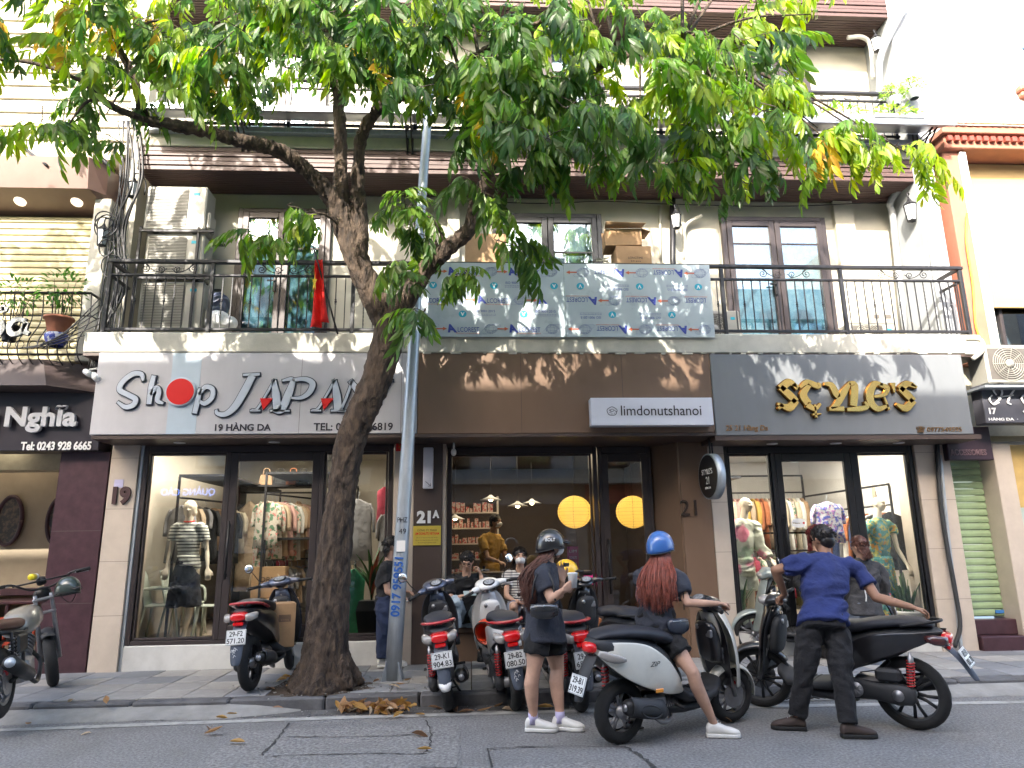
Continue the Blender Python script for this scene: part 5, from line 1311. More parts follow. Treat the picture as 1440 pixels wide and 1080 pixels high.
# brown boxed awning with sloped face, underside and two lamps
q = MB(); xr = -4.98; q.loft([[(-12, 8.75, 6.68), (-12, 8.82, 6.25), (-12, 9.3, 6.08), (-12, 9.6, 6.08), (-12, 9.6, 6.7)], [(xr-.15, 8.75, 6.68), (xr-.15, 8.82, 6.25), (xr-.15, 9.3, 6.08), (xr-.15, 9.6, 6.08), (xr-.15, 9.6, 6.7)], [(xr, 8.98, 6.68), (xr, 9.0, 6.25), (xr, 9.3, 6.08), (xr, 9.6, 6.08), (xr, 9.6, 6.7)]], True, False); obj('awning_box', q, m_awn, lb, True)
for px in (28, 108):
    c = P(px, 287, 9.05); q = MB(); q.tube([(c.x, 9.04, 6.155), (c.x, 9.05, 6.175)], .075, 20, M=None); obj('downlight', q, mat('lamp_ring', (.8, .72, .5), .4, emit=(1, .85, .6), es=.3), lb, True)
q = MB(); q.tube([P(30, 205, 9.0), P(66, 233, 8.75)], .02, 6); q.tube([P(105, 185, 9.0), P(160, 240, 8.75)], .03, 6); obj('awning_strut', q, m_iron, lb, True)
# ground floor
q = MB(); a = [(-5.32, .1), (-4.55, .1)]; q.loft([[(-5.12, 9.0, .1), (-4.53, 9.0, .1), (-4.53, 9.5, .1), (-5.12, 9.5, .1)], [(-5.12, 9.0, 2.72), (-4.53, 9.0, 2.72), (-4.53, 9.5, 2.72), (-5.12, 9.5, 2.72)]], True, False); obj('plum_pillar', q, m_plum, lb, True)
q = MB()
for z in (.9, 1.75): q.box(-5.122, -4.528, 8.998, 9.01, z, z+.005)
obj('pillar_joint', q, m_grille, lb, True)
m_inl = mat('cafe_beige', (.34, .28, .20), .8, var=.08)
q = MB(); q.box(-10, -5.0, 13.4, 13.5, .12, 3.1); q.box(-4.95, -4.9, 9.5, 13.4, .12, 3.1); q.box(-10.1, -10, 9.2, 13.4, .12, 3.1); obj('interior_wall', q, m_inl, lb, True)
q = MB(); q.box(-10, -4.95, 9.3, 13.4, 2.95, 3.05); obj('ceiling', q, m_inl, lb, True)
q = MB(); q.box(-10, -4.95, 9.1, 13.4, .1, .14); obj('floor', q, m_floor1, lb, True)
# slanting partition that closes the left of the cafe and carries the oval pictures
q = MB(); q.box(-9.5, -5.13, 10.6, 10.7, 1.02, 2.95); obj('partition_wall', q, m_inl, lb, True)
q = MB(); q.box(-9.5, -5.13, 10.5, 10.72, .92, 1.02, .01); obj('partition_rail', q, m_plum, lb, True)
area('cafe_left_lamp', (-6.8, 10.0, 2.9), (1.5, .8), 2.5, (1, .85, .65))
for px in (13, 84):
    c = P(px, 732, 10.55); t = thing('oval_picture', 'dark oval framed picture on the beige cafe wall, %s' % ('partly cut by the photo edge' if px < 50 else 'the one nearer the plum pillar'), 'picture', c)
    q = MB(); q.tube([(.17*cos(a), 0, .34*sin(a)) for a in np.linspace(0, 2*pi, 40)], .03, 8); obj('frame', q, m_plum, t)
    q = MB(); q.prism([(.17*cos(a), .34*sin(a)) for a in np.linspace(0, 2*pi, 33)[:-1]], -.005, .02); obj('canvas', q, mat('dark_painting', (.05, .045, .04), .5, var=.8, vs=14, col2=(.14, .10, .07), fac=(.45, .6)), t)
# sign
b5 = board('shop_sign', 'near black cafe signboard reading Nghĩa with a telephone number at the left edge', -9, -4.60, 2.72, 3.46, 8.85, m_dk, .3)
text('Trung Nghĩa', mat('silver_letters', (.42, .43, .46), .4, var=.05), V((X(112, 590, 8.84)-.0, 8.80, Z(55, 590, 8.84))), h=.34, w=1.85, ext=.05, parent=b5, bold=.035, align='CENTER')
bpy.data.objects[b5.children[-1].name].location.x -= .93
text('Tel: 0243 928 6665', m_whitep, V((X(79, 627, 8.84), 8.84, Z(79, 627, 8.84))), w=X(128, 627, 8.84)-X(29, 627, 8.84), h=.11, parent=b5, bold=.03, ext=.006)
# little hipped canopy above the sign
q = MB(); q.add([(-10, 8.55, 3.48), (-5.15, 8.55, 3.48), (-4.62, 8.85, 3.44), (-4.62, 9.3, 3.44), (-10, 9.3, 3.5), (-10, 8.75, 3.86), (-5.35, 8.75, 3.86), (-4.70, 9.05, 3.6), (-4.7, 9.3, 3.86), (-10, 9.3, 3.86)],
               [(0, 1, 6, 5), (1, 2, 7, 6), (2, 3, 8, 7), (6, 7, 8), (5, 6, 8, 9), (0, 4, 3, 2, 1)]); obj('sign_canopy', q, mat('canopy_brown', (.05, .035, .035), .6, dirt=.4), lb, True)
# belly balcony
bb = thing('balcony_railing', 'black wrought iron bulging balcony railing on the left neighbour in front of the cream shutter', 'railing', (-6, 8.9, 3.95))
zt = Z(60, 411, 8.7); xb = -4.86
q = MB(); q.tube([(-9, 8.72, zt), (xb, 8.72, zt), (xb, 9.0, zt)], .018, 8); q.tube([(-9, 8.80, zt-.28), (xb, 8.80, zt-.28), (xb, 9.0, zt-.28)], .01, 6); q.tube([(-9, 8.74, 3.92), (xb, 8.74, 3.92)], .015, 6); obj('top_rail', q, m_iron, bb, True)
qb = MB(); qb.tube(bez([(0, 0, 0), (0, .03, -.25), (0, .0, -.42), (0, -.16, -.68), (0, -.13, -.86), (0, 0, -.95)], 5), .0075, 5); bm_ = qb.mesh('baluster', m_iron); fixn(bm_)
x = xb
while x > -7.2:
    o = link('baluster', bm_, bb); o.matrix_basis = wmat(bb).inverted() @ TR(x, 8.74, zt); x -= .118
q = MB()
for k in range(14): q.tube([(xb-.06-k*.16+.05*cos(a), 8.60, zt-.72+.05*sin(a)) for a in np.linspace(0, 2*pi, 14)], .006, 4)
obj('ring_ornament', q, m_iron, bb, True)
# studded silver letters hanging on that railing
q = MB(); t = thing('balcony_letters', 'silver studded cursive letters ia fixed to the bulging railing at the photo edge', 'sign', P(20, 460, 8.5))
S2 = lambda paths, w: stroke_letter(t, paths, w, mat('studded_silver', (.45, .45, .42), .45, var=.6, vs=60), m_edge, 8.52, depth=.03, rim=.006)
S2([[(2, 452, 1), (4, 462, 1.2), (0, 471, .8)]], .07); S2([[(38, 452, .8), (24, 450, 1), (14, 460, 1), (18, 470, 1), (30, 468, .9), (38, 455, 1), (36, 466, 1), (42, 470, .8)]], .06); S2([[(0, 434, 1), (12, 436, 1)], [(6, 430, .8), (7, 440, .6)]], .05)
# ================================================================ right neighbour
rb = thing('shop_building', 'terracotta and cream neighbouring building at the right edge with tiled eave and green shutter', 'building', (7.8, 9.1, 0))
q = MB(); q.box(6.9, 16, 9.9, 10.3, 2.4, 14); obj('wall', q, m_white, rb, True)
q = MB(); q.box(6.89, 16, 9.35, 9.89, 7.55, 14, .01); obj('upper_wall', q, m_white, rb, True)
q = MB(); q.box(X(1345, 330, 8.9), X(1367, 330, 8.9), 8.9, 9.88, 3.9, 7.2, .01); obj('terracotta_pillar', q, m_orange, rb, True)
q = MB(); q.box(X(1367, 330, 8.9)+.002, X(1376, 330, 8.9), 8.86, 9.3, 4.1, 7.08, .006); obj('white_trim', q, m_whitep, rb, True)
xw = X(1376, 330, 8.9)+.01
q = MB(); q.box(xw, 12, 9.2, 9.26, Z(1400, 432, 9.2), 7.08); bl = obj('bamboo_blind', q, mat('cream_blind', (.46, .33, .15), .8, var=.07, vs=3, streak=(.2, 1, 14)), rb, True)
q = MB(); q.box(xw, 12, 9.35, 9.38, 4.1, Z(1400, 432, 9.2)+.2); obj('window_pane', q, m_glassb, rb, True)
q = MB(); q.box(xw, 12, 9.6, 9.62, 4.1, 5.2); obj('curtain', q, m_curt2, rb, True)
for x in (xw+.02, xw+.42): q = MB(); q.box(x, x+.05, 9.30, 9.36, 4.1, Z(1400, 432, 9.2), .004); obj('window_frame', q, m_frame, rb, True)
q = MB(); q.box(6.95, 12, 8.80, 9.9, 7.10, 7.30, .01); q.box(6.90, 12, 8.72, 9.9, 7.301, 7.40, .01); obj('eave_moulding', q, m_orange, rb, True)
for k in range(24): x = 6.98+k*.11; q = MB(); q.box(x, x+.07, 8.74, 8.80, 7.19, 7.27, .004); obj('dentil', q, mat('dark_terracotta', (.22, .05, .035), .7), rb, True)
m_tl = [mat('roof_tile_%d' % i, c, .7, var=.12, dirt=.15) for i, c in enumerate([(.62, .25, .12), (.55, .20, .10), (.66, .30, .16)])]
tls = []
for m_ in m_tl:
    q = MB(); pts = [(-.055, 0), (-.055, .10), (.055, .10), (.055, 0), (.035, -.035), (0, -.048), (-.035, -.035)]; q.prism(pts, -.006, .006); me = q.mesh('roof_tile', m_); fixn(me); tls.append(me)
for r in range(5):
    for k in range(24):
        o = link('roof_tile', random.choice(tls), rb); o.matrix_basis = wmat(rb).inverted() @ TR(6.98+k*.112+(.056 if r % 2 else 0), 8.70+r*.085-.012*0, 7.45+r*.055) @ rotm(rx=-52)
q = MB(); q.box(7.0, 12, 8.74, 9.5, 7.401, 7.44); obj('roof_bed', q, m_orange, rb, True)
c = P(1434, 30, 9.3); q = MB(); q.box(c.x-.02, c.x+.5, 9.30, 9.349, c.z-.5, c.z+1.5, .01); obj('blue_window_frame', q, mat('blue_paint', (.12, .22, .38), .5), rb, True)
c = P(1437, 126, 9.3); q = MB(); q.box(c.x-.08, c.x+.3, 9.22, 9.349, c.z-.05, c.z+.05, .02); q.box(c.x-.05, c.x+.3, 9.25, 9.349, c.z-.14, c.z-.052, .02); obj('sill', q, m_orange, rb, True)
# street level
shutter(6.46, 7.04, .50, 2.9, 9.3, mat('green_shutter', (.25, .34, .19), .6, var=.08, dirt=.12), rb, step=.093)
q = MB(); q.box(7.045, 7.30, 9.0, 9.5, .1, 2.75, .008); obj('cream_pillar', q, m_tile, rb, True)
q = MB(); q.box(7.301, 7.7, 9.1, 9.5, .1, 1.9, .008); obj('pale_green_door', q, mat('pale_green', (.38, .45, .40), .6), rb, True)
q = MB(); q.box(7.301, 7.9, 9.1, 9.5, 1.9, 2.75, .008); obj('ochre_panel', q, mat('ochre', (.50, .34, .12), .7), rb, True)
q = MB(); q.box(6.44, 7.2, 8.95, 9.5, .1, .29, .01); q.box(6.44, 7.2, 9.1, 9.5, .291, .48, .01); obj('steps', q, m_plum, rb, True)
q = MB(); q.box(6.43, 12, 9.3, 9.85, 2.9, 3.9); obj('lintel', q, m_gcream, rb, True)
for px, pyy, col, w_ in ((1296, 860, (.05, .2, .5), .12), (1320, 868, (.6, .2, .22), .14)):
    t = thing('notice_sticker', '%s strip sticker low on the green roller shutter' % ('blue' if px < 1300 else 'faded red'), 'sticker', P(px+110, pyy, 9.27)); q = MB(); q.box(-w_/2, w_/2, 0, .004, -.02, .02); obj('paper', q, mat('stk%d' % px, col, .6), t)
b6 = board('shop_sign', 'dark shop sign with white script H and number 17 at the right edge', X(1383, 570, 8.6), 9.2, Z(1400, 595, 8.6), Z(1400, 541, 8.6), 8.6, mat('sign_dark_grey', (.07, .07, .085), .4), .2)
stroke_letter(b6, [[(1400, 556, .6), (1396, 549, .8), (1404, 546, .8), (1408, 552, .8), (1404, 562, .9), (1396, 568, .6)], [(1427, 546, .6), (1420, 556, .9), (1416, 566, .9), (1421, 569, .5)], [(1402, 559, .5), (1424, 556, .5)], [(1394, 556, .5), (1390, 562, .7), (1396, 569, .7), (1404, 566, .5)]], .028, m_whitep, m_edge, 8.6, depth=.02, rim=.0)
text('17', m_whitep, P(1396, 578, 8.595), h=.085, w=.10, parent=b6, bold=.04); text('HÀNG DA  ·', m_whitep, P(1411, 589, 8.595), w=.40, h=.045, parent=b6, bold=.03)
stroke_letter(b6, [[(1450, 552, .6), (1436, 558, .8), (1438, 566, .8), (1444, 572, .8), (1438, 580, .8)]], .03, m_whitep, m_edge, 8.6, depth=.02, rim=0, name='letter')
b7 = board('shop_sign', 'dark purple sign reading ACCESSORIES half hidden beneath the number 17 sign', X(1331, 620, 8.9), X(1394, 620, 8.9), Z(1360, 647, 8.9), Z(1360, 600, 8.9), 8.9, mat('sign_plum', (.035, .02, .03), .4), .12)
text('ACCESSORIES', mat('rose_letters', (.16, .10, .11), .4), P(1362, 636, 8.895), w=.5, h=.08, parent=b7, bold=.02, ext=.01)
# ================================================================ street tree
random.seed(21)
m_bark = mat('bark', (.095, .066, .046), .95, vs=16, bump=1., bs=55, bdist=.03, streak=(1, 1, .35), col2=(.028, .021, .017), fac=(.36, .64), detail=9)
tree = thing('street_tree', 'large leaning street tree with dark rough bark and drooping green leaves', 'tree', (tree_xy.x, tree_xy.y, .1))
TY = tree_xy.y
def br(pts):  # (px,py,Y,r)
    c = bez([P(a, b, Y) for a, b, Y, r in pts], 6); return c, lerpl([p[3] for p in pts], len(c))
main = [
 [(451, 985, 7.66, .36), (453, 962, 7.66, .275), (455, 930, 7.66, .235), (462, 870, 7.66, .195), (470, 790, 7.66, .165), (480, 700, 7.65, .148), (489, 635, 7.64, .150), (507, 585, 7.6, .152), (528, 535, 7.6, .158), (545, 480, 7.55, .165), (548, 440, 7.5, .15)],
 [(546, 450, 7.52, .17), (520, 405, 7.45, .135), (500, 360, 7.4, .125), (482, 315, 7.4, .12), (470, 285, 7.35, .095), (440, 248, 7.2, .078), (395, 213, 7.0, .072), (335, 197, 6.8, .066), (270, 181, 6.6, .060), (198, 168, 6.4, .05)],
 [(485, 325, 7.4, .10), (480, 270, 7.45, .082), (478, 200, 7.5, .07), (476, 130, 7.5, .06), (470, 40, 7.4, .045), (455, -60, 7.2, .03)],
 [(502, 365, 7.4, .115), (506, 310, 7.45, .085), (503, 250, 7.4, .07), (508, 195, 7.3, .062), (530, 155, 7.1, .058), (565, 135, 6.9, .05), (620, 108, 6.6, .04), (700, 60, 6.2, .028), (780, 20, 5.8, .015)],
 [(548, 455, 7.5, .16), (575, 415, 7.45, .105), (603, 375, 7.4, .095), (635, 345, 7.3, .085), (660, 322, 7.25, .07), (668, 285, 7.2, .055), (690, 240, 7.1, .052), (712, 205, 7.0, .05), (760, 150, 6.8, .042), (850, 90, 6.5, .035), (960, 60, 6.2, .02)],
 [(198, 168, 6.4, .045), (190, 110, 6.3, .026), (160, 50, 6.2, .022), (120, -20, 6.0, .016)],
 [(205, 165, 6.4, .035), (180, 100, 6.5, .02), (140, 35, 6.5, .017), (85, 0, 6.5, .013), (40, -40, 6.5, .01)],
 [(270, 181, 6.6, .03), (210, 170, 6.3, .03), (155, 148, 6.1, .036), (120, 118, 6.0, .022), (60, 92, 5.9, .018), (-10, 82, 5.8, .012)],
]
q = MB()
for b in main[:5]:
    c, r = br(b); q.tube(c, r, 18); q.ell(c[-1], (r[-1],)*3, 8, 6); q.ell(c[0], (r[0],)*3, 12, 8)
# root flare
base = P(456, 962, 7.66)
for a in range(7):
    d = V((cos(a*.9+.2), sin(a*.9+.2)*.8, 0)); q.tube([base+V((0, 0, .30))+d*.10, base+V((0, 0, .10))+d*.24, base+V((0, 0, -.02))+d*.38], [.12, .09, .045], 8)
me = remesh(q, .016, 2, 'trunk')
n = len(me.vertices); co = np.empty(n*3); no = np.empty(n*3); me.vertices.foreach_get('co', co); me.vertex_normals.foreach_get('vector', no); co = co.reshape(-1, 3); no = no.reshape(-1, 3); d = np.empty(n)
for i in range(n):
    x, y, z = co[i]; w = noise.noise((x*3, y*3, z*2))*.6
    a = noise.noise((x*13+w, y*13, z*4+w)); b_ = noise.noise((x*34, y*34, z*15)); c_ = noise.noise((x*4, y*4, z*1.5))
    d[i] = (1-abs(a)*3)*.014+b_*.012+c_*.03*min(1, max(.2, (3.8-z)/3))
co += no*d[:, None]; me.vertices.foreach_set('co', co.ravel()); me.update()
put(me, 'trunk', m_bark, tree)
for b in main[5:]:
    c, r = br(b); q = MB(); q.tube([p+V((random.uniform(-.006, .006),)*3) for p in c], r, 9); obj('branch', q, m_bark, tree, True)
# leaf materials
m_leaf = [leafmat('leaf_dark', (.050, .105, .022), 1.8), leafmat('leaf_mid', (.095, .170, .022), 2.0), leafmat('leaf_lime', (.20, .28, .025), 2.0), leafmat('leaf_yellow', (.50, .34, .04), 1.2)]
def leaflet(L, W, fold=.25, droop=.12):
    xs_ = (0, .22, .5, .78, 1.0); ws = (.03, .75, 1., .62, 0.03)
    vs = []; fs = []
    for x, w in zip(xs_, ws):
        z = -droop*L*x*x; vs += [(x*L, w*W/2, z+fold*w*W/2), (x*L, 0, z), (x*L, -w*W/2, z+fold*w*W/2)]
    for k in range(4): a = k*3; fs += [(a, a+1, a+4, a+3), (a+1, a+2, a+5, a+4)]
    return np.array(vs), fs
def compound(rnd, npairs, L, hang):
    V_ = []; F_ = []; o = 0
    rl_ = .06+npairs*.05
    def pt(t): return V((rl_*t*(1-.12*t), 0, -hang*rl_*t*t))
    for k in range(npairs*2+1):
        t = 1.0 if k == npairs*2 else .14+.82*(k//2)/(npairs-.3)
        s = 0 if k == npairs*2 else (1 if k % 2 else -1)
        p = pt(t); l = L*(.72+.28*sin(pi*min(1, t*.9)))*rnd.uniform(.85, 1.12)
        d = V((.5+rnd.uniform(-.15, .15), s*.55+rnd.uniform(-.12, .12), -.85-hang*.5+rnd.uniform(-.3, .3))).normalized()
        nn = V((rnd.uniform(-.3, .3), -s*.2+rnd.uniform(-.3, .3), 1)); yv = nn.cross(d).normalized(); zv = d.cross(yv)
        vs, fs = leaflet(l, l*rnd.uniform(.26, .34), rnd.uniform(.05, .4), rnd.uniform(.05, .3))
        M = np.array([d, yv, zv]); V_.append(vs @ M+np.array(p)); F_ += [tuple(i+o for i in f) for f in fs]; o += len(vs)
    # rachis
    pts = [pt(t) for t in (0, .35, .7, 1)]; q = MB(); q.tube(pts, [.0035, .003, .0022, .0014], 3); V_.append(np.array(q.v)); F_ += [tuple(i+o for i in f) for f in q.f]
    return np.vstack(V_), F_
rnd = random.Random(4)
variants = [compound(rnd, rnd.choice((3, 4, 5, 5)), rnd.uniform(.125, .195), rnd.uniform(.3, 1.1)) for _ in range(14)]
vmesh = []
for vs, fs in variants:
    row = []
    for m in m_leaf:
        me = bpy.data.meshes.new('leaf'); me.from_pydata(vs.tolist(), [], fs); me.materials.append(m); me.update(); row.append(me)
    vmesh.append(row)
# clusters of twigs: px, py, rx, ry, Y0, Y1, twigs, weights(dark, mid, lime, yellow); lime weights paint sunlit foliage into the colour
CL = [
 (-90, 10, 70, 90, 5.8, 6.6, 30, (3, 4, 2, 1)), (-230, 20, 110, 110, 5.8, 6.6, 50, (3, 4, 2, 1)), (-100, -100, 90, 60, 5.6, 6.4, 26, (3, 4, 2, 1)), (-400, 0, 90, 100, 5.6, 6.4, 24, (3, 4, 2, 1)),  # this row and the next: unseen foliage added to dapple the left facade
 (-70, -60, 110, 80, 4.6, 6.2, 30, (2, 4, 3, 2)), (-150, 60, 100, 80, 4.8, 6.4, 22, (2, 4, 3, 2)), (60, -160, 110, 70, 4.8, 6.4, 22, (2, 4, 3, 1)),
 (90, 20, 110, 60, 5.4, 7.0, 22, (1, 4, 4, 3)), (60, 130, 100, 60, 5.4, 6.6, 14, (1, 4, 4, 3)), (180, 80, 90, 70, 5.5, 7.0, 26, (1, 5, 3, 2.5)), (90, 185, 110, 35, 5.6, 6.4, 9, (3, 5, 1, .5)),
 (250, 30, 90, 50, 5.5, 7.0, 24, (2, 5, 3, 1.6)), (260, 120, 80, 45, 6.5, 7.6, 14, (2, 5, 2, 1.5)), (150, 160, 60, 30, 6.3, 7.0, 8, (4, 4, 1, 1)),
 (370, 30, 90, 60, 5.4, 7.4, 34, (3, 5, 2, .5)), (400, 95, 90, 50, 6.3, 7.8, 30, (5, 4, 1, .6)), (330, 75, 60, 45, 6.4, 7.6, 12, (4, 4, 1, .5)),
 (500, 40, 90, 60, 5.2, 7.6, 42, (4, 5, 1, .3)), (540, 85, 80, 40, 5.4, 7.4, 32, (6, 3, 1, .4)), (620, 50, 90, 60, 5.2, 7.4, 48, (6, 4, .6, .1)), (650, 140, 90, 50, 5.4, 7.2, 50, (7, 3, .4, .3)),
 (740, 60, 90, 60, 5.0, 7.2, 48, (6, 4, .6, .1)), (760, 150, 90, 50, 5.2, 7.2, 48, (7, 3, .4, .1)), (800, 200, 50, 40, 5.6, 6.8, 14, (7, 3, .4, .2)),
 (860, 50, 90, 60, 5.0, 7.0, 34, (2, 5, 3, .2)), (900, 140, 80, 50, 5.2, 7.0, 28, (3, 5, 2, .4)), (960, 90, 80, 60, 5.0, 6.8, 36, (1, 5, 4, .6)), (1010, 60, 70, 60, 5.0, 6.8, 20, (1, 4, 5, .5)),
 (1030, 160, 80, 45, 5.4, 6.8, 32, (5, 4, 2, .4)), (1060, 210, 60, 35, 5.6, 6.8, 20, (7, 3, 1, .2)), (950, 200, 60, 40, 5.6, 6.8, 18, (5, 4, 1, .6)), (1085, 80, 45, 70, 5.4, 6.6, 20, (1, 4, 5, .8)), (1140, 20, 45, 30, 5.6, 6.4, 8, (1, 4, 5, .8)),
 (1150, 180, 60, 25, 5.9, 6.4, 14, (1, 5, 3, .1)), (1225, 196, 55, 18, 5.9, 6.3, 11, (1, 6, 3, 0)), (1275, 215, 30, 20, 5.9, 6.3, 7, (1, 6, 3, 0)), (1185, 215, 50, 15, 5.9, 6.3, 5, (1, 6, 3, 0)),
 (425, 305, 40, 18, 6.5, 7.2, 6, (4, 6, 1, 0)), (388, 330, 28, 18, 6.6, 7.2, 4, (5, 5, 0, 0)),
 (590, 300, 50, 25, 6.6, 7.6, 11, (3, 6, 1, .3)), (680, 275, 70, 18, 6.2, 6.9, 10, (5, 5, 0, .1)), (572, 395, 42, 25, 7.0, 7.8, 9, (6, 4, 0, .7)), (635, 380, 35, 25, 6.5, 7.0, 4, (5, 5, 0, 0)), (600, 335, 45, 20, 7.3, 7.9, 7, (4, 5, 0, .3)), (700, 350, 25, 20, 6.3, 6.8, 3, (5, 5, 0, 0)), (605, 450, 20, 12, 6.4, 6.7, 3, (7, 3, 0, 0)),
 (720, 215, 50, 30, 6.0, 7.0, 10, (6, 4, 0, .2)), (860, 200, 30, 30, 6.0, 6.8, 6, (6, 4, 0, .1)), (990, 235, 30, 15, 6.0, 6.4, 3, (3, 6, 1, 0)),
]
for (px, w) in ((0, 14), (150, 16), (320, 20), (480, 24), (640, 26), (800, 26), (960, 24), (1080, 12)):   # crown above the frame: shades the facade
    CL.append((px, -80, 90, 70, 5.0, 7.6, w, (3, 5, 2, .4))); CL.append((px, -220, 90, 80, 5.2, 8.0, w//2, (2, 5, 3, .4)))
mainpts = [p for b in main for p in br(b)[0]]
leaves = []; tw = MB()
rnd = random.Random(9)
for (px, py, rx, ry, Y0, Y1, nt_, wts) in CL:
    yc = (Y0+Y1)/2; cc = P(px, py, yc)
    near = min(mainpts, key=lambda p: (p-cc).length)
    mid = near.lerp(cc, .5)+V((0, 0, .12)); tw.tube(bez([near, mid, cc], 4), [.022, .02, .018, .016, .014, .012, .010, .008, .006], 5) if (cc-near).length > .25 and nt_ > 4 else None
    for _ in range(max(2, int(nt_*(.42 if py > -40 and px > -50 else .5)*(.8 if px > 840 else 1)))):
        a, b, Yr = rnd.uniform(-1, 1), rnd.uniform(-1, 1), rnd.uniform(Y0, Y1)
        o = P(px+rx*a*.9, py+ry*b*.9-8, Yr); src = o.lerp(cc, .35)+V((0, 0, .08))
        out = V((rnd.uniform(-1, 1), rnd.uniform(-.9, .5), rnd.uniform(-.35, .35))).normalized(); L = rnd.uniform(.22, .42)
        pts = bez([src, o, o+out*L*.6+V((0, 0, .0)), o+out*L+V((0, 0, -L*.35))], 3)
        tw.tube(pts, lerpl([.006, .005, .0025], len(pts)), 3)
        wk = rnd.choices((0, 1, 2, 3), wts)[0]
        k = 0
        for p in pts[3:]:
            k += 1
            t = out.copy(); s = 1 if k % 2 else -1
            side = V((-t.y, t.x, 0)); side = side.normalized() if side.length > .1 else V((1, 0, 0))
            d = (t*.6+side*s*rnd.uniform(.4, 1.1)+V((0, 0, rnd.uniform(-.75, .1)))).normalized()
            mi = wk if rnd.random() < .72 else rnd.choices((0, 1, 2, 3), wts)[0]
            if mi == 3 and rnd.random() < .5: mi = 2
            leaves.append((p, d, rnd.randrange(14), mi, rnd.uniform(.8, 1.15), rnd.uniform(-.5, .5)))
obj('twigs', tw, m_bark, tree, True, kind='stuff')
def leafM(l):
    p, d, v, mi, s, roll = l; x = d; up = V((0, 0, 1)); y = up.cross(x)
    y = y.normalized() if y.length > .05 else V((0, 1, 0)); z = x.cross(y); R_ = Matrix((x, y, z)).transposed() @ Matrix.Rotation(roll, 3, 'X')
    return Matrix.Translation(p) @ R_.to_4x4() @ Matrix.Scale(s, 4)
def vis(l):
    v = l[0]-CAM; w = v.dot(_f)
    if w < .1: return 99
    x, y = 720+980*v.dot(_r)/w, 540-980*v.dot(_u)/w
    return w if (-20 < x < 1460 and -10 < y < 480) else 50+w
leaves.sort(key=vis)
inv = wmat(tree).inverted()
for l in leaves[:300]:
    o = link('leaf', vmesh[l[2]][l[3]], tree); o.matrix_basis = inv @ leafM(l)
AV = []; AF = []; AM = []; off = 0
for l in leaves[300:]:
    M = np.array(inv @ leafM(l)); vs, fs = variants[l[2]]; AV.append(vs @ M[:3, :3].T+M[:3, 3]); AF += [tuple(i+off for i in f) for f in fs]; AM += [l[3]]*len(fs); off += len(vs)
me = bpy.data.meshes.new('foliage'); me.from_pydata(np.vstack(AV).tolist(), [], AF)
for m in m_leaf: me.materials.append(m)
me.polygons.foreach_set('material_index', AM); me.update(); link('foliage', me, tree, 'stuff')
print('compound leaves', len(leaves), 'faces', len(AF))
# grit and crumbs along the kerb and in the tree pit
rg = random.Random(12); q = MB()
for k in range(520):
    p = G(rg.uniform(0, 1440), rg.uniform(985, 1005), 0) if k < 260 else V((tree_xy.x+rg.gauss(0, .45), min(tree_xy.y+rg.gauss(0, .22), 8.6), .125)); s = rg.uniform(.003, .011)
    if k < 260: p = V((p.x, rg.uniform(6.98, 7.24), .004))
    q.ell((p.x, p.y, p.z+s*.3), (s, s*rg.uniform(.6, 1.2), s*.6), 5, 4)
gr0 = obj('grit', q, m_conc, None, kind='stuff')
# fallen leaves
m_dry = [leafmat('dry_leaf_%d' % i, c, .6) for i, c in enumerate([(.42, .27, .12), (.50, .33, .10), (.30, .19, .10), (.55, .45, .30)])]
dl = []
for k in range(8):
    vs, fs = leaflet(.13, .055, .5+.3*(k % 3), -.4+.25*(k % 4)); me = bpy.data.meshes.new('fallen_leaf'); me.from_pydata((vs*np.array([1, 1, 1])+np.array([-.06, 0, .012])).tolist(), [], fs); me.materials.append(m_dry[k % 4]); dl.append(me)
def fallen(x, y, z, pile):
    o = link('fallen_leaf', rnd.choice(dl)); o.location = (x, y, z); o.rotation_euler = (rnd.uniform(-.4, .4)*(2.2 if pile else .6), rnd.uniform(-.4, .4)*(2 if pile else .6), rnd.uniform(0, 6.28)); s = rnd.uniform(.7, 1.3)
    o.scale = (s, s*rnd.uniform(.8, 1.3), s)
    o['category'] = 'leaf'; o['group'] = 'fallen leaves swept to the kerb' if pile else 'fallen leaves scattered on the road and pavement'
    o['label'] = 'dry curled leaf in the brown pile against the kerb below the tree' if pile else 'single dry leaf lying apart on the road or pavement'
for k in range(70):
    p = G(rnd.gauss(520, 32), 999+abs(rnd.gauss(0, 4)), 0); fallen(p.x, min(p.y, 7.22), .01+rnd.random()*.06, True)
for px, py in ((40, 1022), (120, 1033), (150, 990), (325, 1008), (312, 1013), (390, 997), (295, 1027), (298, 1035), (332, 1048), (590, 1037), (598, 1058), (612, 998), (560, 1002), (640, 1002), (655, 1003), (700, 998), (717, 1000), (560, 1010), (590, 1008), (380, 970), (420, 968), (680, 1004), (768, 999), (100, 986), (1020, 1018)):
    p = G(px, py, 0); z = 0 if p.y < 7.26 else .124; p = G(px, py, z); fallen(p.x, p.y, z+.006, False)
for k in range(26):
    p = G(rnd.uniform(395, 640), rnd.uniform(955, 975), .124); fallen(p.x, p.y, .135+rnd.random()*.02, False)
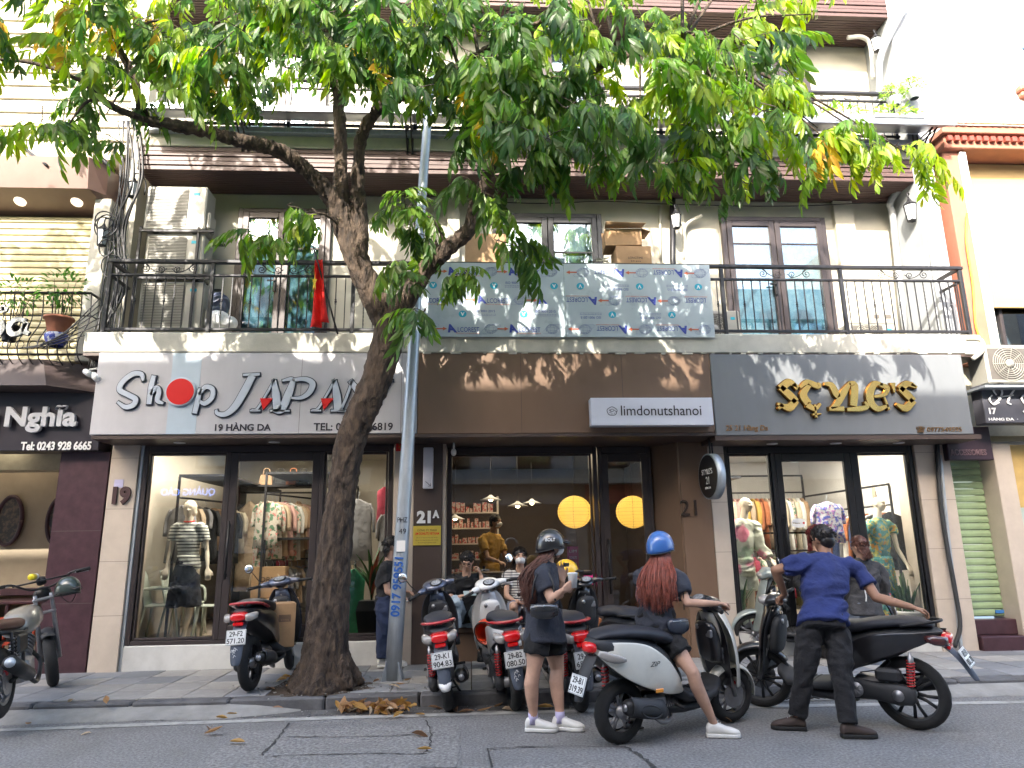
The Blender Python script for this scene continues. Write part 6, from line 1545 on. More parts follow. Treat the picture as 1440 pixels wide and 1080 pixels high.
# ================================================================ street lamp post
lp = thing('lamp_post', 'tall grey galvanised lamp post with flared foot and blue stencilled phone number', 'lamp post', (G(552, 957, .12).x, G(552, 957, .12).y, .11))
c0 = G(552, 957, .12); PY = c0.y
q = MB(); q.tube(bez([(c0.x, PY, .12), P(575, 600, PY), P(592, 300, PY), P(606, 100, PY), P(618, -120, PY)], 4), lerpl([.088, .074, .060, .052, .045], 17), 16, smooth=True); obj('pole', q, m_steel, lp, True)
q = MB()
for k in range(4): q.prism([(0, 0), (.16, 0), (.085, .22), (0, .24)], -.006, .006, M=TR(c0.x, PY, .115) @ rotm(rz=45+90*k))
obj('foot_rib', q, m_steel, lp, True)
q = MB(); q.box(c0.x-.19, c0.x+.19, PY-.19, PY+.19, .108, .128, .006); obj('base_plate', q, m_conc, lp, True)
m_bluei = mat('stencil_blue', (.03, .12, .42), .6)
me = text_mesh('0917 959551', w=.62, h=.10, ext=.002, bold=.03); me.materials.append(m_bluei); c = P(559, 825, PY-.09); me.transform(wmat(lp).inverted() @ TR(c.x-.005, c.y, c.z) @ rotm(ry=-87) @ Matrix.Rotation(pi/2, 4, 'X')); link('lettering', me, lp)
text('PHZ', m_ink2, P(566, 731, PY-.085), w=.11, h=.055, parent=lp, ext=.001); text('49', m_ink2, P(566, 747, PY-.085), w=.08, h=.055, parent=lp, ext=.001)
q = MB(); c = P(564, 768, PY-.087); q.box(c.x-.05, c.x+.045, c.y, c.y+.01, c.z-.06, c.z+.06); obj('paper_notice', q, m_whitep, lp, True)
# ================================================================ air conditioners
def aircon(label, c, w, h, d, fan=False, rz=0, group=None, logo=True):
    t = thing('air_conditioner', label, 'air conditioner', c, rz, group); q = MB(); q.box(-w/2, w/2, -d/2, d/2, 0, h, .018); obj('casing', q, m_acw, t)
    gx0, gx1 = (-w/2+.04, w*.20)
    q = MB(); q.box(gx0, gx1, -d/2-.004, -d/2+.002, .05, h-.05); obj('grille_back', q, m_grille, t)
    if fan:
        cx = (gx0+gx1)/2; r = min(h*.43, (gx1-gx0)*.5); q = MB()
        for k in range(7): rr = r*(1-k*.13); q.tube([(cx+rr*cos(a), -d/2-.018, h/2+rr*sin(a)) for a in np.linspace(0, 2*pi, 28)], .0045, 4)
        for k in range(10): a = 2*pi*k/10; q.tube([(cx+.05*cos(a), -d/2-.02, h/2+.05*sin(a)), (cx+r*cos(a), -d/2-.012, h/2+r*sin(a))], .004, 4)
        q.tube([(cx, -d/2-.03, h/2), (cx, -d/2, h/2)], .055, 16); obj('fan_guard', q, m_acw, t)
    else:
        q = MB()
        for k in range(int((h-.1)/.022)): z = .055+k*.022; q.box(gx0, gx1, -d/2-.012, -d/2-.004, z, z+.009)
        obj('grille_slat', q, m_acw, t, kind='stuff')
    q = MB(); q.box(w/2-.005, w/2+.05, -d/2+.05, d/2-.05, .05, h*.45, .02); obj('pipe_cover', q, m_acw, t)
    if logo: q = MB(); q.box(w*.28, w*.38, -d/2-.004, -d/2+.001, h-.14, h-.10); obj('badge', q, m_pc, t)
    q = MB()
    for s in (-1, 1): q.box(s*w*.32-.03, s*w*.32+.03, -d/2-.02, d/2+.02, -.03, 0, .004)
    obj('foot', q, m_black, t); return t
YA = 9.1
for (x0, y0, x1, y1, lb) in ((200, 262, 292, 322, 'topmost cream air conditioner unit of the stack at the left end of the balcony'), (200, 329, 288, 386, 'middle cream air conditioner unit of the balcony stack, partly behind the railing'), (190, 396, 288, 462, 'lowest cream air conditioner unit of the balcony stack, behind the balusters')):
    a, b = P(x0, y1, YA), P(x1, y0, YA); aircon(lb, ((a.x+b.x)/2, YA+.18, a.z), b.x-a.x, b.z-a.z, .34)
t = thing('metal_rack', 'dark angle iron rack carrying the three stacked air conditioners', 'rack', (-3.9, 9.25, 4.13)); q = MB()
xa, xb = X(192, 400, YA)-.03, X(292, 400, YA)+.03
for x in (xa, xb-.22):
    for y in (9.06, 9.5): q.box(x, x+.03, y, y+.03, 4.126, Z(240, 322, YA)+.02)
for zz in (322, 388): z = Z(240, zz, YA)-.06; q.box(xa, xb, 9.05, 9.08, z, z+.03); q.box(xa, xb, 9.5, 9.53, z, z+.03)
obj('frame', q, m_iron, t, True)
aircon('white air conditioner unit beside the glass doors, half behind the printed panel', (X(1010, 440, 9.2), 9.35, 4.16), .62, .55, .28, True)
aircon('white air conditioner unit on the floor at the right end of the balcony', (X(1230, 455, 9.2), 9.4, 4.14), .72, .42, .28, True)
ac = aircon('large white air conditioner unit with round fan guard beside the number 17 sign', (P(1424, 508, 8.5).x, 8.62, Z(1420, 540, 8.5)), .82, .52, .34, True)
q = MB(); q.box(-.5, .5, -.2, .3, -.06, -.03); obj('bracket', q, m_steel, ac)
t = thing('meter_box', 'cream electrical meter box with small dark windows on the right balcony wall', 'meter box', P(1243, 440, 9.5)); q = MB(); q.box(-.19, .19, 0, .14, -.35, .12, .01); obj('box', q, m_acw, t)
q = MB()
for a, b in ((-.12, -.06), (.06, -.06), (-.12, -.28)): q.box(a-.04, a+.04, -.004, .002, b-.03, b+.03)
obj('meter_window', q, m_grille, t)
# ================================================================ cardboard boxes on the balcony
def carton(label, c, w, d, h, rz=0, open_=False, lines=(), name='cardboard_box'):
    t = thing(name, label, 'cardboard box', c, rz); q = MB(); q.box(-w/2, w/2, -d/2, d/2, 0, h, .004); obj('box', q, m_card, t)
    q = MB(); q.box(-w/2-.001, w/2+.001, -.03, .03, h-.001, h+.0015) if not open_ else q.sheet([[(-w/2, -d/2, h), (-w/2, -d/2-.12, h+.05)], [(w/2, -d/2, h), (w/2+.05, -d/2-.12, h+.02)]], .004)
    if open_: q.sheet([[(w/2, -d/2, h), (w/2+.12, -d/2, h-.05)], [(w/2, d/2, h), (w/2+.10, d/2, h-.02)]], .004); q.sheet([[(-w/2, d/2, h), (-w/2, d/2+.06, h+.12)], [(w/2, d/2, h), (w/2, d/2+.06, h+.12)]], .004)
    obj('flap' if open_ else 'tape', q, m_card if open_ else mat('brown_tape', (.30, .20, .11), .4), t)
    for s_, x, z, w_, h_ in lines: text(s_, m_ink2, V((x, -d/2-.003, z)), w=w_, h=h_, parent=t, ext=.001, world=False)
    return t
a = P(683, 362, 8.75); carton('large cardboard box with an arrow mark standing on the balcony left of the middle door', (a.x, 8.95, a.z-.45), .55, .4, .80, 2, lines=((('↑', .17, .68, .07, .10)),))
a, b = P(868, 372, 8.7), P(916, 345, 8.7); carton('closed cardboard box, lower of two stacked on the balcony beside the middle door', ((a.x+b.x)/2, 8.9, a.z-.35), b.x-a.x, .35, b.z-a.z+.35, 0, lines=(('LONGTIME', .02, .46, .2, .03), ('24 pcs', .02, .41, .14, .025)))
a, b = P(852, 343, 8.7), P(905, 322, 8.7); carton('open cardboard box with splayed flaps, upper of two stacked on the balcony', ((a.x+b.x)/2, 8.9, a.z), b.x-a.x-.03, .33, b.z-a.z+.02, -4, True)
t = thing('shrivelled_plant', 'small grey dried plant tuft lying on top edge of the printed panel', 'plant', P(847, 367, 8.45)); q = MB(); random.seed(1)
for k in range(40): a = V((random.uniform(-.09, .09), random.uniform(-.04, .04), random.uniform(-.02, .05))); q.tube([a*.3, a, a+V((random.uniform(-.04, .04), 0, random.uniform(-.03, .03)))], .004, 3)
obj('stem', q, mat('dry_stem', (.2, .2, .15), .9), t)
# ================================================================ flag
t = thing('flag', 'red flag with yellow star hanging limp from a pole on the balcony behind the tree', 'flag', P(452, 465, 8.5))
q = MB(); q.tube([P(475, 470, 8.45), P(440, 345, 8.2)], .011, 8); obj('flagpole', q, m_iron, t, True)
gr = []
for i in range(15):
    v = i/14; row = []
    for j in range(15):
        u = j/14; top = P(443+10*u, 365, 8.25); bot = P(434+28*u+(3*sin(u*7)), 462-12*abs(u-.25), 8.33)
        p = top.lerp(bot, v); row.append(p+V((.02*sin(9*u+3*v)*(.4+v), .05*sin(11*u+2*v)*(.3+v), 0)))
    gr.append(row)
q = MB(); q.sheet(gr, .003); obj('cloth', q, cloth('flag_red', (.75, .02, .015)), t, True)
q = MB(); p = P(443, 398, 8.24); q.prism([(p.x+(.09 if k % 2 == 0 else .035)*.35*cos(pi/2+k*pi/5), p.z+(.13 if k % 2 == 0 else .05)*sin(pi/2+k*pi/5)) for k in range(10)], p.y-.03, p.y-.025); obj('star', q, mat('star_yellow', (.8, .55, .05), .7), t, True)
# ================================================================ wall lanterns
def wall_lantern(label, c, s=1., side=1):
    t = thing('wall_lantern', label, 'lantern', c, scale=s); q = MB(); q.lathe([(.075, .10), (.08, .105), (.03, .15), (.012, .19), (.001, .20)], 6, smooth=False); q.lathe([(.001, -.12), (.015, -.115), (.05, -.10), (.055, -.09)], 6, smooth=False)
    for k in range(6): a = k*pi/3; q.tube([(.05*cos(a), .05*sin(a), -.09), (.072*cos(a), .072*sin(a), .10)], .005, 4)
    obj('lantern_frame', q, m_iron, t); q = MB(); q.lathe([(.046, -.088), (.066, .10)], 6, smooth=False); obj('lantern_glass', q, mat('frosted_glass', (.55, .58, .60), .3), t)
    q = MB(); q.tube(bez([(0, 0, .2), (0, .02, .27), (side*.06, .06, .27), (side*.10, .12, .18), (side*.10, .12, .0)], 5), .009, 6); obj('bracket', q, m_iron, t)
wall_lantern('small dark wall lantern at the left end of the balcony beside the cables', P(187, 268, 8.95), 1.0)
wall_lantern('small dark wall lantern on the downpipe right of the cardboard boxes', P(951, 312, 9.3), 1.05)
wall_lantern('grey wall lantern on the right balcony end wall beneath the slatted soffit', P(1281, 300, 9.1), 1.25, 1)
wall_lantern('grey wall lantern on the topmost balcony at the right end wall', P(1233, 64, 9.1), 1.1, 1)
wall_lantern('rusty bracket lantern hanging at the edge of the left cream shutter', P(144, 335, 8.9), 1.1, 1)
# ================================================================ pipes and cables
def pipe(label, pts, r, m=m_pvc, name='drain_pipe', cat='pipe', group=None, n=8):
    t = thing(name, label, cat, pts[0], group=group); q = MB(); q.tube([V(p) for p in pts], r, n); o = obj('pipe', q, m, t, True)
    return t
pipe('dark downpipe on the cream wall between the middle and right balcony doors', [P(946, 280, 9.6), P(946, 365, 9.6), (P(946, 365, 9.6).x, 9.6, 4.13)], .045, m_iron)
pipe('grey downpipe with elbow in the right corner of the balcony', bez([P(1268, 262, 9.3), P(1252, 285, 9.45), P(1256, 310, 9.5), (P(1258, 370, 9.5).x, 9.5, 4.5)], 5), .05)
pipe('dark square downpipe on the edge of the grey fin wall', [P(1298, 262, 8.96), P(1312, 370, 8.96), (P(1312, 370, 8.96).x, 8.96, 4.15)], .035, m_pvc)
pipe('grey pipe slanting down the topmost right balcony wall', bez([P(1275, 5, 8.9), P(1240, 75, 9.0), P(1237, 120, 9.1), P(1237, 165, 9.1)], 4), .05)
pipe('white curved pipe end on the upper right balcony wall', bez([P(1192, 53, 9.3), P(1212, 52, 9.3), P(1224, 65, 9.35), P(1228, 110, 9.4)], 4), .035, m_white)
pipe('cream pipe stub bending out of the wall left of the right balcony doors', bez([P(987, 303, 9.55), P(970, 312, 9.6), P(962, 325, 9.62), P(961, 365, 9.62)], 4), .028, m_creamd)
pipe('thin cream conduit running down beside the stacked cardboard boxes', [P(928, 290, 9.66), P(929, 365, 9.66)], .02, m_creamd)
pipe('thin black cable strung under the soffit across the balcony wall', bez([P(640, 282, 9.6), P(760, 286, 9.6), P(850, 283, 9.6), P(940, 287, 9.6), P(1100, 290, 9.6), P(1250, 284, 9.5)], 6), .008, m_black, 'cable', 'cable')
pipe('yellow hose running down the terracotta pillar at the right edge', bez([P(1360, 300, 8.85), P(1359, 340, 8.85), P(1368, 400, 8.85), P(1372, 455, 8.85), P(1380, 480, 8.85)], 5), .014, mat('yellow_hose', (.6, .36, .03), .5), 'hose', 'hose')
pipe('cream elbow pipe at the right end of the balcony slab', bez([P(1358, 476, 8.45), P(1378, 478, 8.45), P(1382, 492, 8.45), P(1368, 505, 8.45)], 5), .03, m_creamd)
pipe('thick bundle of black corrugated cables down the last tiled pillar', bez([P(1318, 625, 8.96), P(1322, 700, 8.94), P(1332, 770, 8.93), P(1343, 830, 8.92), P(1350, 880, 8.9), P(1342, 910, 8.9)], 6), .028, m_plastic, 'cable', 'cable')
pipe('grey corrugated hose ending on the pavement by the last tiled pillar', bez([P(1322, 640, 8.97), P(1334, 760, 8.95), P(1345, 850, 8.93), P(1352, 915, 8.88)], 6), .022, m_steel, 'cable', 'cable')
random.seed(8)
for k in range(9):
    x0 = 168+k*3.5; c = [P(x0+random.uniform(-4, 4), 170, 8.9), P(x0-2+random.uniform(-8, 8), 250, 8.9), P(160+k*2.5+random.uniform(-10, 10), 320, 8.9), P(150+k*3+random.uniform(-8, 8), 400, 8.88), P(136+k*1.5+random.uniform(-6, 6), 470, 8.75), P(124+k*3, 520, 8.7)]
    pipe('dark cable in the tangled bundle between the cream neighbour and the balcony', bez(c, 6), random.choice((.008, .011, .016)), m_black, 'cable', 'cable', 'cables in the tangled bundle')
for k in range(5):
    c = P(150+random.uniform(-12, 12), 330+random.uniform(-50, 60), 8.85); r = random.uniform(.08, .14)
    pipe('coiled loop of dark cable hanging in the bundle left of the balcony', [(c.x+r*cos(a), c.y+.02*sin(2*a), c.z+r*1.2*sin(a)) for a in np.linspace(0, 2*pi, 22)], .009, m_black, 'cable', 'cable', 'cable coils in the bundle')
for k in range(6):
    pipe('thin cable sagging from the balcony corner over the left railing', bez([P(140, 420+k*9, 8.6), P(100-k*5, 460+k*5, 8.5), P(60-k*8, 490, 8.55)], 5), .007, m_black, 'cable', 'cable', 'cables sagging over the left railing')
t = thing('security_camera', 'two white security camera heads on a bracket left of the Shop JAPAN sign', 'camera', P(130, 530, 8.5)); q = MB(); q.tube([P(120, 522, 8.5), P(127, 527, 8.45)], .035, 12); q.tube([P(131, 527, 8.5), P(137, 533, 8.42)], .04, 12); q.tube([P(126, 520, 8.5), P(138, 518, 8.6)], .012, 8); obj('camera_head', q, m_whitep, t, True)
t = thing('security_camera', 'small white dome camera under the cafe soffit', 'camera', P(638, 636, 8.95)); q = MB(); q.ell((0, 0, 0), (.035, .035, .05), 12, 8); q.cyl((0, 0, .03), (0, 0, .14), .012); obj('camera_head', q, m_whitep, t)
# ================================================================ plants
m_lf = [leafmat('plant_green', (.06, .16, .03), 1.3), leafmat('plant_light', (.20, .32, .06), 1.4), leafmat('snake_green', (.10, .19, .08), .8), leafmat('plant_dark', (.03, .10, .03), 1.)]
def pot(t, r, h, m, sq=0):
    q = MB(); q.lathe([(r*.72, 0), (r*.95, h*.9), (r*1.05, h*.9), (r*1.05, h), (r*.9, h), (r*.86, h*.9), (.001, h*.88)], 22, cap=False); obj('pot', q, m, t)
def bush(t, c, r, n, m, l=.05, seed=0, stems=7, sphere=True):
    rn = random.Random(seed); VV = []; FF = []; off = 0; q = MB()
    for k in range(stems):
        e = V((rn.uniform(-1, 1)*r[0]*.8, rn.uniform(-1, 1)*r[1]*.8, c[2]+rn.uniform(-.3, .8)*r[2])); q.tube(bez([(c[0]*.2, 0, 0), (e.x*.5+c[0]*.5, e.y*.4, e.z*.55), (c[0]+e.x, c[1]+e.y, e.z)], 3), [.008, .007, .006, .006, .005, .004, .003], 4)
    obj('stem', q, m_bark, t)
    for k in range(n):
        while True:
            v = V((rn.uniform(-1, 1), rn.uniform(-1, 1), rn.uniform(-1, 1)))
            if .3 < v.length < 1: break
        p = V((c[0]+v.x*r[0], c[1]+v.y*r[1], c[2]+v.z*r[2])); vs, fs = leaflet(l*rn.uniform(.7, 1.4), l*.45, .3, .2)
        d = (v.normalized()+V((rn.uniform(-.6, .6), rn.uniform(-.6, .6), rn.uniform(-.5, .3)))).normalized(); y = V((0, 0, 1)).cross(d).normalized(); z = d.cross(y); M = np.array([d, y, z])
        VV.append(vs @ M+np.array(p)); FF += [tuple(i+off for i in f) for f in fs]; off += len(vs)
    me = bpy.data.meshes.new('leaves'); me.from_pydata(np.vstack(VV).tolist(), [], FF); me.materials.append(m); link('leaves', me, t, 'stuff')
c = P(78, 487, 8.62); t = thing('potted_plant', 'spindly shrub in a terracotta pot standing on a blue white pot, left balcony', 'potted plant', c)
q = MB(); q.lathe([(.09, 0), (.13, .08), (.14, .14), (.12, .16), (.001, .15)], 18, cap=False); obj('porcelain_pot', q, mat('blue_white_china', (.5, .52, .6), .2, col2=(.05, .07, .3), fac=(.45, .5), vs=14), t)
q = MB(); q.lathe([(.11, .17), (.15, .34), (.17, .34), (.17, .37), (.14, .37), (.001, .35)], 20, cap=False); obj('pot', q, mat('terracotta_pot', (.36, .14, .08), .75, dirt=.2), t)
bush(t, (0, 0, .75), (.28, .2, .24), 150, m_lf[0], .07, 3)
t = thing('potted_plant', 'leafy green shrub behind the left balcony railing at the photo edge', 'potted plant', P(12, 480, 8.65)); pot(t, .1, .2, m_black); bush(t, (0, 0, .62), (.3, .2, .22), 130, m_lf[0], .07, 5)
for k, (px, py, w_) in enumerate(((1100, 160, .3), (1185, 163, .36), (1262, 163, .34))):
    t = thing('planter_box', 'planter of yellow green bedding plants on the upper balcony edge, %s' % ('nearest the tree', 'middle one', 'rightmost one')[k], 'planter', P(px, py+5, 8.62)); q = MB(); q.box(-w_-.03, w_+.03, -.08, .08, -.02, .05, .01); obj('trough', q, m_pvc, t); bush(t, (0, 0, .12), (w_, .09, .09), 160, m_lf[1], .075, k+20, 3)
for k, (px, py) in enumerate(((1285, 132), (1258, 142))):
    t = thing('hanging_planter', 'feathery green plant in a %s pot on the upper balcony corner' % ('silver' if k == 0 else 'small hidden'), 'potted plant', P(px, py, 8.85)); q = MB(); q.lathe([(.06, -.08), (.10, .02), (.11, .04), (.001, .03)], 18, cap=False); obj('pot', q, m_steel, t); bush(t, (0, 0, .14), (.2, .16, .10), 420, m_lf[1], .035, k+30, 9)
def snake_plant(label, c, n=16, s=1., m=None, potm=None):
    t = thing('snake_plant', label, 'potted plant', c, scale=s); q = MB(); q.lathe([(.14, 0), (.17, .16), (.185, .16), (.185, .20), (.16, .20), (.001, .18)], 24, cap=False); obj('pot', q, potm or mat('pale_green_pot', (.42, .50, .47), .4), t); rn = random.Random(n)
    for k in range(n):
        a = rn.uniform(0, 2*pi); r = rn.uniform(.0, .09); L_ = rn.uniform(.32, .58); ln = rn.uniform(.05, .32); d = V((cos(a), sin(a), 0)); b0 = V((0, 0, .17))+d*r; gr = []
        side = V((-sin(a+rn.uniform(-.6, .6)), cos(a), 0)).normalized()
        for i in range(7):
            u = i/6; w_ = .028*(sin(pi*(.12+.85*u))**.7); p = b0+V((0, 0, L_*u))+d*(ln*u*u*.7); gr.append([p-side*w_, p+d*.008, p+side*w_])
        q = MB(); q.sheet(gr, .003); obj('leaf_blade', q, m or m_lf[2], t)
    return t
snake_plant('snake plant in pale green pot inside the boutique window below the pink white mannequin', P(1043, 884, 9.42), 18, .95)
snake_plant('snake plant in a white pot inside the right shop window near the patterned dress', P(1280, 880, 9.4), 20, .95, None, m_whitep)
t = thing('potted_plant', 'tall reddish green plant in a black square pot inside the left shop window', 'potted plant', P(521, 893, 9.35)); q = MB(); q.loft([[(-.13, -.13, 0), (.13, -.13, 0), (.13, .13, 0), (-.13, .13, 0)], [(-.17, -.17, .3), (.17, -.17, .3), (.17, .17, .3), (-.17, .17, .3)], [(-.14, -.14, .42), (.14, -.14, .42), (.14, .14, .42), (-.14, .14, .42)]], True, False); obj('pot', q, m_black, t)
rn = random.Random(4)
for k in range(16):
    a = rn.uniform(0, 2*pi); L_ = rn.uniform(.45, .85); d = V((cos(a), sin(a), 0)); side = V((-sin(a), cos(a), 0)); gr = []
    for i in range(8): u = i/7; w_ = .032*sin(pi*(.08+.9*u)); p = V((0, 0, .42+L_*u*(1-.2*u)))+d*(.24*u*u); gr.append([p-side*w_, p+d*.006, p+side*w_])
    q = MB(); q.sheet(gr, .003); obj('leaf_blade', q, m_lf[3] if k % 4 else mat('red_leaf', (.3, .07, .03), .5), t)
# ================================================================ shop interiors
m_rack = m_iron
def garment(label, c, w, h, mm, rz=0, th=.05, sleeves=True, group=None, name='hanging_garment', seed=0):
    rn = random.Random(seed); t = thing(name, label, 'garment', c, rz, group); rings = []
    for k, (u, wd) in enumerate(((0, .12), (.03, .35), (.09, .92), (.2, 1.), (.45, .92), (.75, 1.0), (1., 1.08))):
        z = -h*u; ring = []
        for j in range(18):
            a = 2*pi*j/18; ring.append((w/2*wd*cos(a), (th/2+.012*sin(j*2.3+seed))*sin(a)+.012*sin(5*cos(a)*2+seed)*u, z-(.01*sin(j*1.7) if u == 1. else 0)))
        rings.append(ring)
    q = MB(); q.loft(rings); obj('fabric', q, mm, t)
    if sleeves:
        for s in (-1, 1):
            q = MB(); q.tube(bez([(s*w*.38, 0, -h*.08), (s*w*.52, 0, -h*.25), (s*w*.55, .01, -h*.55)], 4), lerpl([.045, .05, .04], 9), 8, flat=.5, up=(0, 1, 0)); obj('sleeve', q, mm, t)
    q = MB(); q.tube(bez([(0, 0, 0), (0, 0, .05), (.02, 0, .08), (0, 0, .1)], 4), .003, 4); obj('hanger', q, m_steel, t); return t
gcols = [('cream', (.55, .48, .36)), ('white', (.65, .64, .6)), ('beige', (.42, .32, .22)), ('black', (.02, .02, .022)), ('navy', (.03, .05, .12)), ('blush pink', (.5, .30, .26)), ('olive', (.14, .14, .07)), ('rust', (.35, .12, .05)), ('grey', (.22, .22, .23)), ('mustard', (.48, .30, .07)), ('maroon', (.22, .02, .04)), ('tan', (.34, .22, .13))]
gm = {n: cloth('garment_'+n.replace(' ', '_'), c_) for n, c_ in gcols}
gm['floral'] = floral('garment_floral', (.5, .45, .38), [((.10, .20, .12), 1, .55), ((.55, .2, .18), 1.3, .6)], 14)
ORD = ['first', 'second', 'third', 'fourth', 'fifth', 'sixth', 'seventh', 'eighth', 'ninth', 'tenth', 'eleventh', 'twelfth']+['%dth' % i for i in range(13, 40)]
def rail(label, p0, p1, n, hs, names, grp, sd, z0=None):
    p0, p1 = V(p0), V(p1); t = thing('clothes_rack', label, 'clothes rack', (p0+p1)/2); q = MB(); q.tube([p0, p1], .014, 8)
    for p in (p0, p1): q.box(p.x-.014, p.x+.014, p.y-.014, p.y+.014, .41 if z0 is None else z0, p.z+.28)
    for dz in (.28,): q.box(min(p0.x, p1.x)-.014, max(p0.x, p1.x)+.014, min(p0.y, p1.y), max(p0.y, p1.y), p0.z+dz, p0.z+dz+.03)
    obj('frame', q, m_rack, t, True); rn = random.Random(sd); ang = math.degrees(math.atan2(p1.y-p0.y, p1.x-p0.x))+90
    for k in range(n):
        p = p0.lerp(p1, (k+.5)/n); nm = rn.choice(names)
        garment('%s garment, %s from the %s on the %s' % (nm, ORD[k], 'left' if abs(p1.x-p0.x) > 1.2 else 'window', grp), (p.x, p.y, p.z-.10), rn.uniform(.36, .44), rn.uniform(*hs), gm[nm], ang+rn.uniform(-9, 9), .045, group='clothes on the '+grp, seed=k)
rail('black clothes rack along the left wall of the left shop', (-3.95, 9.75, 2.2), (-3.35, 12.6, 2.2), 15, (.55, .8), ['beige', 'grey', 'tan', 'black', 'cream'], 'far left rack of the left shop', 1)
rail('black clothes rack behind the striped mannequin', (-2.95, 10.3, 2.28), (-2.05, 12.9, 2.28), 24, (.65, .85), ['cream', 'blush pink', 'beige', 'white', 'tan', 'black', 'floral'], 'rack behind the glass door', 2)
rail('lower clothes rack behind the striped mannequin', (-2.93, 10.35, 1.35), (-2.15, 12.5, 1.35), 15, (.5, .65), ['cream', 'beige', 'white', 'grey', 'floral'], 'lower rack behind the glass door', 3)
for k, (px, w_, nm, h_) in enumerate(((352, .34, 'beige', 1.35), (368, .30, 'floral', 1.3), (388, .28, 'black', 1.25), (402, .26, 'maroon', 1.25), (420, .30, 'tan', 1.15))):
    c = P(px, 705, 11.3); garment('long %s dress hanging face on behind the left shop door' % nm, (c.x, c.y, c.z), w_, h_, gm[nm], 0, .10, False, seed=k)
t = thing('clothes_rack', 'black rack with shelf carrying the long dresses behind the left shop door', 'clothes rack', (-2.3, 11.3, .4)); q = MB(); a, b = P(338, 700, 11.3), P(440, 700, 11.3); q.tube([a+V((0, 0, .08)), b+V((0, 0, .08))], .014, 8); q.box(a.x, b.x, 11.2, 11.6, a.z+.16, a.z+.19); q.box(a.x-.03, a.x, 11.2, 11.6, .4, a.z+.19); q.box(b.x, b.x+.03, 11.2, 11.6, .4, a.z+.19); obj('frame', q, m_rack, t, True)
for k, (px, cl) in enumerate(((372, 'tan'), (392, 'black'), (410, 'rust'), (424, 'black'))):
    c = P(px, 690, 11.35); t = thing('handbag', '%s leather handbag on the shelf above the dresses, %s' % (cl, ('leftmost', 'second from left', 'third from left', 'rightmost')[k]), 'handbag', (c.x, 11.4, P(340, 700, 11.3).z+.195)); q = MB(); q.loft([[(-.11, -.05, 0), (.11, -.05, 0), (.11, .05, 0), (-.11, .05, 0)], [(-.08, -.03, .17), (.08, -.03, .17), (.08, .03, .17), (-.08, .03, .17)]], True, False); obj('body', q, gm[cl], t); q = MB(); q.tube(bez([(-.05, 0, .16), (-.04, 0, .26), (.04, 0, .26), (.05, 0, .16)], 4), .008, 5); obj('handle', q, gm[cl], t)
for k, (px, py, w_, h_, nm, y, lb) in enumerate(((504, 702, .42, .85, 'grey', 10.2, 'long grey purple dress hanging behind the tree trunk in the left shop'), (498, 800, .30, .80, 'green', 9.7, 'short bright green dress standing low in the left shop window'), (541, 685, .22, .6, 'maroon', 10.4, 'maroon garment hanging at the right end of the left shop'))):
    gm.setdefault('green', cloth('garment_green', (.01, .16, .08))); c = P(px, py, y); garment(lb, c, w_, h_, gm[nm], 0, .14, k == 0, seed=k+9)
# boxes, chairs and stools in the left shop
for k, (px, y, w_, h_, z) in enumerate(((395, 10.3, .42, .42, .41), (378, 10.5, .45, .42, .84), (368, 9.75, .28, .24, .41), (505, 9.9, .3, .3, .41))):
    carton(('cardboard carton at the bottom of the pile behind the left shop door', 'upper cardboard carton with printing behind the left shop door', 'small cardboard carton just inside the left shop door', 'cardboard carton on the floor behind the black plant pot')[k], (X(px, 850, y), y, z), w_, .35, h_, 5, lines=((('DRY', 0, .25, .2, .06),) if k == 1 else ()))
m_pale = mat('pale_green_plastic', (.58, .64, .56), .4, var=.03)
def plastic_chair(label, c, rz):
    t = thing('plastic_chair', label, 'chair', c, rz)
    q = MB(); q.box(-.2, .2, -.2, .2, .40, .425, .01); obj('seat', q, m_pale, t); q = MB(); q.sheet([[(x*(.2-.02*v), .20+.10*v, .42+.42*v) for x in (-1, -.5, 0, .5, 1)] for v in (0, .5, 1)], .012); obj('backrest', q, m_pale, t)
    for sx in (-1, 1):
        for sy in (-1, 1): q = MB(); q.tube([(sx*.18, sy*.18, .41), (sx*.23, sy*.24, 0)], [.03, .022], 6, flat=.5); obj('leg', q, m_pale, t)
        q = MB(); q.tube(bez([(sx*.2, .26, .62), (sx*.24, .05, .63), (sx*.23, -.16, .61), (sx*.22, -.2, .42)], 4), .018, 6); obj('armrest', q, m_pale, t)
plastic_chair('pale green plastic armchair in the left shop window nearest the frame', (X(225, 890, 9.7), 9.75, .4), 100); plastic_chair('pale green plastic armchair right behind the striped mannequin legs', (X(252, 890, 9.9), 10.0, .4), 95)
t = thing('plastic_stool', 'pale plastic stool right of the striped mannequin', 'stool', (X(290, 890, 9.7), 9.8, .4)); q = MB(); q.box(-.14, .14, -.14, .14, .38, .40, .01); obj('seat', q, m_pale, t)
for sx in (-1, 1):
    for sy in (-1, 1): q = MB(); q.tube([(sx*.12, sy*.12, .39), (sx*.16, sy*.16, 0)], [.028, .02], 6); obj('leg', q, m_pale, t)
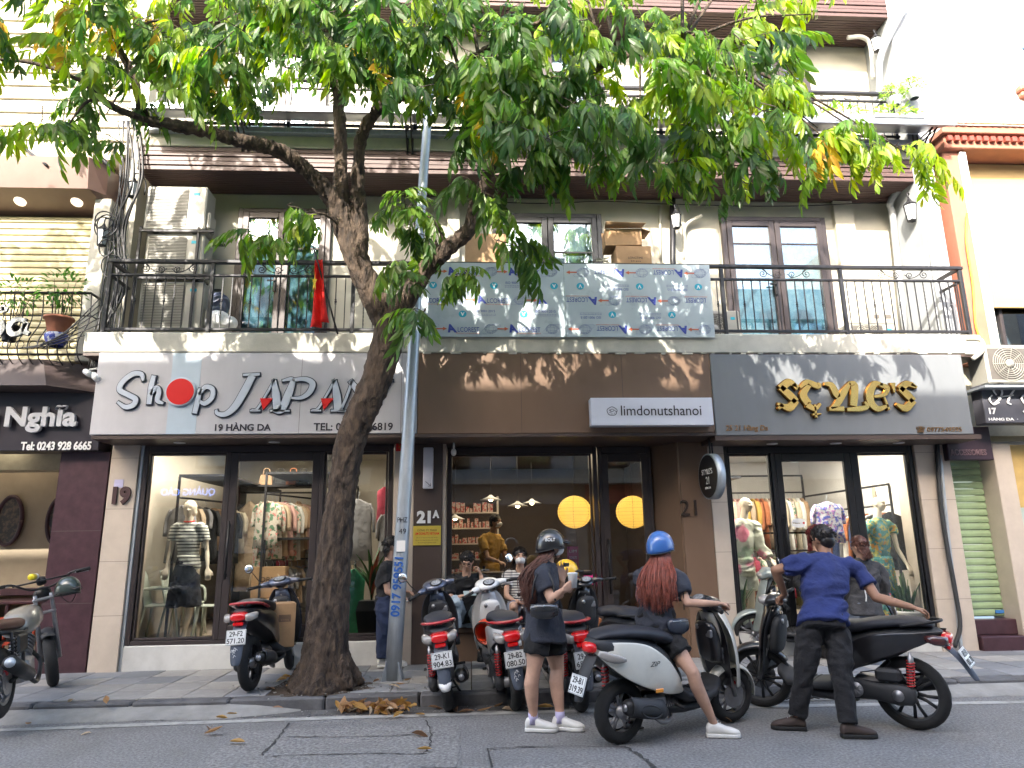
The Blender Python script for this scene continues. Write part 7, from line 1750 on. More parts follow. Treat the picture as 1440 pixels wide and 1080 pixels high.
# cafe interior: paper lanterns, pendant lamps, shelves, menu
m_paper = leafmat('paper_lantern', (.85, .62, .24), 1.0, .0); [n for n in m_paper.node_tree.nodes if n.type == 'MIX_SHADER'][0].inputs[0].default_value = .75
def bulb_light(c, e):
    l = bpy.data.lights.new('lantern_bulb', 'POINT'); l.energy = e; l.shadow_soft_size = .05; l.color = (1, .84, .55); o = bpy.data.objects.new('lantern_bulb', l); COL.objects.link(o); o.location = c
for k, px in enumerate((808, 890)):
    c = P(px, 720, 9.85); t = thing('paper_lantern', 'round yellow paper lantern hanging behind the %s' % ('large cafe window' if k == 0 else 'cafe door glass'), 'lantern', c)
    prof = []
    for i in range(37):
        a = -pi/2+pi*i/36; prof.append((max(.03, .235*cos(a)*(1+(.018 if i % 2 else -.016))), .225*sin(a)))
    q = MB(); q.lathe(prof, 40); obj('shade', q, m_paper, t); bulb_light((c.x, c.y, c.z+.03), .42); q = MB(); q.cyl((0, 0, .22), (0, 0, 2.93-c.z), .004, n=6); obj('cord', q, m_black, t)
    q = MB()
    for s in range(13): b = -1.3+2.6*s/12; q.tube([(.238*cos(b)*cos(a), .238*cos(b)*sin(a), .226*sin(b)) for a in np.linspace(0, 2*pi, 30)], .0016, 3)
    for s in range(3): a0 = s*pi/3+.3; q.tube([(.236*cos(b)*cos(a0), .236*cos(b)*sin(a0), .226*sin(b)) for b in np.linspace(-pi/2, 1.5*pi, 30)], .0028, 3)
    obj('wire', q, m_bronze, t)
for k, (px, py, y) in enumerate(((690, 703, 11.4), (728, 712, 11.0), (748, 708, 12.2), (640, 730, 12))):
    c = P(px, py, y); t = thing('pendant_lamp', 'pale enamel pendant lamp over the cafe counter, %s' % ('leftmost lit one', 'middle front one', 'middle rear one', 'far one over the shelves')[k], 'pendant lamp', c); q = MB(); q.lathe([(.02, .08), (.05, .05), (.17, 0), (.165, -.004), (.03, .03)], 20, cap=False); obj('shade', q, m_whitep, t); q = MB(); q.ell((0, 0, .005), (.035, .035, .03)); obj('bulb', q, mat('bulb', (1, .9, .7), emit=(1, .75, .4), es=5), t); q = MB(); q.cyl((0, 0, .08), (0, 0, 2.93-c.z), .004, n=5); obj('cord', q, m_black, t)
t = thing('display_shelf', 'lit display shelf of small red packages at the back of the cafe', 'shelf', (X(665, 780, 12), 12.2, .14)); q = MB(); xs0, xs1 = X(630, 780, 12)-t.location.x, X(700, 780, 12)-t.location.x
for k in range(7): q.box(xs0, xs1, 0, .3, .35+k*.26, .37+k*.26)
q.box(xs0-.03, xs0, 0, .3, 0, 2.2); q.box(xs1, xs1+.03, 0, .3, 0, 2.2); obj('shelving', q, mat('shelf_light', (.5, .45, .4), .5), t); q = MB(); random.seed(3)
for k in range(7):
    x = xs0+.03
    while x < xs1-.08: w_ = random.uniform(.03, .08); q.box(x, x+w_, .04, .2, .372+k*.26, .372+k*.26+random.uniform(.06, .18)); x += w_+random.uniform(.005, .03)
obj('package', q, mat('package_red', (.4, .05, .05), .5, var=.6, vs=30, col2=(.5, .4, .35), fac=(.45, .5)), t, kind='stuff')
t = thing('menu_banner', 'pink vertical banner with small print below the left paper lantern', 'banner', P(806, 790, 9.62)); q = MB(); q.box(-.075, .075, 0, .004, -.33, .20); obj('banner', q, mat('banner_pink', (.42, .06, .16), .6), t)
for i, s in enumerate(('LIM', 'DONUTS', 'SINCE', '21A', 'HANOI', 'VIETNAM')): text(s, m_whitep, V((0, -.003, .14-i*.085)), w=.1, h=.035, parent=t, world=False, ext=.001)
t = thing('tissue_box', 'small pink box on the cafe window counter', 'box', P(828, 822, 9.7)); q = MB(); q.box(-.06, .06, -.04, .04, .0, .13, .01); obj('box', q, mat('box_pink', (.75, .04, .25), .5, emit=(.8, .05, .25), es=.15), t)  # faint emission put into the pink box, which is no lamp
c = P(822, 893, 8.9); t = thing('wooden_crate', 'orange brown wooden cabinet standing under the cafe window', 'cabinet', (c.x, 8.95, .125)); q = MB(); q.box(-.2, .2, -.15, .15, 0, .5, .008); obj('carcass', q, mat('orange_wood', (.34, .12, .04), .5, var=.2, vs=3, streak=(1, 1, 8)), t); q = MB(); q.box(-.18, .18, -.158, -.151, .02, .48, .004); obj('door', q, mat('orange_wood2', (.38, .14, .05), .5, var=.2, vs=3, streak=(8, 1, 1)), t)
# yellow helmet hanging on the third scooter is built with the scooters
# boutique racks
rail('silver clothes rack across the back left of the right shop', (3.5, 10.2, 2.15), (4.0, 12.7, 2.15), 22, (.65, .9), ['beige', 'rust', 'tan', 'cream', 'floral', 'grey', 'maroon'], 'left rack of the boutique', 5)
rail('silver clothes rack across the back of the right shop', (4.1, 12.2, 2.35), (5.9, 12.2, 2.35), 22, (.8, 1.1), ['beige', 'white', 'tan', 'rust', 'blush pink', 'mustard', 'cream', 'floral'], 'upper back rack of the boutique', 6)
rail('lower clothes rack at the back of the right shop', (4.1, 11.9, 1.35), (5.9, 11.9, 1.35), 20, (.6, .8), ['black', 'rust', 'maroon', 'olive', 'floral', 'tan'], 'lower back rack of the boutique', 7)
rail('clothes rack along the right wall of the boutique', (6.08, 9.9, 2.0), (6.08, 12.6, 2.0), 18, (.7, 1.0), ['rust', 'black', 'grey', 'white', 'navy', 'floral', 'blush pink'], 'right rack of the boutique', 8)
rail('clothes rack along the right wall of the left shop', (-1.1, 10.0, 2.1), (-1.1, 12.8, 2.1), 14, (.6, .9), ['black', 'maroon', 'navy', 'grey', 'tan'], 'right rack of the left shop', 9)
c = P(1162, 706, 9.75); garment('white blouse with blue and lilac floral print hanging behind the right shop door', c, .42, .56, floral('blouse_floral', (.65, .64, .68), [((.12, .16, .55), 1, .52), ((.5, .2, .5), 1.3, .58)], 22), 0, .16, True, seed=3)
t = thing('mirror_stand', 'tall pale framed mirror leaning at the right side of the boutique', 'mirror', (X(1266, 800, 10.6), 10.6, .41), rz=-35); q = MB(); q.box(-.25, .25, 0, .03, 0, 1.9, .01); obj('frame', q, m_beige, t); q = MB(); q.box(-.2, .2, -.006, 0, .06, 1.84); obj('glass', q, m_mirror, t)
for k, (px, py) in enumerate(((1272, 690), (1277, 713), (1279, 741), (1282, 777))):
    c = P(px, py, 9.6); t = thing('spot_lamp', 'small dark spot lamp on the vertical rail inside the right shop window, %s' % ('topmost', 'second from top', 'third from top', 'lowest')[k], 'spot lamp', c, -30); q = MB(); q.tube([(0, 0, 0), (-.06, -.05, -.03)], .035, 10); obj('head', q, m_black, t)
# left cafe tables
m_redst = mat('red_enamel', (.40, .06, .03), .45)
for k, (px, py) in enumerate(((76, 872), (20, 860))):
    c = P(px, py, 9.9); t = thing('cafe_stool', 'red wooden stool inside the dim cafe at the left, %s' % ('nearer the plum pillar' if k == 0 else 'behind the motorbike'), 'stool', (c.x, 9.9, .14)); q = MB(); q.box(-.22, .22, -.15, .15, .50, .54, .008); obj('seat', q, m_redst, t)
    for sx in (-1, 1):
        for sy in (-1, 1): q = MB(); q.box(sx*.18-.02, sx*.18+.02, sy*.12-.02, sy*.12+.02, 0, .50); obj('leg', q, m_redst, t)
    q = MB(); q.box(-.18, .18, -.015, .015, .2, .24); obj('stretcher', q, m_redst, t)
t = thing('cafe_table', 'dark table at the back of the dim cafe at the left', 'table', (-6.0, 10.3, .14)); q = MB(); q.box(-.5, .5, -.3, .3, .70, .74, .01); obj('tabletop', q, m_plum, t)
for sx in (-1, 1):
    for sy in (-1, 1): q = MB(); q.box(sx*.45-.02, sx*.45+.02, sy*.25-.02, sy*.25+.02, 0, .70); obj('leg', q, m_plum, t)
c = P(97, 865, 9.4); t = thing('plastic_bag', 'green white knotted plastic bag hanging beside the plum pillar', 'bag', P(98, 868, 9.3)); q = MB(); q.lathe([(.01, -.17), (.08, -.15), (.115, -.05), (.10, .06), (.05, .14), (.02, .19), (.03, .23)], 20); me = remesh(q, .012, 1, 'bag', (.012, 9, 5), 3); me.materials.append(mat('bag_green', (.22, .42, .34), .35, col2=(.5, .6, .55), vs=20, fac=(.45, .6))); link('bag_body', me, t)
# wrapped bundle on the balcony next to the stack
t = thing('rubbish_bag', 'dark and white bundle of bags behind the railing right of the lowest air conditioner', 'bag', P(303, 460, 8.9)); q = MB(); q.ell((0, .1, .12), (.16, .14, .13)); q.ell((.12, .1, .08), (.12, .12, .09)); me = remesh(q, .012, 1, 'bag', (.015, 8, 8), 5); me.materials.append(m_whitep); link('bag_body', me, t); q = MB(); q.ell((-.03, .14, .36), (.13, .12, .16)); me = remesh(q, .012, 1, 'bag', (.015, 8, 8), 6); me.materials.append(m_pgrey); link('dark_bag', me, t)
# ================================================================ scooters in the street
def at(t, x, y, z): return wmat(t) @ V((x, y, z))
grpv = 'scooters parked nose-in at the kerb'
def foot(px, py, z=0.): return G(px, py, z)+V((0, 0, .09))
p = G(632, 999); v1, _, _ = scooter('blue grey scooter with red grab rail and plate 29-K1 904.83 beside the lamp post', (p.x, p.y, 0), 93, dict(body=m_pblack, front=m_pgrey, cowl=m_pgrey, plate=('29-K1', '904.83'), tip=True, steer=24, mirR=False, stand='centre'), -8, -5.5, grpv)
p = G(724, 998); v2, _, _ = scooter('white scooter with red grab rail and plate 29-B2 080.50, middle of the nose-in row', (p.x, p.y, 0), 97, dict(body=m_pwhite, front=m_pwhite, cowl=m_pwhite, plate=('29-B2', '080.50'), scrawl=True, steer=20, mirL=False, stand='centre', inner=m_pwhite), -7, -5.5, grpv)
p = G(816, 1000); v3, _, _ = scooter('black scooter with red grab rail and plate 29-E2 651.90, behind the standing woman', (p.x, p.y, 0), 97, dict(body=m_pblack, front=m_pblack, plate=('29-E2', '651.90'), scrawl=True, steer=10, stand='centre', mirror=False), -6, -5.5, grpv)
p = G(352, 972, .124); v4, _, _ = scooter('black scooter with blue grey front and plate 29-F2 571.20, left of the tree', (p.x, p.y, .124), 87, dict(body=m_pblack, front=m_pgrey, cowl=m_pgrey, plate=('29-F2', '571.20'), scrawl=True, steer=14, mirR=False), -4)
p = G(872, 1046); v5, SM5, hx5 = scooter('cream and black scooter with plate 29-B1 319.39 ridden by the red haired woman', (p.x, p.y, 0), 27, dict(style='zip', R=.235, w=.1, WB=1.2, body=m_pcream, front=m_pcream, inner=m_pblack, cowl=m_pblack, plate=('29-B1', '319.39'), plate_pos=(-.40, .47, 18), steer=-6, rim=m_alu, spring=m_spring, exr=.066, exx=.13, mud=m_plastic, mirror=False, mudpath=[(-.28, .68, .07), (-.34, .60, .07), (-.38, .50, .07), (-.41, .40, .06), (-.42, .35, .04)]), 3, 0, None, 'ridden_scooter')
me = text_mesh('ZIP', w=.10, h=.035, ext=.002, shear=.4); me.materials.append(m_plastic); me.transform(TR(.20, -.199, .60) @ Matrix.Rotation(pi/2, 4, 'X')); link('lettering', me, v5)
p = G(898, 985); v6, _, _ = scooter('dark scooter almost hidden behind the red haired rider, only its cowl and mirror showing', (p.x, p.y+.05, 0), 106, dict(style='ab', body=m_pblack, front=m_pblack, plate=('29-H1', '307.15'), steer=8, mirR=False), -7, -5.5)
p = G(1290, 1026); v7, _, _ = scooter('shiny black scooter with red rear spring pushed by the man in blue', (p.x, p.y, 0), 134.5, dict(style='ab', R=.285, WB=1.27, w=.088, body=m_pblack, front=m_pblack, plate=('69.H1', '081.78'), mudpath=[(-.24, .72, .06), (-.34, .67, .055), (-.42, .58, .05), (-.47, .49, .045), (-.50, .43, .03)], plate_pos=(-.435, .60, 28), steer=18, mirror=False, spokes=6, mud=m_bluegrey, ind=mat('smoked_lens', (.07, .02, .02), .15, coat=1)), -5, 0, None, 'pushed_scooter')
p = G(1070, 922, .124); v8, _, _ = scooter('silver green scooter parked facing left in front of the right shop, behind the man', (p.x+1.2*.93, p.y-1.24*.30, .124), 161, dict(body=m_psilver, front=m_psilver, cowl=m_psilver, inner=m_pblack, R=.27, plate=('30-K5', '118.20'), steer=12, rim=m_alu, mirror=True, mirR=False), -6)
# carton on the footboard of the scooter by the tree
c = at(v4, .72, 0, .33); cb = carton('cardboard carton with printed panel standing on the footboard of the scooter by the tree', tuple(c), .40, .30, .46, 20); 
for z in (.30, .16): q = MB(); q.box(.02, .15, -.153, -.151, z-.035, z+.04); q.box(.03, .14, -.1545, -.153, z-.03, z+.0); obj('printed_panel', q, m_brown if z > .2 else m_card, cb)
text('BYVIN', m_card, V((.085, -.156, .285)), w=.08, h=.02, parent=cb, world=False, ext=.001)
t = thing('plastic_bag', 'bright blue plastic bag hooked on the scooter by the tree', 'bag', at(v4, .86, .06, .66)); q = MB(); q.ell((0, 0, 0), (.06, .05, .08)); me = remesh(q, .01, 1, 'bag', (.012, 12, 12), 4); me.materials.append(mat('bag_blue', (.01, .20, .62), .35)); link('bag_body', me, t)
def loose_helmet(label, c, F, m):
    t = thing('helmet', label, 'helmet', c); helmet(t, V(c), F, (0, 0, 1), m).name = 'shell'
loose_helmet('yellow open face helmet hanging on the black scooter beside the standing woman', P(797, 806, 7.4), (1, -.3, 0), paint('helmet_yellow', (.80, .47, .01)))
loose_helmet('orange red helmet resting on the footboard of the white scooter', at(v2, .60, .12, .60), (.1, .3, -1), paint('helmet_red', (.72, .07, .02)))
# ---------------- motorbike at the left edge
f0, r0 = G(74, 965, .124), G(-4, 1012, .124); hd = f0-r0; LB = hd.length; m_tank = paint('tank_beige', (.22, .20, .165)); m_leath = mat('brown_leather', (.10, .045, .03), .55, bump=.2)
mb_ = thing('parked_motorbike', 'small scrambler motorbike with beige tank and brown seat at the left edge of the pavement', 'motorbike', (r0.x, r0.y, .124), math.degrees(math.atan2(hd.y, hd.x)), None, -7)
W = LB; SMb = TR(W-.30, 0, .95) @ Matrix.Rotation(radians(18), 4, V((-.35, 0, 1)).normalized()) @ TR(-(W-.30), 0, -.95)
wheel(mb_, 0, .29, .13, .175, knob=True, rm=m_alu, spokes=8); wheel(mb_, W, .28, .11, .18, M=SMb, knob=True, rm=m_alu, spokes=8)
q = MB(M=SMb)
for s in (-1, 1): q.tube([(W, s*.08, .28), (W-.22, s*.075, .80), (W-.28, s*.07, .96)], [.026, .02, .018], 12)
q.box(W-.30, W-.22, -.1, .1, .90, .93, .01); q.box(W-.25, W-.18, -.1, .1, .76, .79, .01); obj('fork', q, m_alu, mb_)
q = MB(M=SMb); g_ = [[(W+(.335)*cos(a), v*.065, .28+(.335-.03*v*v)*sin(a)) for v in np.linspace(-1, 1, 7)] for a in np.linspace(.0, 2.3, 12)]; q.sheet([r[::-1] for r in g_], .004); obj('front_mudguard', q, m_plastic, mb_)
q = MB(M=SMb); q.tube(bez([(W-.42, .40, 1.12), (W-.36, .26, 1.12), (W-.30, .10, 1.03), (W-.30, -.10, 1.03), (W-.36, -.26, 1.12), (W-.42, -.40, 1.12)], 5), .011, 8); q.tube([(W-.36, .25, 1.10), (W-.36, -.25, 1.10)], .009, 6); hb = obj('handlebar', q, m_black, mb_)
for s in (-1, 1):
    q = MB(M=SMb); q.tube([(W-.385, s*.31, 1.12), (W-.435, s*.43, 1.12)], .018, 10); obj('grip', q, m_rubber, hb); q = MB(M=SMb); q.tube([(W-.35, s*.24, 1.12), (W-.34, s*.30, 1.11), (W-.38, s*.42, 1.10)], .007, 6); obj('brake_lever', q, m_alu, hb)
q = MB(M=SMb); q.tube([(W-.12, 0, .96), (W-.24, 0, .97)], [.085, .06], 20); obj('headlight', q, m_black, mb_); q = MB(M=SMb); q.tube([(W-.30, .0, 1.08), (W-.27, 0, 1.12)], .045, 16); obj('instrument', q, m_black, hb)
q = MB(); slx(q, [(.36, .70, .05, .05), (.42, .72, .12, .10), (.58, .75, .15, .13), (.76, .77, .135, .12), (.90, .77, .06, .07)]); obj('tank', q, m_tank, mb_)
q = MB(); slx(q, [(-.30, .77, .06, .03), (-.2, .775, .11, .05), (.1, .76, .125, .055), (.36, .75, .10, .05), (.44, .74, .05, .03)]); obj('seat', q, m_leath, mb_)
q = MB(); q.tube([(-.25, .09, .72), (.35, .10, .66), (.85, .04, .85)], .018, 8); q.tube([(-.25, -.09, .72), (.35, -.10, .66), (.85, -.04, .85)], .018, 8); q.tube([(.85, 0, .8), (.78, 0, .35), (.35, 0, .22)], .022, 8)
for s in (-1, 1): q.tube([(0, s*.10, .29), (.33, s*.09, .32), (.33, s*.09, .66)], .018, 8); q.tube([(.0, s*.12, .32), (-.06, s*.12, .70)], .012, 8)
obj('frame_tubes', q, m_black, mb_)
for s in (-1, 1): q = MB(); helix(q, (-.005, s*.12, .38), (-.055, s*.12, .66), .03, 9, .006); obj('spring', q, m_black, mb_)
q = MB(); q.box(.33, .62, -.11, .11, .22, .45, .04); q.tube([(.52, 0, .42), (.66, 0, .60)], .075, 16, smooth=False)
for k in range(6): q.tube([(.54+k*.022, 0, .445+k*.027), (.545+k*.022, 0, .451+k*.027)], .10, 14, smooth=False)
q.tube([(.45, -.12, .32), (.45, .12, .32)], .10, 20); obj('engine', q, m_alu, mb_)
q = MB(); q.tube(bez([(.66, -.03, .5), (.78, -.1, .35), (.5, -.15, .20), (.2, -.16, .30)], 5), .02, 8); q.tube([(.22, -.17, .30), (-.32, -.19, .47)], [.055, .062], 18); obj('exhaust', q, m_black, mb_)
q = MB(); q.tube([(-.30, -.19, .465), (-.335, -.19, .476)], .04, 14); obj('tail_pipe', q, m_steel, mb_)
q = MB(); q.box(.10, .34, -.13, -.09, .50, .66, .02); q.box(.10, .34, .09, .13, .50, .66, .02); obj('side_cover', q, m_black, mb_)
q = MB(); g_ = [[(-.345*cos(a)*1.0, v*.07, .29+.35*sin(a)) for v in np.linspace(-1, 1, 5)] for a in np.linspace(.1, 1.7, 10)]; q.sheet(g_, .005); obj('rear_mudguard', q, m_black, mb_)
q = MB(); q.box(-.36, -.31, -.05, .05, .70, .75, .012); obj('tail_light', q, m_lens, mb_); q = MB(); q.tube([(.25, .12, .28), (.20, .28, .01)], .011, 7); obj('stand', q, m_black, mb_)
t = thing('spray_can', 'yellow and white spray can tied across the motorbike handlebar', 'can', at(mb_, W-.40, .06, 1.15), mb_.rotation_euler.z*57.3+92, None, 90); q = MB(); q.lathe([(.03, -.09), (.032, -.085), (.032, .02)], 18); obj('can_body', q, mat('can_yellow', (.75, .60, .02), .35), t); q = MB(); q.lathe([(.0322, .021), (.0322, .085), (.02, .10), (.012, .12)], 18); obj('cap', q, m_whitep, t)
loose_helmet('dark green helmet hanging from the right grip of the scrambler motorbike', at(mb_, W-.28, -.22, .97), (1, -.4, 0), paint('helmet_green', (.03, .05, .045)))
# ================================================================ people
def leg_pts(J, s): return [J['hip'+s], J['kn'+s], J['an'+s]]
def person(label, J, F, skin, top=None, pants=None, hair=None, shoes=None, Fh=None, rad=1., hands=None, name='person', cat='person', voxel=.0075, headU=(0, 0, 1), hs=1., feet=True, hd=True, hips_dir=None, tr=1.):
    J = {k: (P(*v) if not isinstance(v, Vector) else v) for k, v in J.items()}; F = V(F).normalized()
    Fh = V(Fh).normalized() if Fh is not None else F
    loc = (J['anL']+J['anR'])/2; loc.z -= .09; t = thing(name, label, cat, loc); mb = MB()
    torso(mb, J, -.012, scale=tr); hc = J['head']
    mb.tube([J['neck']-V((0, 0, .04)), J['neck']+(hc-J['neck'])*.55, hc-V(headU)*.03-Fh*.01], [.06, .050, .052], 12)
    if hd: head(mb, hc, Fh, headU, hs)
    for s in 'LR':
        a, e, w = J['sh'+s], J['el'+s], J['wr'+s]
        mb.tube([a, a.lerp(e, .4), e], [.050*rad, .045*rad, .036*rad], 12); mb.ell(e, (.037*rad,)*3, 10, 8); mb.tube([e, e.lerp(w, .3), w], [.036*rad, .038*rad, .023*rad], 12)
        h_ = (hands or {}).get(s) or {}; d = h_.get('d', (w-e)); hand(mb, w, d, h_.get('n', F*-.2+V((0, 0, -1))), h_.get('side', 1 if s == 'L' else -1), h_.get('curl', .45), 1., h_.get('spread', .12), h_.get('thumb', .5))
        h, k, n = J['hip'+s], J['kn'+s], J['an'+s]; r = rad*(.78 if pants and pants[2] > 1 else 1)
        back = -F*.012
        mb.tube([h, h.lerp(k, .35), h.lerp(k, .8), k, k.lerp(n, .25)+back*1.5, k.lerp(n, .5)+back, k.lerp(n, .8), n], [.085*r, .088*r, .064*r, .058*r, .060*r, .054*r, .038*r, .034*r], 14)
        mb.ell(h, (.088*r,)*3); mb.ell(k, (.058*r,)*3)
        if feet and not shoes: g = V((0, 0, -.05)); mb.tube([n, n+g-F*.02], [.036, .036], 10); td = V((J.get('toe'+s, F))) if ('toe'+s) in J else V((F.x, F.y, 0)).normalized(); mb.tube([n+g-td*.03, n+g+td*.06, n+g+V((0, 0, -.012))+td*.15], [.034, .034, .02], 10)
    me = remesh(mb, voxel, 3, 'body'); put(me, 'body', skin, t)
    if hd and cat == 'person': eyes(t, hc, Fh, headU, hs)
    if top:
        m, inf, slv, hem, hw, sr, nm, fold = top; mb = MB(); torso(mb, J, inf, bottom=True, scale=tr)
        rh = (J['hipR']-J['hipL']).normalized(); dn = (J['pel']-J['chest']).normalized(); fv = dn.cross(rh).normalized(); b0 = J['pel']
        secloft(mb, [(b0-dn*.14, rh, hw*.86, fv, .125+inf*.6), (b0, rh, hw*.95, fv, .14+inf*.6), (b0+dn*hem, rh, hw, fv, .15+inf)])
        for s in 'LR':
            a, e, w = J['sh'+s], J['el'+s], J['wr'+s]
            if slv <= 1: x = a.lerp(e, slv); mb.tube([J['neck'].lerp(a, .6), a, a.lerp(e, slv*.5), x], [.07+inf*.4, .054+inf, .052*sr+inf, .050*sr+inf], 14)
            else: mb.tube([a, a.lerp(e, .5), e, e.lerp(w, slv-1)], [.056+inf, .052*sr+inf, .045*sr+inf, .036*sr+inf], 14); mb.ell(e, (.044*sr+inf,)*3)
        me = remesh(mb, .0095, 3, nm, fold or (.010, 5, 9), 3); put(me, nm, m, t)
    if pants:
        m, inf, ln, nm, pr_ = pants; mb = MB(); rh = (J['hipR']-J['hipL']).normalized(); dn = (J['pel']-J['chest']).normalized(); fv = dn.cross(rh).normalized(); b0 = J['pel']
        secloft(mb, [(b0-dn*.12, rh, .150*tr+inf*.6, fv, .112*tr+inf*.5), (b0, rh, .17*tr+inf, fv, .125*tr+inf), (b0+dn*.09, rh, .165*tr+inf, fv, .12*tr+inf)])
        for s in 'LR':
            h, k, n = J['hip'+s], J['kn'+s], J['an'+s]; r = rad*pr_
            if ln <= 1: mb.tube([h, h.lerp(k, ln*.5), h.lerp(k, ln)], [.09*rad+inf, .09*r+inf, .088*r+inf], 14)
            else: mb.tube([h, h.lerp(k, .5), k, k.lerp(n, .5), k.lerp(n, ln-1)], [.09*rad+inf, .083*r+inf, .066*r+inf, .060*r+inf, .056*r+inf], 14); mb.ell(k, (.065*r+inf,)*3)
            mb.ell(h, (.092*rad+inf,)*3)
        me = remesh(mb, .0095, 2, nm, (.009, 6, 9), 8); put(me, nm, m, t)
    if shoes:
        for s in 'LR':
            td = J['toe'+s] if ('toe'+s) in J else V((F.x, F.y, 0)); shoe(t, J['an'+s], td, shoes[0], shoes[1], shoes[2] if len(shoes) > 2 else .27)
    return t, J
m_hairk = mat('hair_black', (.012, .009, .008), .45, var=.3, vs=40); m_hairb = mat('hair_brown', (.085, .032, .022), .42, var=.35, vs=30); m_hairr = mat('hair_auburn', (.22, .055, .035), .42, var=.4, vs=30)
m_tee = cloth('tee_navy_black', (.030, .034, .048)); m_shortk = cloth('black_shorts', (.010, .010, .011)); m_blue = cloth('royal_blue_shirt', (.016, .027, .115)); m_trk = cloth('black_trousers', (.013, .013, .015)); m_jean = cloth('pale_jeans', (.30, .37, .43), var=.25, vs=12); m_jeang = cloth('grey_jeans', (.12, .14, .18), var=.2)
m_shoew = mat('shoe_white', (.68, .67, .63), .6, var=.05, dirt=.1); m_sole = mat('shoe_sole', (.70, .69, .65), .6, dirt=.25)
U3 = V((0, 0, 1))
# standing woman with cup
J = dict(pel=(766, 880, 6.28), chest=(764, 835, 6.28), neck=(768, 792, 6.28), head=(775, 768, 6.27), shR=(761, 808, 6.13), shL=(774, 806, 6.42), elR=(775, 843, 6.06), wrR=(794, 829, 5.98), elL=(787, 836, 6.42), wrL=(791, 815, 6.36),
         hipR=(757, 893, 6.22), hipL=(776, 893, 6.36), knR=(750, 944, 6.20), knL=(784, 943, 6.36), anR=foot(750, 1029), anL=foot(788, 1027))
FW = V((.93, .36, 0)); J['toeR'] = V((.95, -.2, 0)); J['toeL'] = V((.95, -.32, 0))
w1, J1 = person('standing young woman in black helmet, oversized dark tee, black shorts and white trainers', J, FW, m_skin, (m_tee, .016, .62, .13, .195, 1.15, 'tee_shirt', (.012, 3, 3)), (m_shortk, .012, .52, 'shorts', 1.02), None, (m_shoew, m_sole, .27), rad=1.04, Fh=(1, .05, 0),
               hands=dict(R=dict(d=(.75, .2, .45), n=(.0, .3, .1), curl=.75, thumb=.9), L=dict(d=(-.2, .0, 1), n=(.3, -1, 0), curl=.12, spread=.3)))
for s_ in 'RL':
    a = J1['an'+s_]; q = MB(); q.tube([a-U3*.03, a+U3*.02, a+U3*.055], [.046, .040, .041], 14); obj('sock', q, cloth('lilac_sock', (.45, .42, .62)), w1, True)
hc = J1['head']; helmet(w1, hc+V((0, 0, .01)), V((1, .05, 0)), U3, paint('helmet_black', (.015, .015, .017)), 1.0); mask(w1, hc, V((1, .05, 0)), U3)
long_hair(w1, hc-V((0, 0, .02)), FW, U3, .46, .085, m_hairb, 5, 230, .245, (.02, -.02, 0))
q = MB(); q.ell((0, 0, 0), (.05, .001, .02)); me = text_mesh('BOLT', w=.09, h=.03, ext=.003, shear=.2); me.materials.append(m_whitep); me.transform(wmat(w1).inverted() @ TR(hc.x-.02, hc.y-.128, hc.z+.055) @ rotm(rz=3, rx=-28) @ Matrix.Rotation(pi/2, 4, 'X')); link('helmet_print', me, w1)
c = J1['wrR']+V((.075, .03, .065)); t = thing('paper_cup', 'white paper cup held in the hand of the standing woman', 'cup', c); q = MB(); q.lathe([(.030, -.055), (.042, .055), (.044, .058), (.040, .058), (.036, .05)], 20); obj('cup', q, m_whitep, t); q = MB(); q.lathe([(.045, .058), (.045, .066), (.03, .070), (.001, .070)], 20, cap=False); obj('lid', q, mat('cup_lid', (.6, .6, .58), .3), t)
c = J1['wrL']+V((.02, -.01, .13)); t = thing('mobile_phone', 'black phone raised in the far hand of the standing woman', 'phone', c, 40); q = MB(); q.box(-.01, .06, -.005, .005, -.02, .012, .003); obj('phone', q, m_black, t)
def handbag(label, c, w, h, d, m, strap, rz=0, mm=m_black, zz=0):
    t = thing('shoulder_bag', label, 'bag', c, rz); q = MB(); rings = []
    for x, k in ((-1, .3), (-.9, .75), (-.4, 1), (.4, 1), (.9, .75), (1, .3)): rings.append([(x*w/2, d/2*cos(a)*k, -h*.5+h*.5*sin(a)*k-(1-abs(x))*.02) for a in np.linspace(0, 2*pi, 15)[:-1]])
    q.loft(rings); obj('bag_body', q, m, t); q = MB(); q.tube([V(p) for p in bez(strap, 6)], .008, 6, flat=.5); obj('strap', q, mm, t, True); q = MB(); q.tube([(-w*.36, -d*.52, -h*.25), (w*.36, -d*.52, -h*.25)], .003, 4); q.ell((0, -d*.52, -h*.25), (.012, .004, .008)); obj('zip', q, m_steel, t)
m_pat = mat('patent_leather', (.018, .018, .02), .16, coat=1)
handbag('glossy black crescent shoulder bag under the arm of the standing woman', P(765, 846, 6.02), .24, .13, .07, m_pat, [P(748, 843, 6.03), P(752, 815, 6.05), P(763, 797, 6.14), P(776, 815, 6.05), P(781, 845, 6.0)], -5)
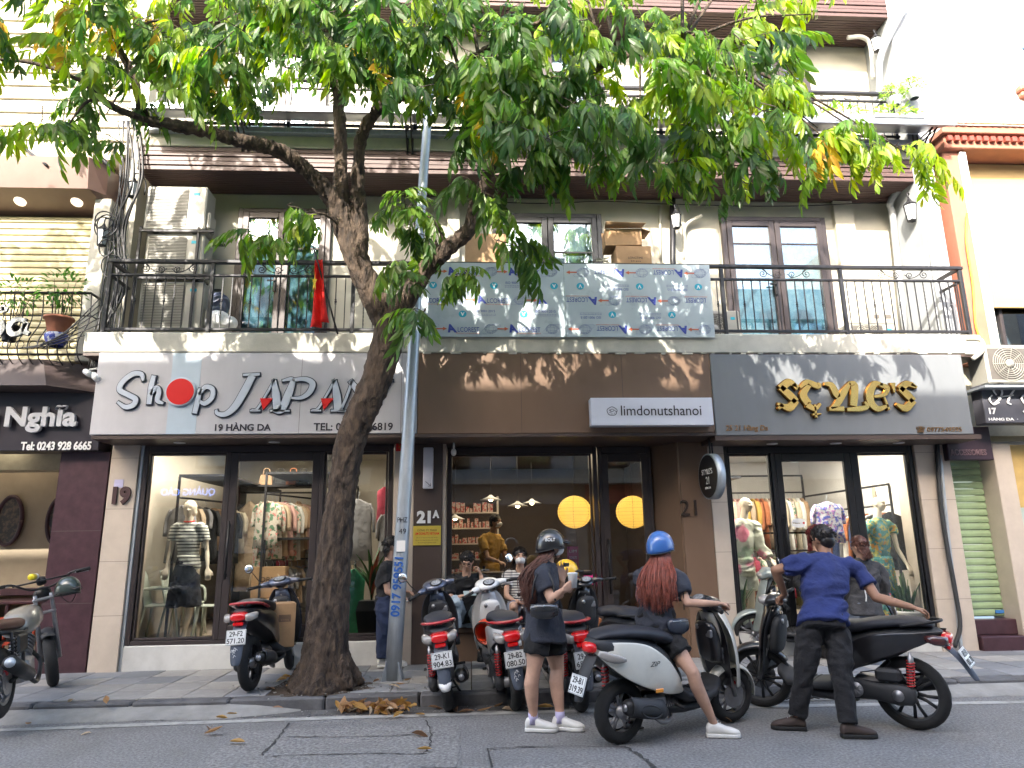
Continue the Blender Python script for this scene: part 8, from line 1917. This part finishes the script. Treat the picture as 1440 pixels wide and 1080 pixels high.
# rider
sc5 = lambda x, y, z: at(v5, x, y, z)
J = dict(pel=P(922, 878, 6.12), chest=P(922, 838, 6.10), neck=P(928, 800, 6.12), head=P(929, 771, 6.14), shR=P(954, 815, 5.98), shL=P(900, 812, 6.28), elR=P(966, 848, 5.90), wrR=sc5(hx5-.13, -.29, 1.03), elL=P(925, 850, 6.42), wrL=sc5(hx5-.13, .29, 1.03),
         hipR=P(936, 892, 6.02), hipL=P(908, 890, 6.22), knR=P(974, 946, 5.84), knL=sc5(.60, .17, .78), anR=foot(1006, 1037), anL=sc5(.78, .12, .45))
FR = V((.80, .60, 0)); J['toeR'] = V((.97, -.18, 0)); J['toeL'] = V((.9, .44, 0))
w2, J2 = person('woman with long auburn hair and blue helmet sitting on the cream scooter', J, FR, m_skin, (m_tee, .018, .62, .06, .20, 1.2, 'tee_shirt', (.011, 4, 5)), (m_shortk, .022, .55, 'shorts', 1.1), None, (m_shoew, m_sole, .26), rad=.92,
               hands=dict(R=dict(d=FR+V((.2, 0, -.1)), n=(0, 0, -1), curl=.9, thumb=.9), L=dict(d=FR, n=(0, 0, -1), curl=.9, thumb=.9)))
hc = J2['head']; helmet(w2, hc+V((0, 0, .01)), FR, U3, paint('helmet_blue', (.03, .13, .42)), 1.0); long_hair(w2, hc-V((0, 0, .02)), V((.5, .86, 0)), U3, .44, .15, m_hairr, 9, 260, .19, (-.02, -.05, 0), .0055)
handbag('small dark blue baguette bag on the shoulder of the rider', P(953, 867, 5.92), .20, .13, .07, mat('navy_leather', (.022, .028, .045), .35, coat=.4), [P(943, 855, 5.92), P(938, 830, 5.95), P(950, 805, 6.0), P(960, 830, 5.9), P(962, 858, 5.9)], 20)
# man in blue shirt
gl = at(v7, .86, .30, 1.03); gr_ = at(v7, -.20, .10, .93)
J = dict(pel=P(1157, 872, 5.92), chest=P(1160, 828, 6.02), neck=P(1162, 785, 6.14), head=P(1157, 759, 6.20), shL=P(1118, 795, 6.08), shR=P(1207, 802, 6.05), elL=P(1090, 802, 6.12), wrL=gl+V((.02, -.05, .05)), elR=P(1232, 840, 5.92), wrR=gr_+V((-.06, .03, .05)),
         hipL=P(1139, 890, 5.93), hipR=P(1177, 892, 5.90), knL=P(1131, 950, 5.95), knR=P(1185, 955, 5.82), anL=foot(1122, 1027), anR=foot(1196, 1038))
FM = V((-.15, .98, 0)); J['toeL'] = V((-.75, .25, 0)); J['toeR'] = V((.8, -.1, 0))
m1, J3 = person('man in royal blue tee shirt and black trousers bending to push the black scooter', J, FM, m_skin2, (m_blue, .024, .58, .04, .205, 1.05, 'tee_shirt', (.014, 4, 7)), (m_trk, .006, 1.93, 'trousers', 1.02), None, (mat('sandal_brown', (.05, .035, .03), .7), m_rubber, .27), Fh=V((-.3, .92, -.2)), rad=1.1, tr=1.08, hs=1.06,
               hands=dict(L=dict(d=(-.4, .5, -.5), n=(0, -.2, -1), curl=.9, thumb=.9), R=dict(d=(.8, -.3, -.25), n=(0, 0, -1), curl=.55)))
cap_hair(m1, J3['head'], V((-.3, .92, -.2)), U3, m_hairk, 1.1, 5)
# seated man
J = dict(pel=(656, 866, 9.12), chest=(655, 836, 9.0), neck=(656, 808, 8.85), head=(657, 789, 8.76), shR=(633, 818, 8.92), shL=(680, 816, 8.92), elR=(634, 846, 8.70), wrR=(650, 838, 8.58), elL=(682, 838, 8.66), wrL=(676, 808, 8.70), hipR=(645, 869, 9.08), hipL=(668, 869, 9.08), knR=(641, 846, 8.62), knL=(674, 852, 8.62), anR=(641, 893, 8.72), anL=(676, 917, 8.75))
FS = V((.05, -1, 0)); s1p, J4 = person('seated man in black tee and pale jeans looking down at his phone', J, FS, m_skin, (m_trk, .014, .7, .02, .18, 1.1, 'tee_shirt', None), (m_jean, .010, 1.75, 'jeans', 1.0), None, (m_black, m_rubber, .25), Fh=V((-.1, -.85, -.55)), headU=(0, -.4, 1), voxel=.0105,
               hands=dict(R=dict(d=(.8, -.3, .1), n=(0, 0, 1), curl=.5), L=dict(d=(-.3, 0, .9), n=(-.8, 0, 0), curl=.7)))
cap_hair(s1p, J4['head'], V((-.1, -.85, -.55)), (0, -.4, 1), m_hairk, 1.02, 7)
q = MB(); F_, U_, R_ = basis(V((-.1, -.85, -.55)), V((0, -.4, 1))); hc = J4['head']
for s in (-1, 1): q.tube([hc+R_*(s*.032+.024*cos(a))+F_*.10+U_*(.012+.018*sin(a)) for a in np.linspace(0, 2*pi, 16)], .002, 4)
obj('glasses', q, m_black, s1p, True)
t = thing('mobile_phone', 'phone held by the seated man in black', 'phone', J4['wrR']+V((.09, -.03, .03)), 10, None, 50); q = MB(); q.box(-.075, .075, -.035, .035, -.004, .004, .003); obj('phone', q, m_psilver, t)
# seated woman in stripes
J = dict(pel=(733, 868, 9.14), chest=(731, 838, 9.08), neck=(731, 803, 9.0), head=(731, 783, 8.93), shR=(713, 812, 9.0), shL=(751, 813, 9.0), elR=(712, 838, 8.85), wrR=(727, 848, 8.72), elL=(752, 840, 8.85), wrL=(740, 848, 8.70), hipR=(724, 869, 9.1), hipL=(743, 869, 9.1), knR=(722, 852, 8.62), knL=(748, 852, 8.62), anR=(726, 895, 8.75), anL=(745, 917, 8.75))
s2p, J5 = person('seated woman in striped tee and white face mask behind the white scooter', J, FS, m_skin, (stripes('striped_tee', (.55, .54, .52), (.06, .06, .08), 32), .012, .5, .04, .17, 1.1, 'striped_tee', None), (m_jeang, .012, .85, 'jean_shorts', 1.0), None, (m_shoew, m_sole, .24), voxel=.0105, rad=.9, hands=dict(R=dict(d=(.8, -.3, 0), n=(0, 0, 1)), L=dict(d=(-.8, -.3, 0), n=(0, 0, 1))))
cap_hair(s2p, J5['head'], FS, U3, m_hairk, 1.05, 3); long_hair(s2p, J5['head'], FS, U3, .12, .09, m_hairk, 4, 60, .06); mask(s2p, J5['head'], FS, U3)
# woman behind the lamp post
J = dict(pel=(545, 853, 8.85), chest=(543, 820, 8.85), neck=(546, 790, 8.85), head=(551, 768, 8.85), shR=(541, 802, 8.72), shL=(548, 802, 9.0), elR=(545, 832, 8.68), wrR=(562, 838, 8.66), elL=(556, 832, 9.0), wrL=(568, 832, 8.95), hipR=(543, 858, 8.76), hipL=(548, 858, 8.94), knR=(540, 895, 8.76), knL=(552, 895, 8.94), anR=(539, 927, 8.76), anL=(552, 927, 8.93))
w3, J6 = person('woman in black top and navy trousers walking behind the lamp post', J, (1, .1, 0), m_skin, (m_trk, .012, .6, .03, .17, 1.1, 'top', None), (cloth('navy_trousers', (.02, .03, .07)), .014, 1.92, 'trousers', 1.15), None, (m_shoew, m_sole, .24), voxel=.0105)
cap_hair(w3, J6['head'], (1, .1, 0), U3, m_hairk, 1.04, 8); long_hair(w3, J6['head'], V((1, .1, 0)), U3, .08, .08, m_hairk, 6, 60, .07)
# woman in black jacket behind the man
J = dict(pel=(1216, 856, 8.25), chest=(1214, 822, 8.25), neck=(1212, 788, 8.22), head=(1208, 768, 8.2), shL=(1192, 800, 8.25), shR=(1236, 802, 8.25), elL=(1186, 832, 8.35), wrL=(1194, 830, 8.55), elR=(1242, 836, 8.3), wrR=(1226, 834, 8.55), hipL=(1207, 862, 8.25), hipR=(1226, 862, 8.25), knL=(1205, 902, 8.25), knR=(1228, 902, 8.25), anL=(1204, 938, 8.25), anR=(1229, 938, 8.25))
w4, J7 = person('woman with brown hair in washed black denim jacket and grey jeans facing the right shop', J, (-.25, .97, 0), m_skin, (cloth('washed_black_denim', (.040, .040, .044), var=.4, vs=7), .026, 1.8, .06, .20, 1.35, 'jacket', (.014, 4, 6)), (m_jeang, .018, 1.9, 'jeans', 1.2), None, (m_black, m_rubber, .24), voxel=.0105)
cap_hair(w4, J7['head'], (-.25, .97, 0), U3, m_hairb, 1.04, 2); long_hair(w4, J7['head'], V((-.6, .8, 0)), U3, .10, .09, m_hairb, 8, 110, .09)
q = MB(); random.seed(4); q.tube(bez([P(1217, 797+i*7, 8.03)+V((random.uniform(-.012, .012), 0, 0)) for i in range(8)], 4), .007, 5); obj('sleeve_print', q, m_whitep, w4, True)
# woman with red hair and mask
J = dict(pel=(1152, 852, 8.75), chest=(1151, 820, 8.75), neck=(1149, 776, 8.72), head=(1147, 752, 8.7), shR=(1130, 790, 8.75), shL=(1172, 790, 8.75), elR=(1124, 822, 8.7), wrR=(1135, 830, 8.5), elL=(1178, 822, 8.7), wrL=(1165, 830, 8.5), hipR=(1142, 858, 8.75), hipL=(1162, 858, 8.75), knR=(1142, 895, 8.75), knL=(1162, 895, 8.75), anR=(1142, 928, 8.75), anL=(1162, 928, 8.75))
w5, J8 = person('woman with dark red hair and black mask half hidden behind the man in blue', J, FS, m_skin, (m_trk, .02, 1.8, .05, .18, 1.2, 'jacket', None), (m_trk, .014, 1.9, 'trousers', 1.1), None, (m_black, m_rubber, .24), Fh=V((.4, -.9, -.1)), voxel=.01)
cap_hair(w5, J8['head'], V((.4, -.9, 0)), U3, mat('hair_red', (.10, .010, .010), .4, var=.4, vs=30), 1.04, 6); long_hair(w5, J8['head'], V((.4, -.9, 0)), U3, .22, .10, MATS['hair_red'], 3, 90, .05)
# cafe worker
J = dict(pel=(688, 806, 11.2), chest=(688, 780, 11.2), neck=(692, 750, 11.2), head=(697, 734, 11.15), shR=(678, 760, 11.05), shL=(702, 760, 11.3), elR=(686, 785, 10.9), wrR=(702, 790, 10.8), elL=(712, 785, 11.2), wrL=(720, 788, 11.0), hipR=(682, 812, 11.15), hipL=(694, 812, 11.25), knR=(682, 845, 11.15), knL=(694, 845, 11.25), anR=(682, 876, 11.15), anL=(694, 876, 11.25))
w6, J9 = person('cafe worker in mustard yellow tee and face mask behind the cafe window', J, (.85, -.5, 0), m_skin, (cloth('mustard_tee', (.42, .25, .05)), .015, .6, .05, .18, 1.1, 'tee_shirt', None), (m_trk, .014, 1.9, 'trousers', 1.1), None, None, voxel=.012)
cap_hair(w6, J9['head'], (.85, -.5, 0), U3, m_hairk, 1.06, 6, 120); mask(w6, J9['head'], V((.85, -.5, 0)), U3)
# ================================================================ mannequins
def mannequin(label, J, F, top, pants, hair=False, extra=None):
    t, J = person(label, J, F, m_mann, top, pants, None, None, name='mannequin', cat='mannequin', voxel=.011, rad=.82, tr=.86, hs=.93)
    q = MB(); q.lathe([(.16, .0), (.16, .012), (.02, .016)], 24); q.cyl((0, 0, .01), (0, 0, .5), .012, n=8); o = obj('base', q, m_steel, t)
    o.location = (.0, .0, .402-t.location.z)
    return t, J
J = dict(pel=(265, 796, 9.6), chest=(265, 765, 9.6), neck=(266, 735, 9.6), head=(267, 716, 9.58), shR=(247, 743, 9.6), shL=(286, 743, 9.6), elR=(240, 775, 9.6), wrR=(234, 800, 9.5), elL=(291, 775, 9.6), wrL=(292, 801, 9.5), hipR=(257, 803, 9.6), hipL=(273, 803, 9.6), knR=(252, 850, 9.6), knL=(268, 850, 9.6), anR=(244, 893, 9.65), anL=(258, 893, 9.6))
n1, JJ = mannequin('ivory mannequin with bob hair wearing a striped tee and dark skirt', J, (.1, -1, 0), (stripes('bold_striped_tee', (.62, .64, .58), (.03, .03, .04), 24, .35), .012, .55, -.02, .15, 1.05, 'striped_tee', (.004, 4, 5)), None)
hc = JJ['head']; q = MB(); q.ell(hc+V((0, .01, .02)), (.085, .10, .10)); q.ell(hc+V((0, .03, -.04)), (.088, .07, .07)); me = remesh(q, .01, 4, 'hair'); put(me, 'hair', m_mann, n1)
q = MB(); c = JJ['pel']; q.lathe([(.125, .10), (.15, -.03), (.17, -.2), (.21, -.50), (.20, -.50)], 30, M=TR(c.x-.02, c.y, c.z)); me = remesh(q, .01, 2, 'skirt', (.014, 7, 2.), 4); put(me, 'skirt', cloth('dark_denim', (.012, .016, .028)), n1)
q = MB(); c = JJ['neck']; q.tube([(c.x+.062*cos(a), c.y+.062*sin(a), c.z+.02+.012*sin(a)) for a in np.linspace(0, 2*pi, 22)], .008, 6); obj('red_collar', q, m_redd, n1, True)
J = dict(pel=(1044, 800, 9.62), chest=(1044, 765, 9.62), neck=(1045, 730, 9.62), head=(1049, 710, 9.62), shR=(1028, 740, 9.55), shL=(1062, 740, 9.68), elR=(1026, 772, 9.5), wrR=(1024, 800, 9.42), elL=(1070, 770, 9.6), wrL=(1086, 790, 9.45), hipR=(1037, 806, 9.6), hipL=(1053, 806, 9.65), knR=(1040, 845, 9.55), knL=(1057, 845, 9.6), anR=(1042, 889, 9.6), anL=(1058, 889, 9.65))
m_tie = floral('tie_dye', (.55, .56, .46), [((.60, .18, .26), .5, .56), ((.40, .50, .36), .8, .58)], 5)
n2, _ = mannequin('ivory mannequin in tie dyed pink and cream shirt with matching shorts, left of the boutique', J, (.6, -.8, 0), (m_tie, .02, 1.7, .03, .16, 1.25, 'shirt', (.012, 4, 5)), (m_tie, .025, .62, 'shorts', 1.25))
J = dict(pel=(1240, 798, 9.62), chest=(1238, 763, 9.62), neck=(1233, 728, 9.62), head=(1236, 709, 9.6), shR=(1220, 742, 9.55), shL=(1254, 742, 9.68), elR=(1216, 772, 9.6), wrR=(1222, 800, 9.5), elL=(1262, 772, 9.6), wrL=(1277, 796, 9.45), hipR=(1233, 806, 9.6), hipL=(1249, 806, 9.65), knR=(1238, 848, 9.6), knL=(1252, 848, 9.65), anR=(1238, 890, 9.6), anL=(1251, 890, 9.65))
m_drs = floral('dress_print', (.06, .24, .22), [((.42, .40, .10), 1, .5), ((.10, .30, .34), 1.7, .55), ((.60, .28, .04), .8, .60)], 16)
n3, JJ = mannequin('ivory mannequin in long green and yellow patterned dress at the right of the boutique window', J, (.5, -.85, 0), (m_drs, .014, .3, .0, .15, 1.1, 'dress', (.006, 5, 5)), None)
q = MB(); c = JJ['pel']; q.lathe([(.13, .12), (.15, -.03), (.155, -.2), (.165, -.55), (.175, -.74), (.15, -.74)], 30, M=TR(c.x, c.y, c.z)); me = remesh(q, .01, 2, 'dress_skirt', (.014, 7, 1.5), 4); put(me, 'dress_skirt', m_drs, n3)
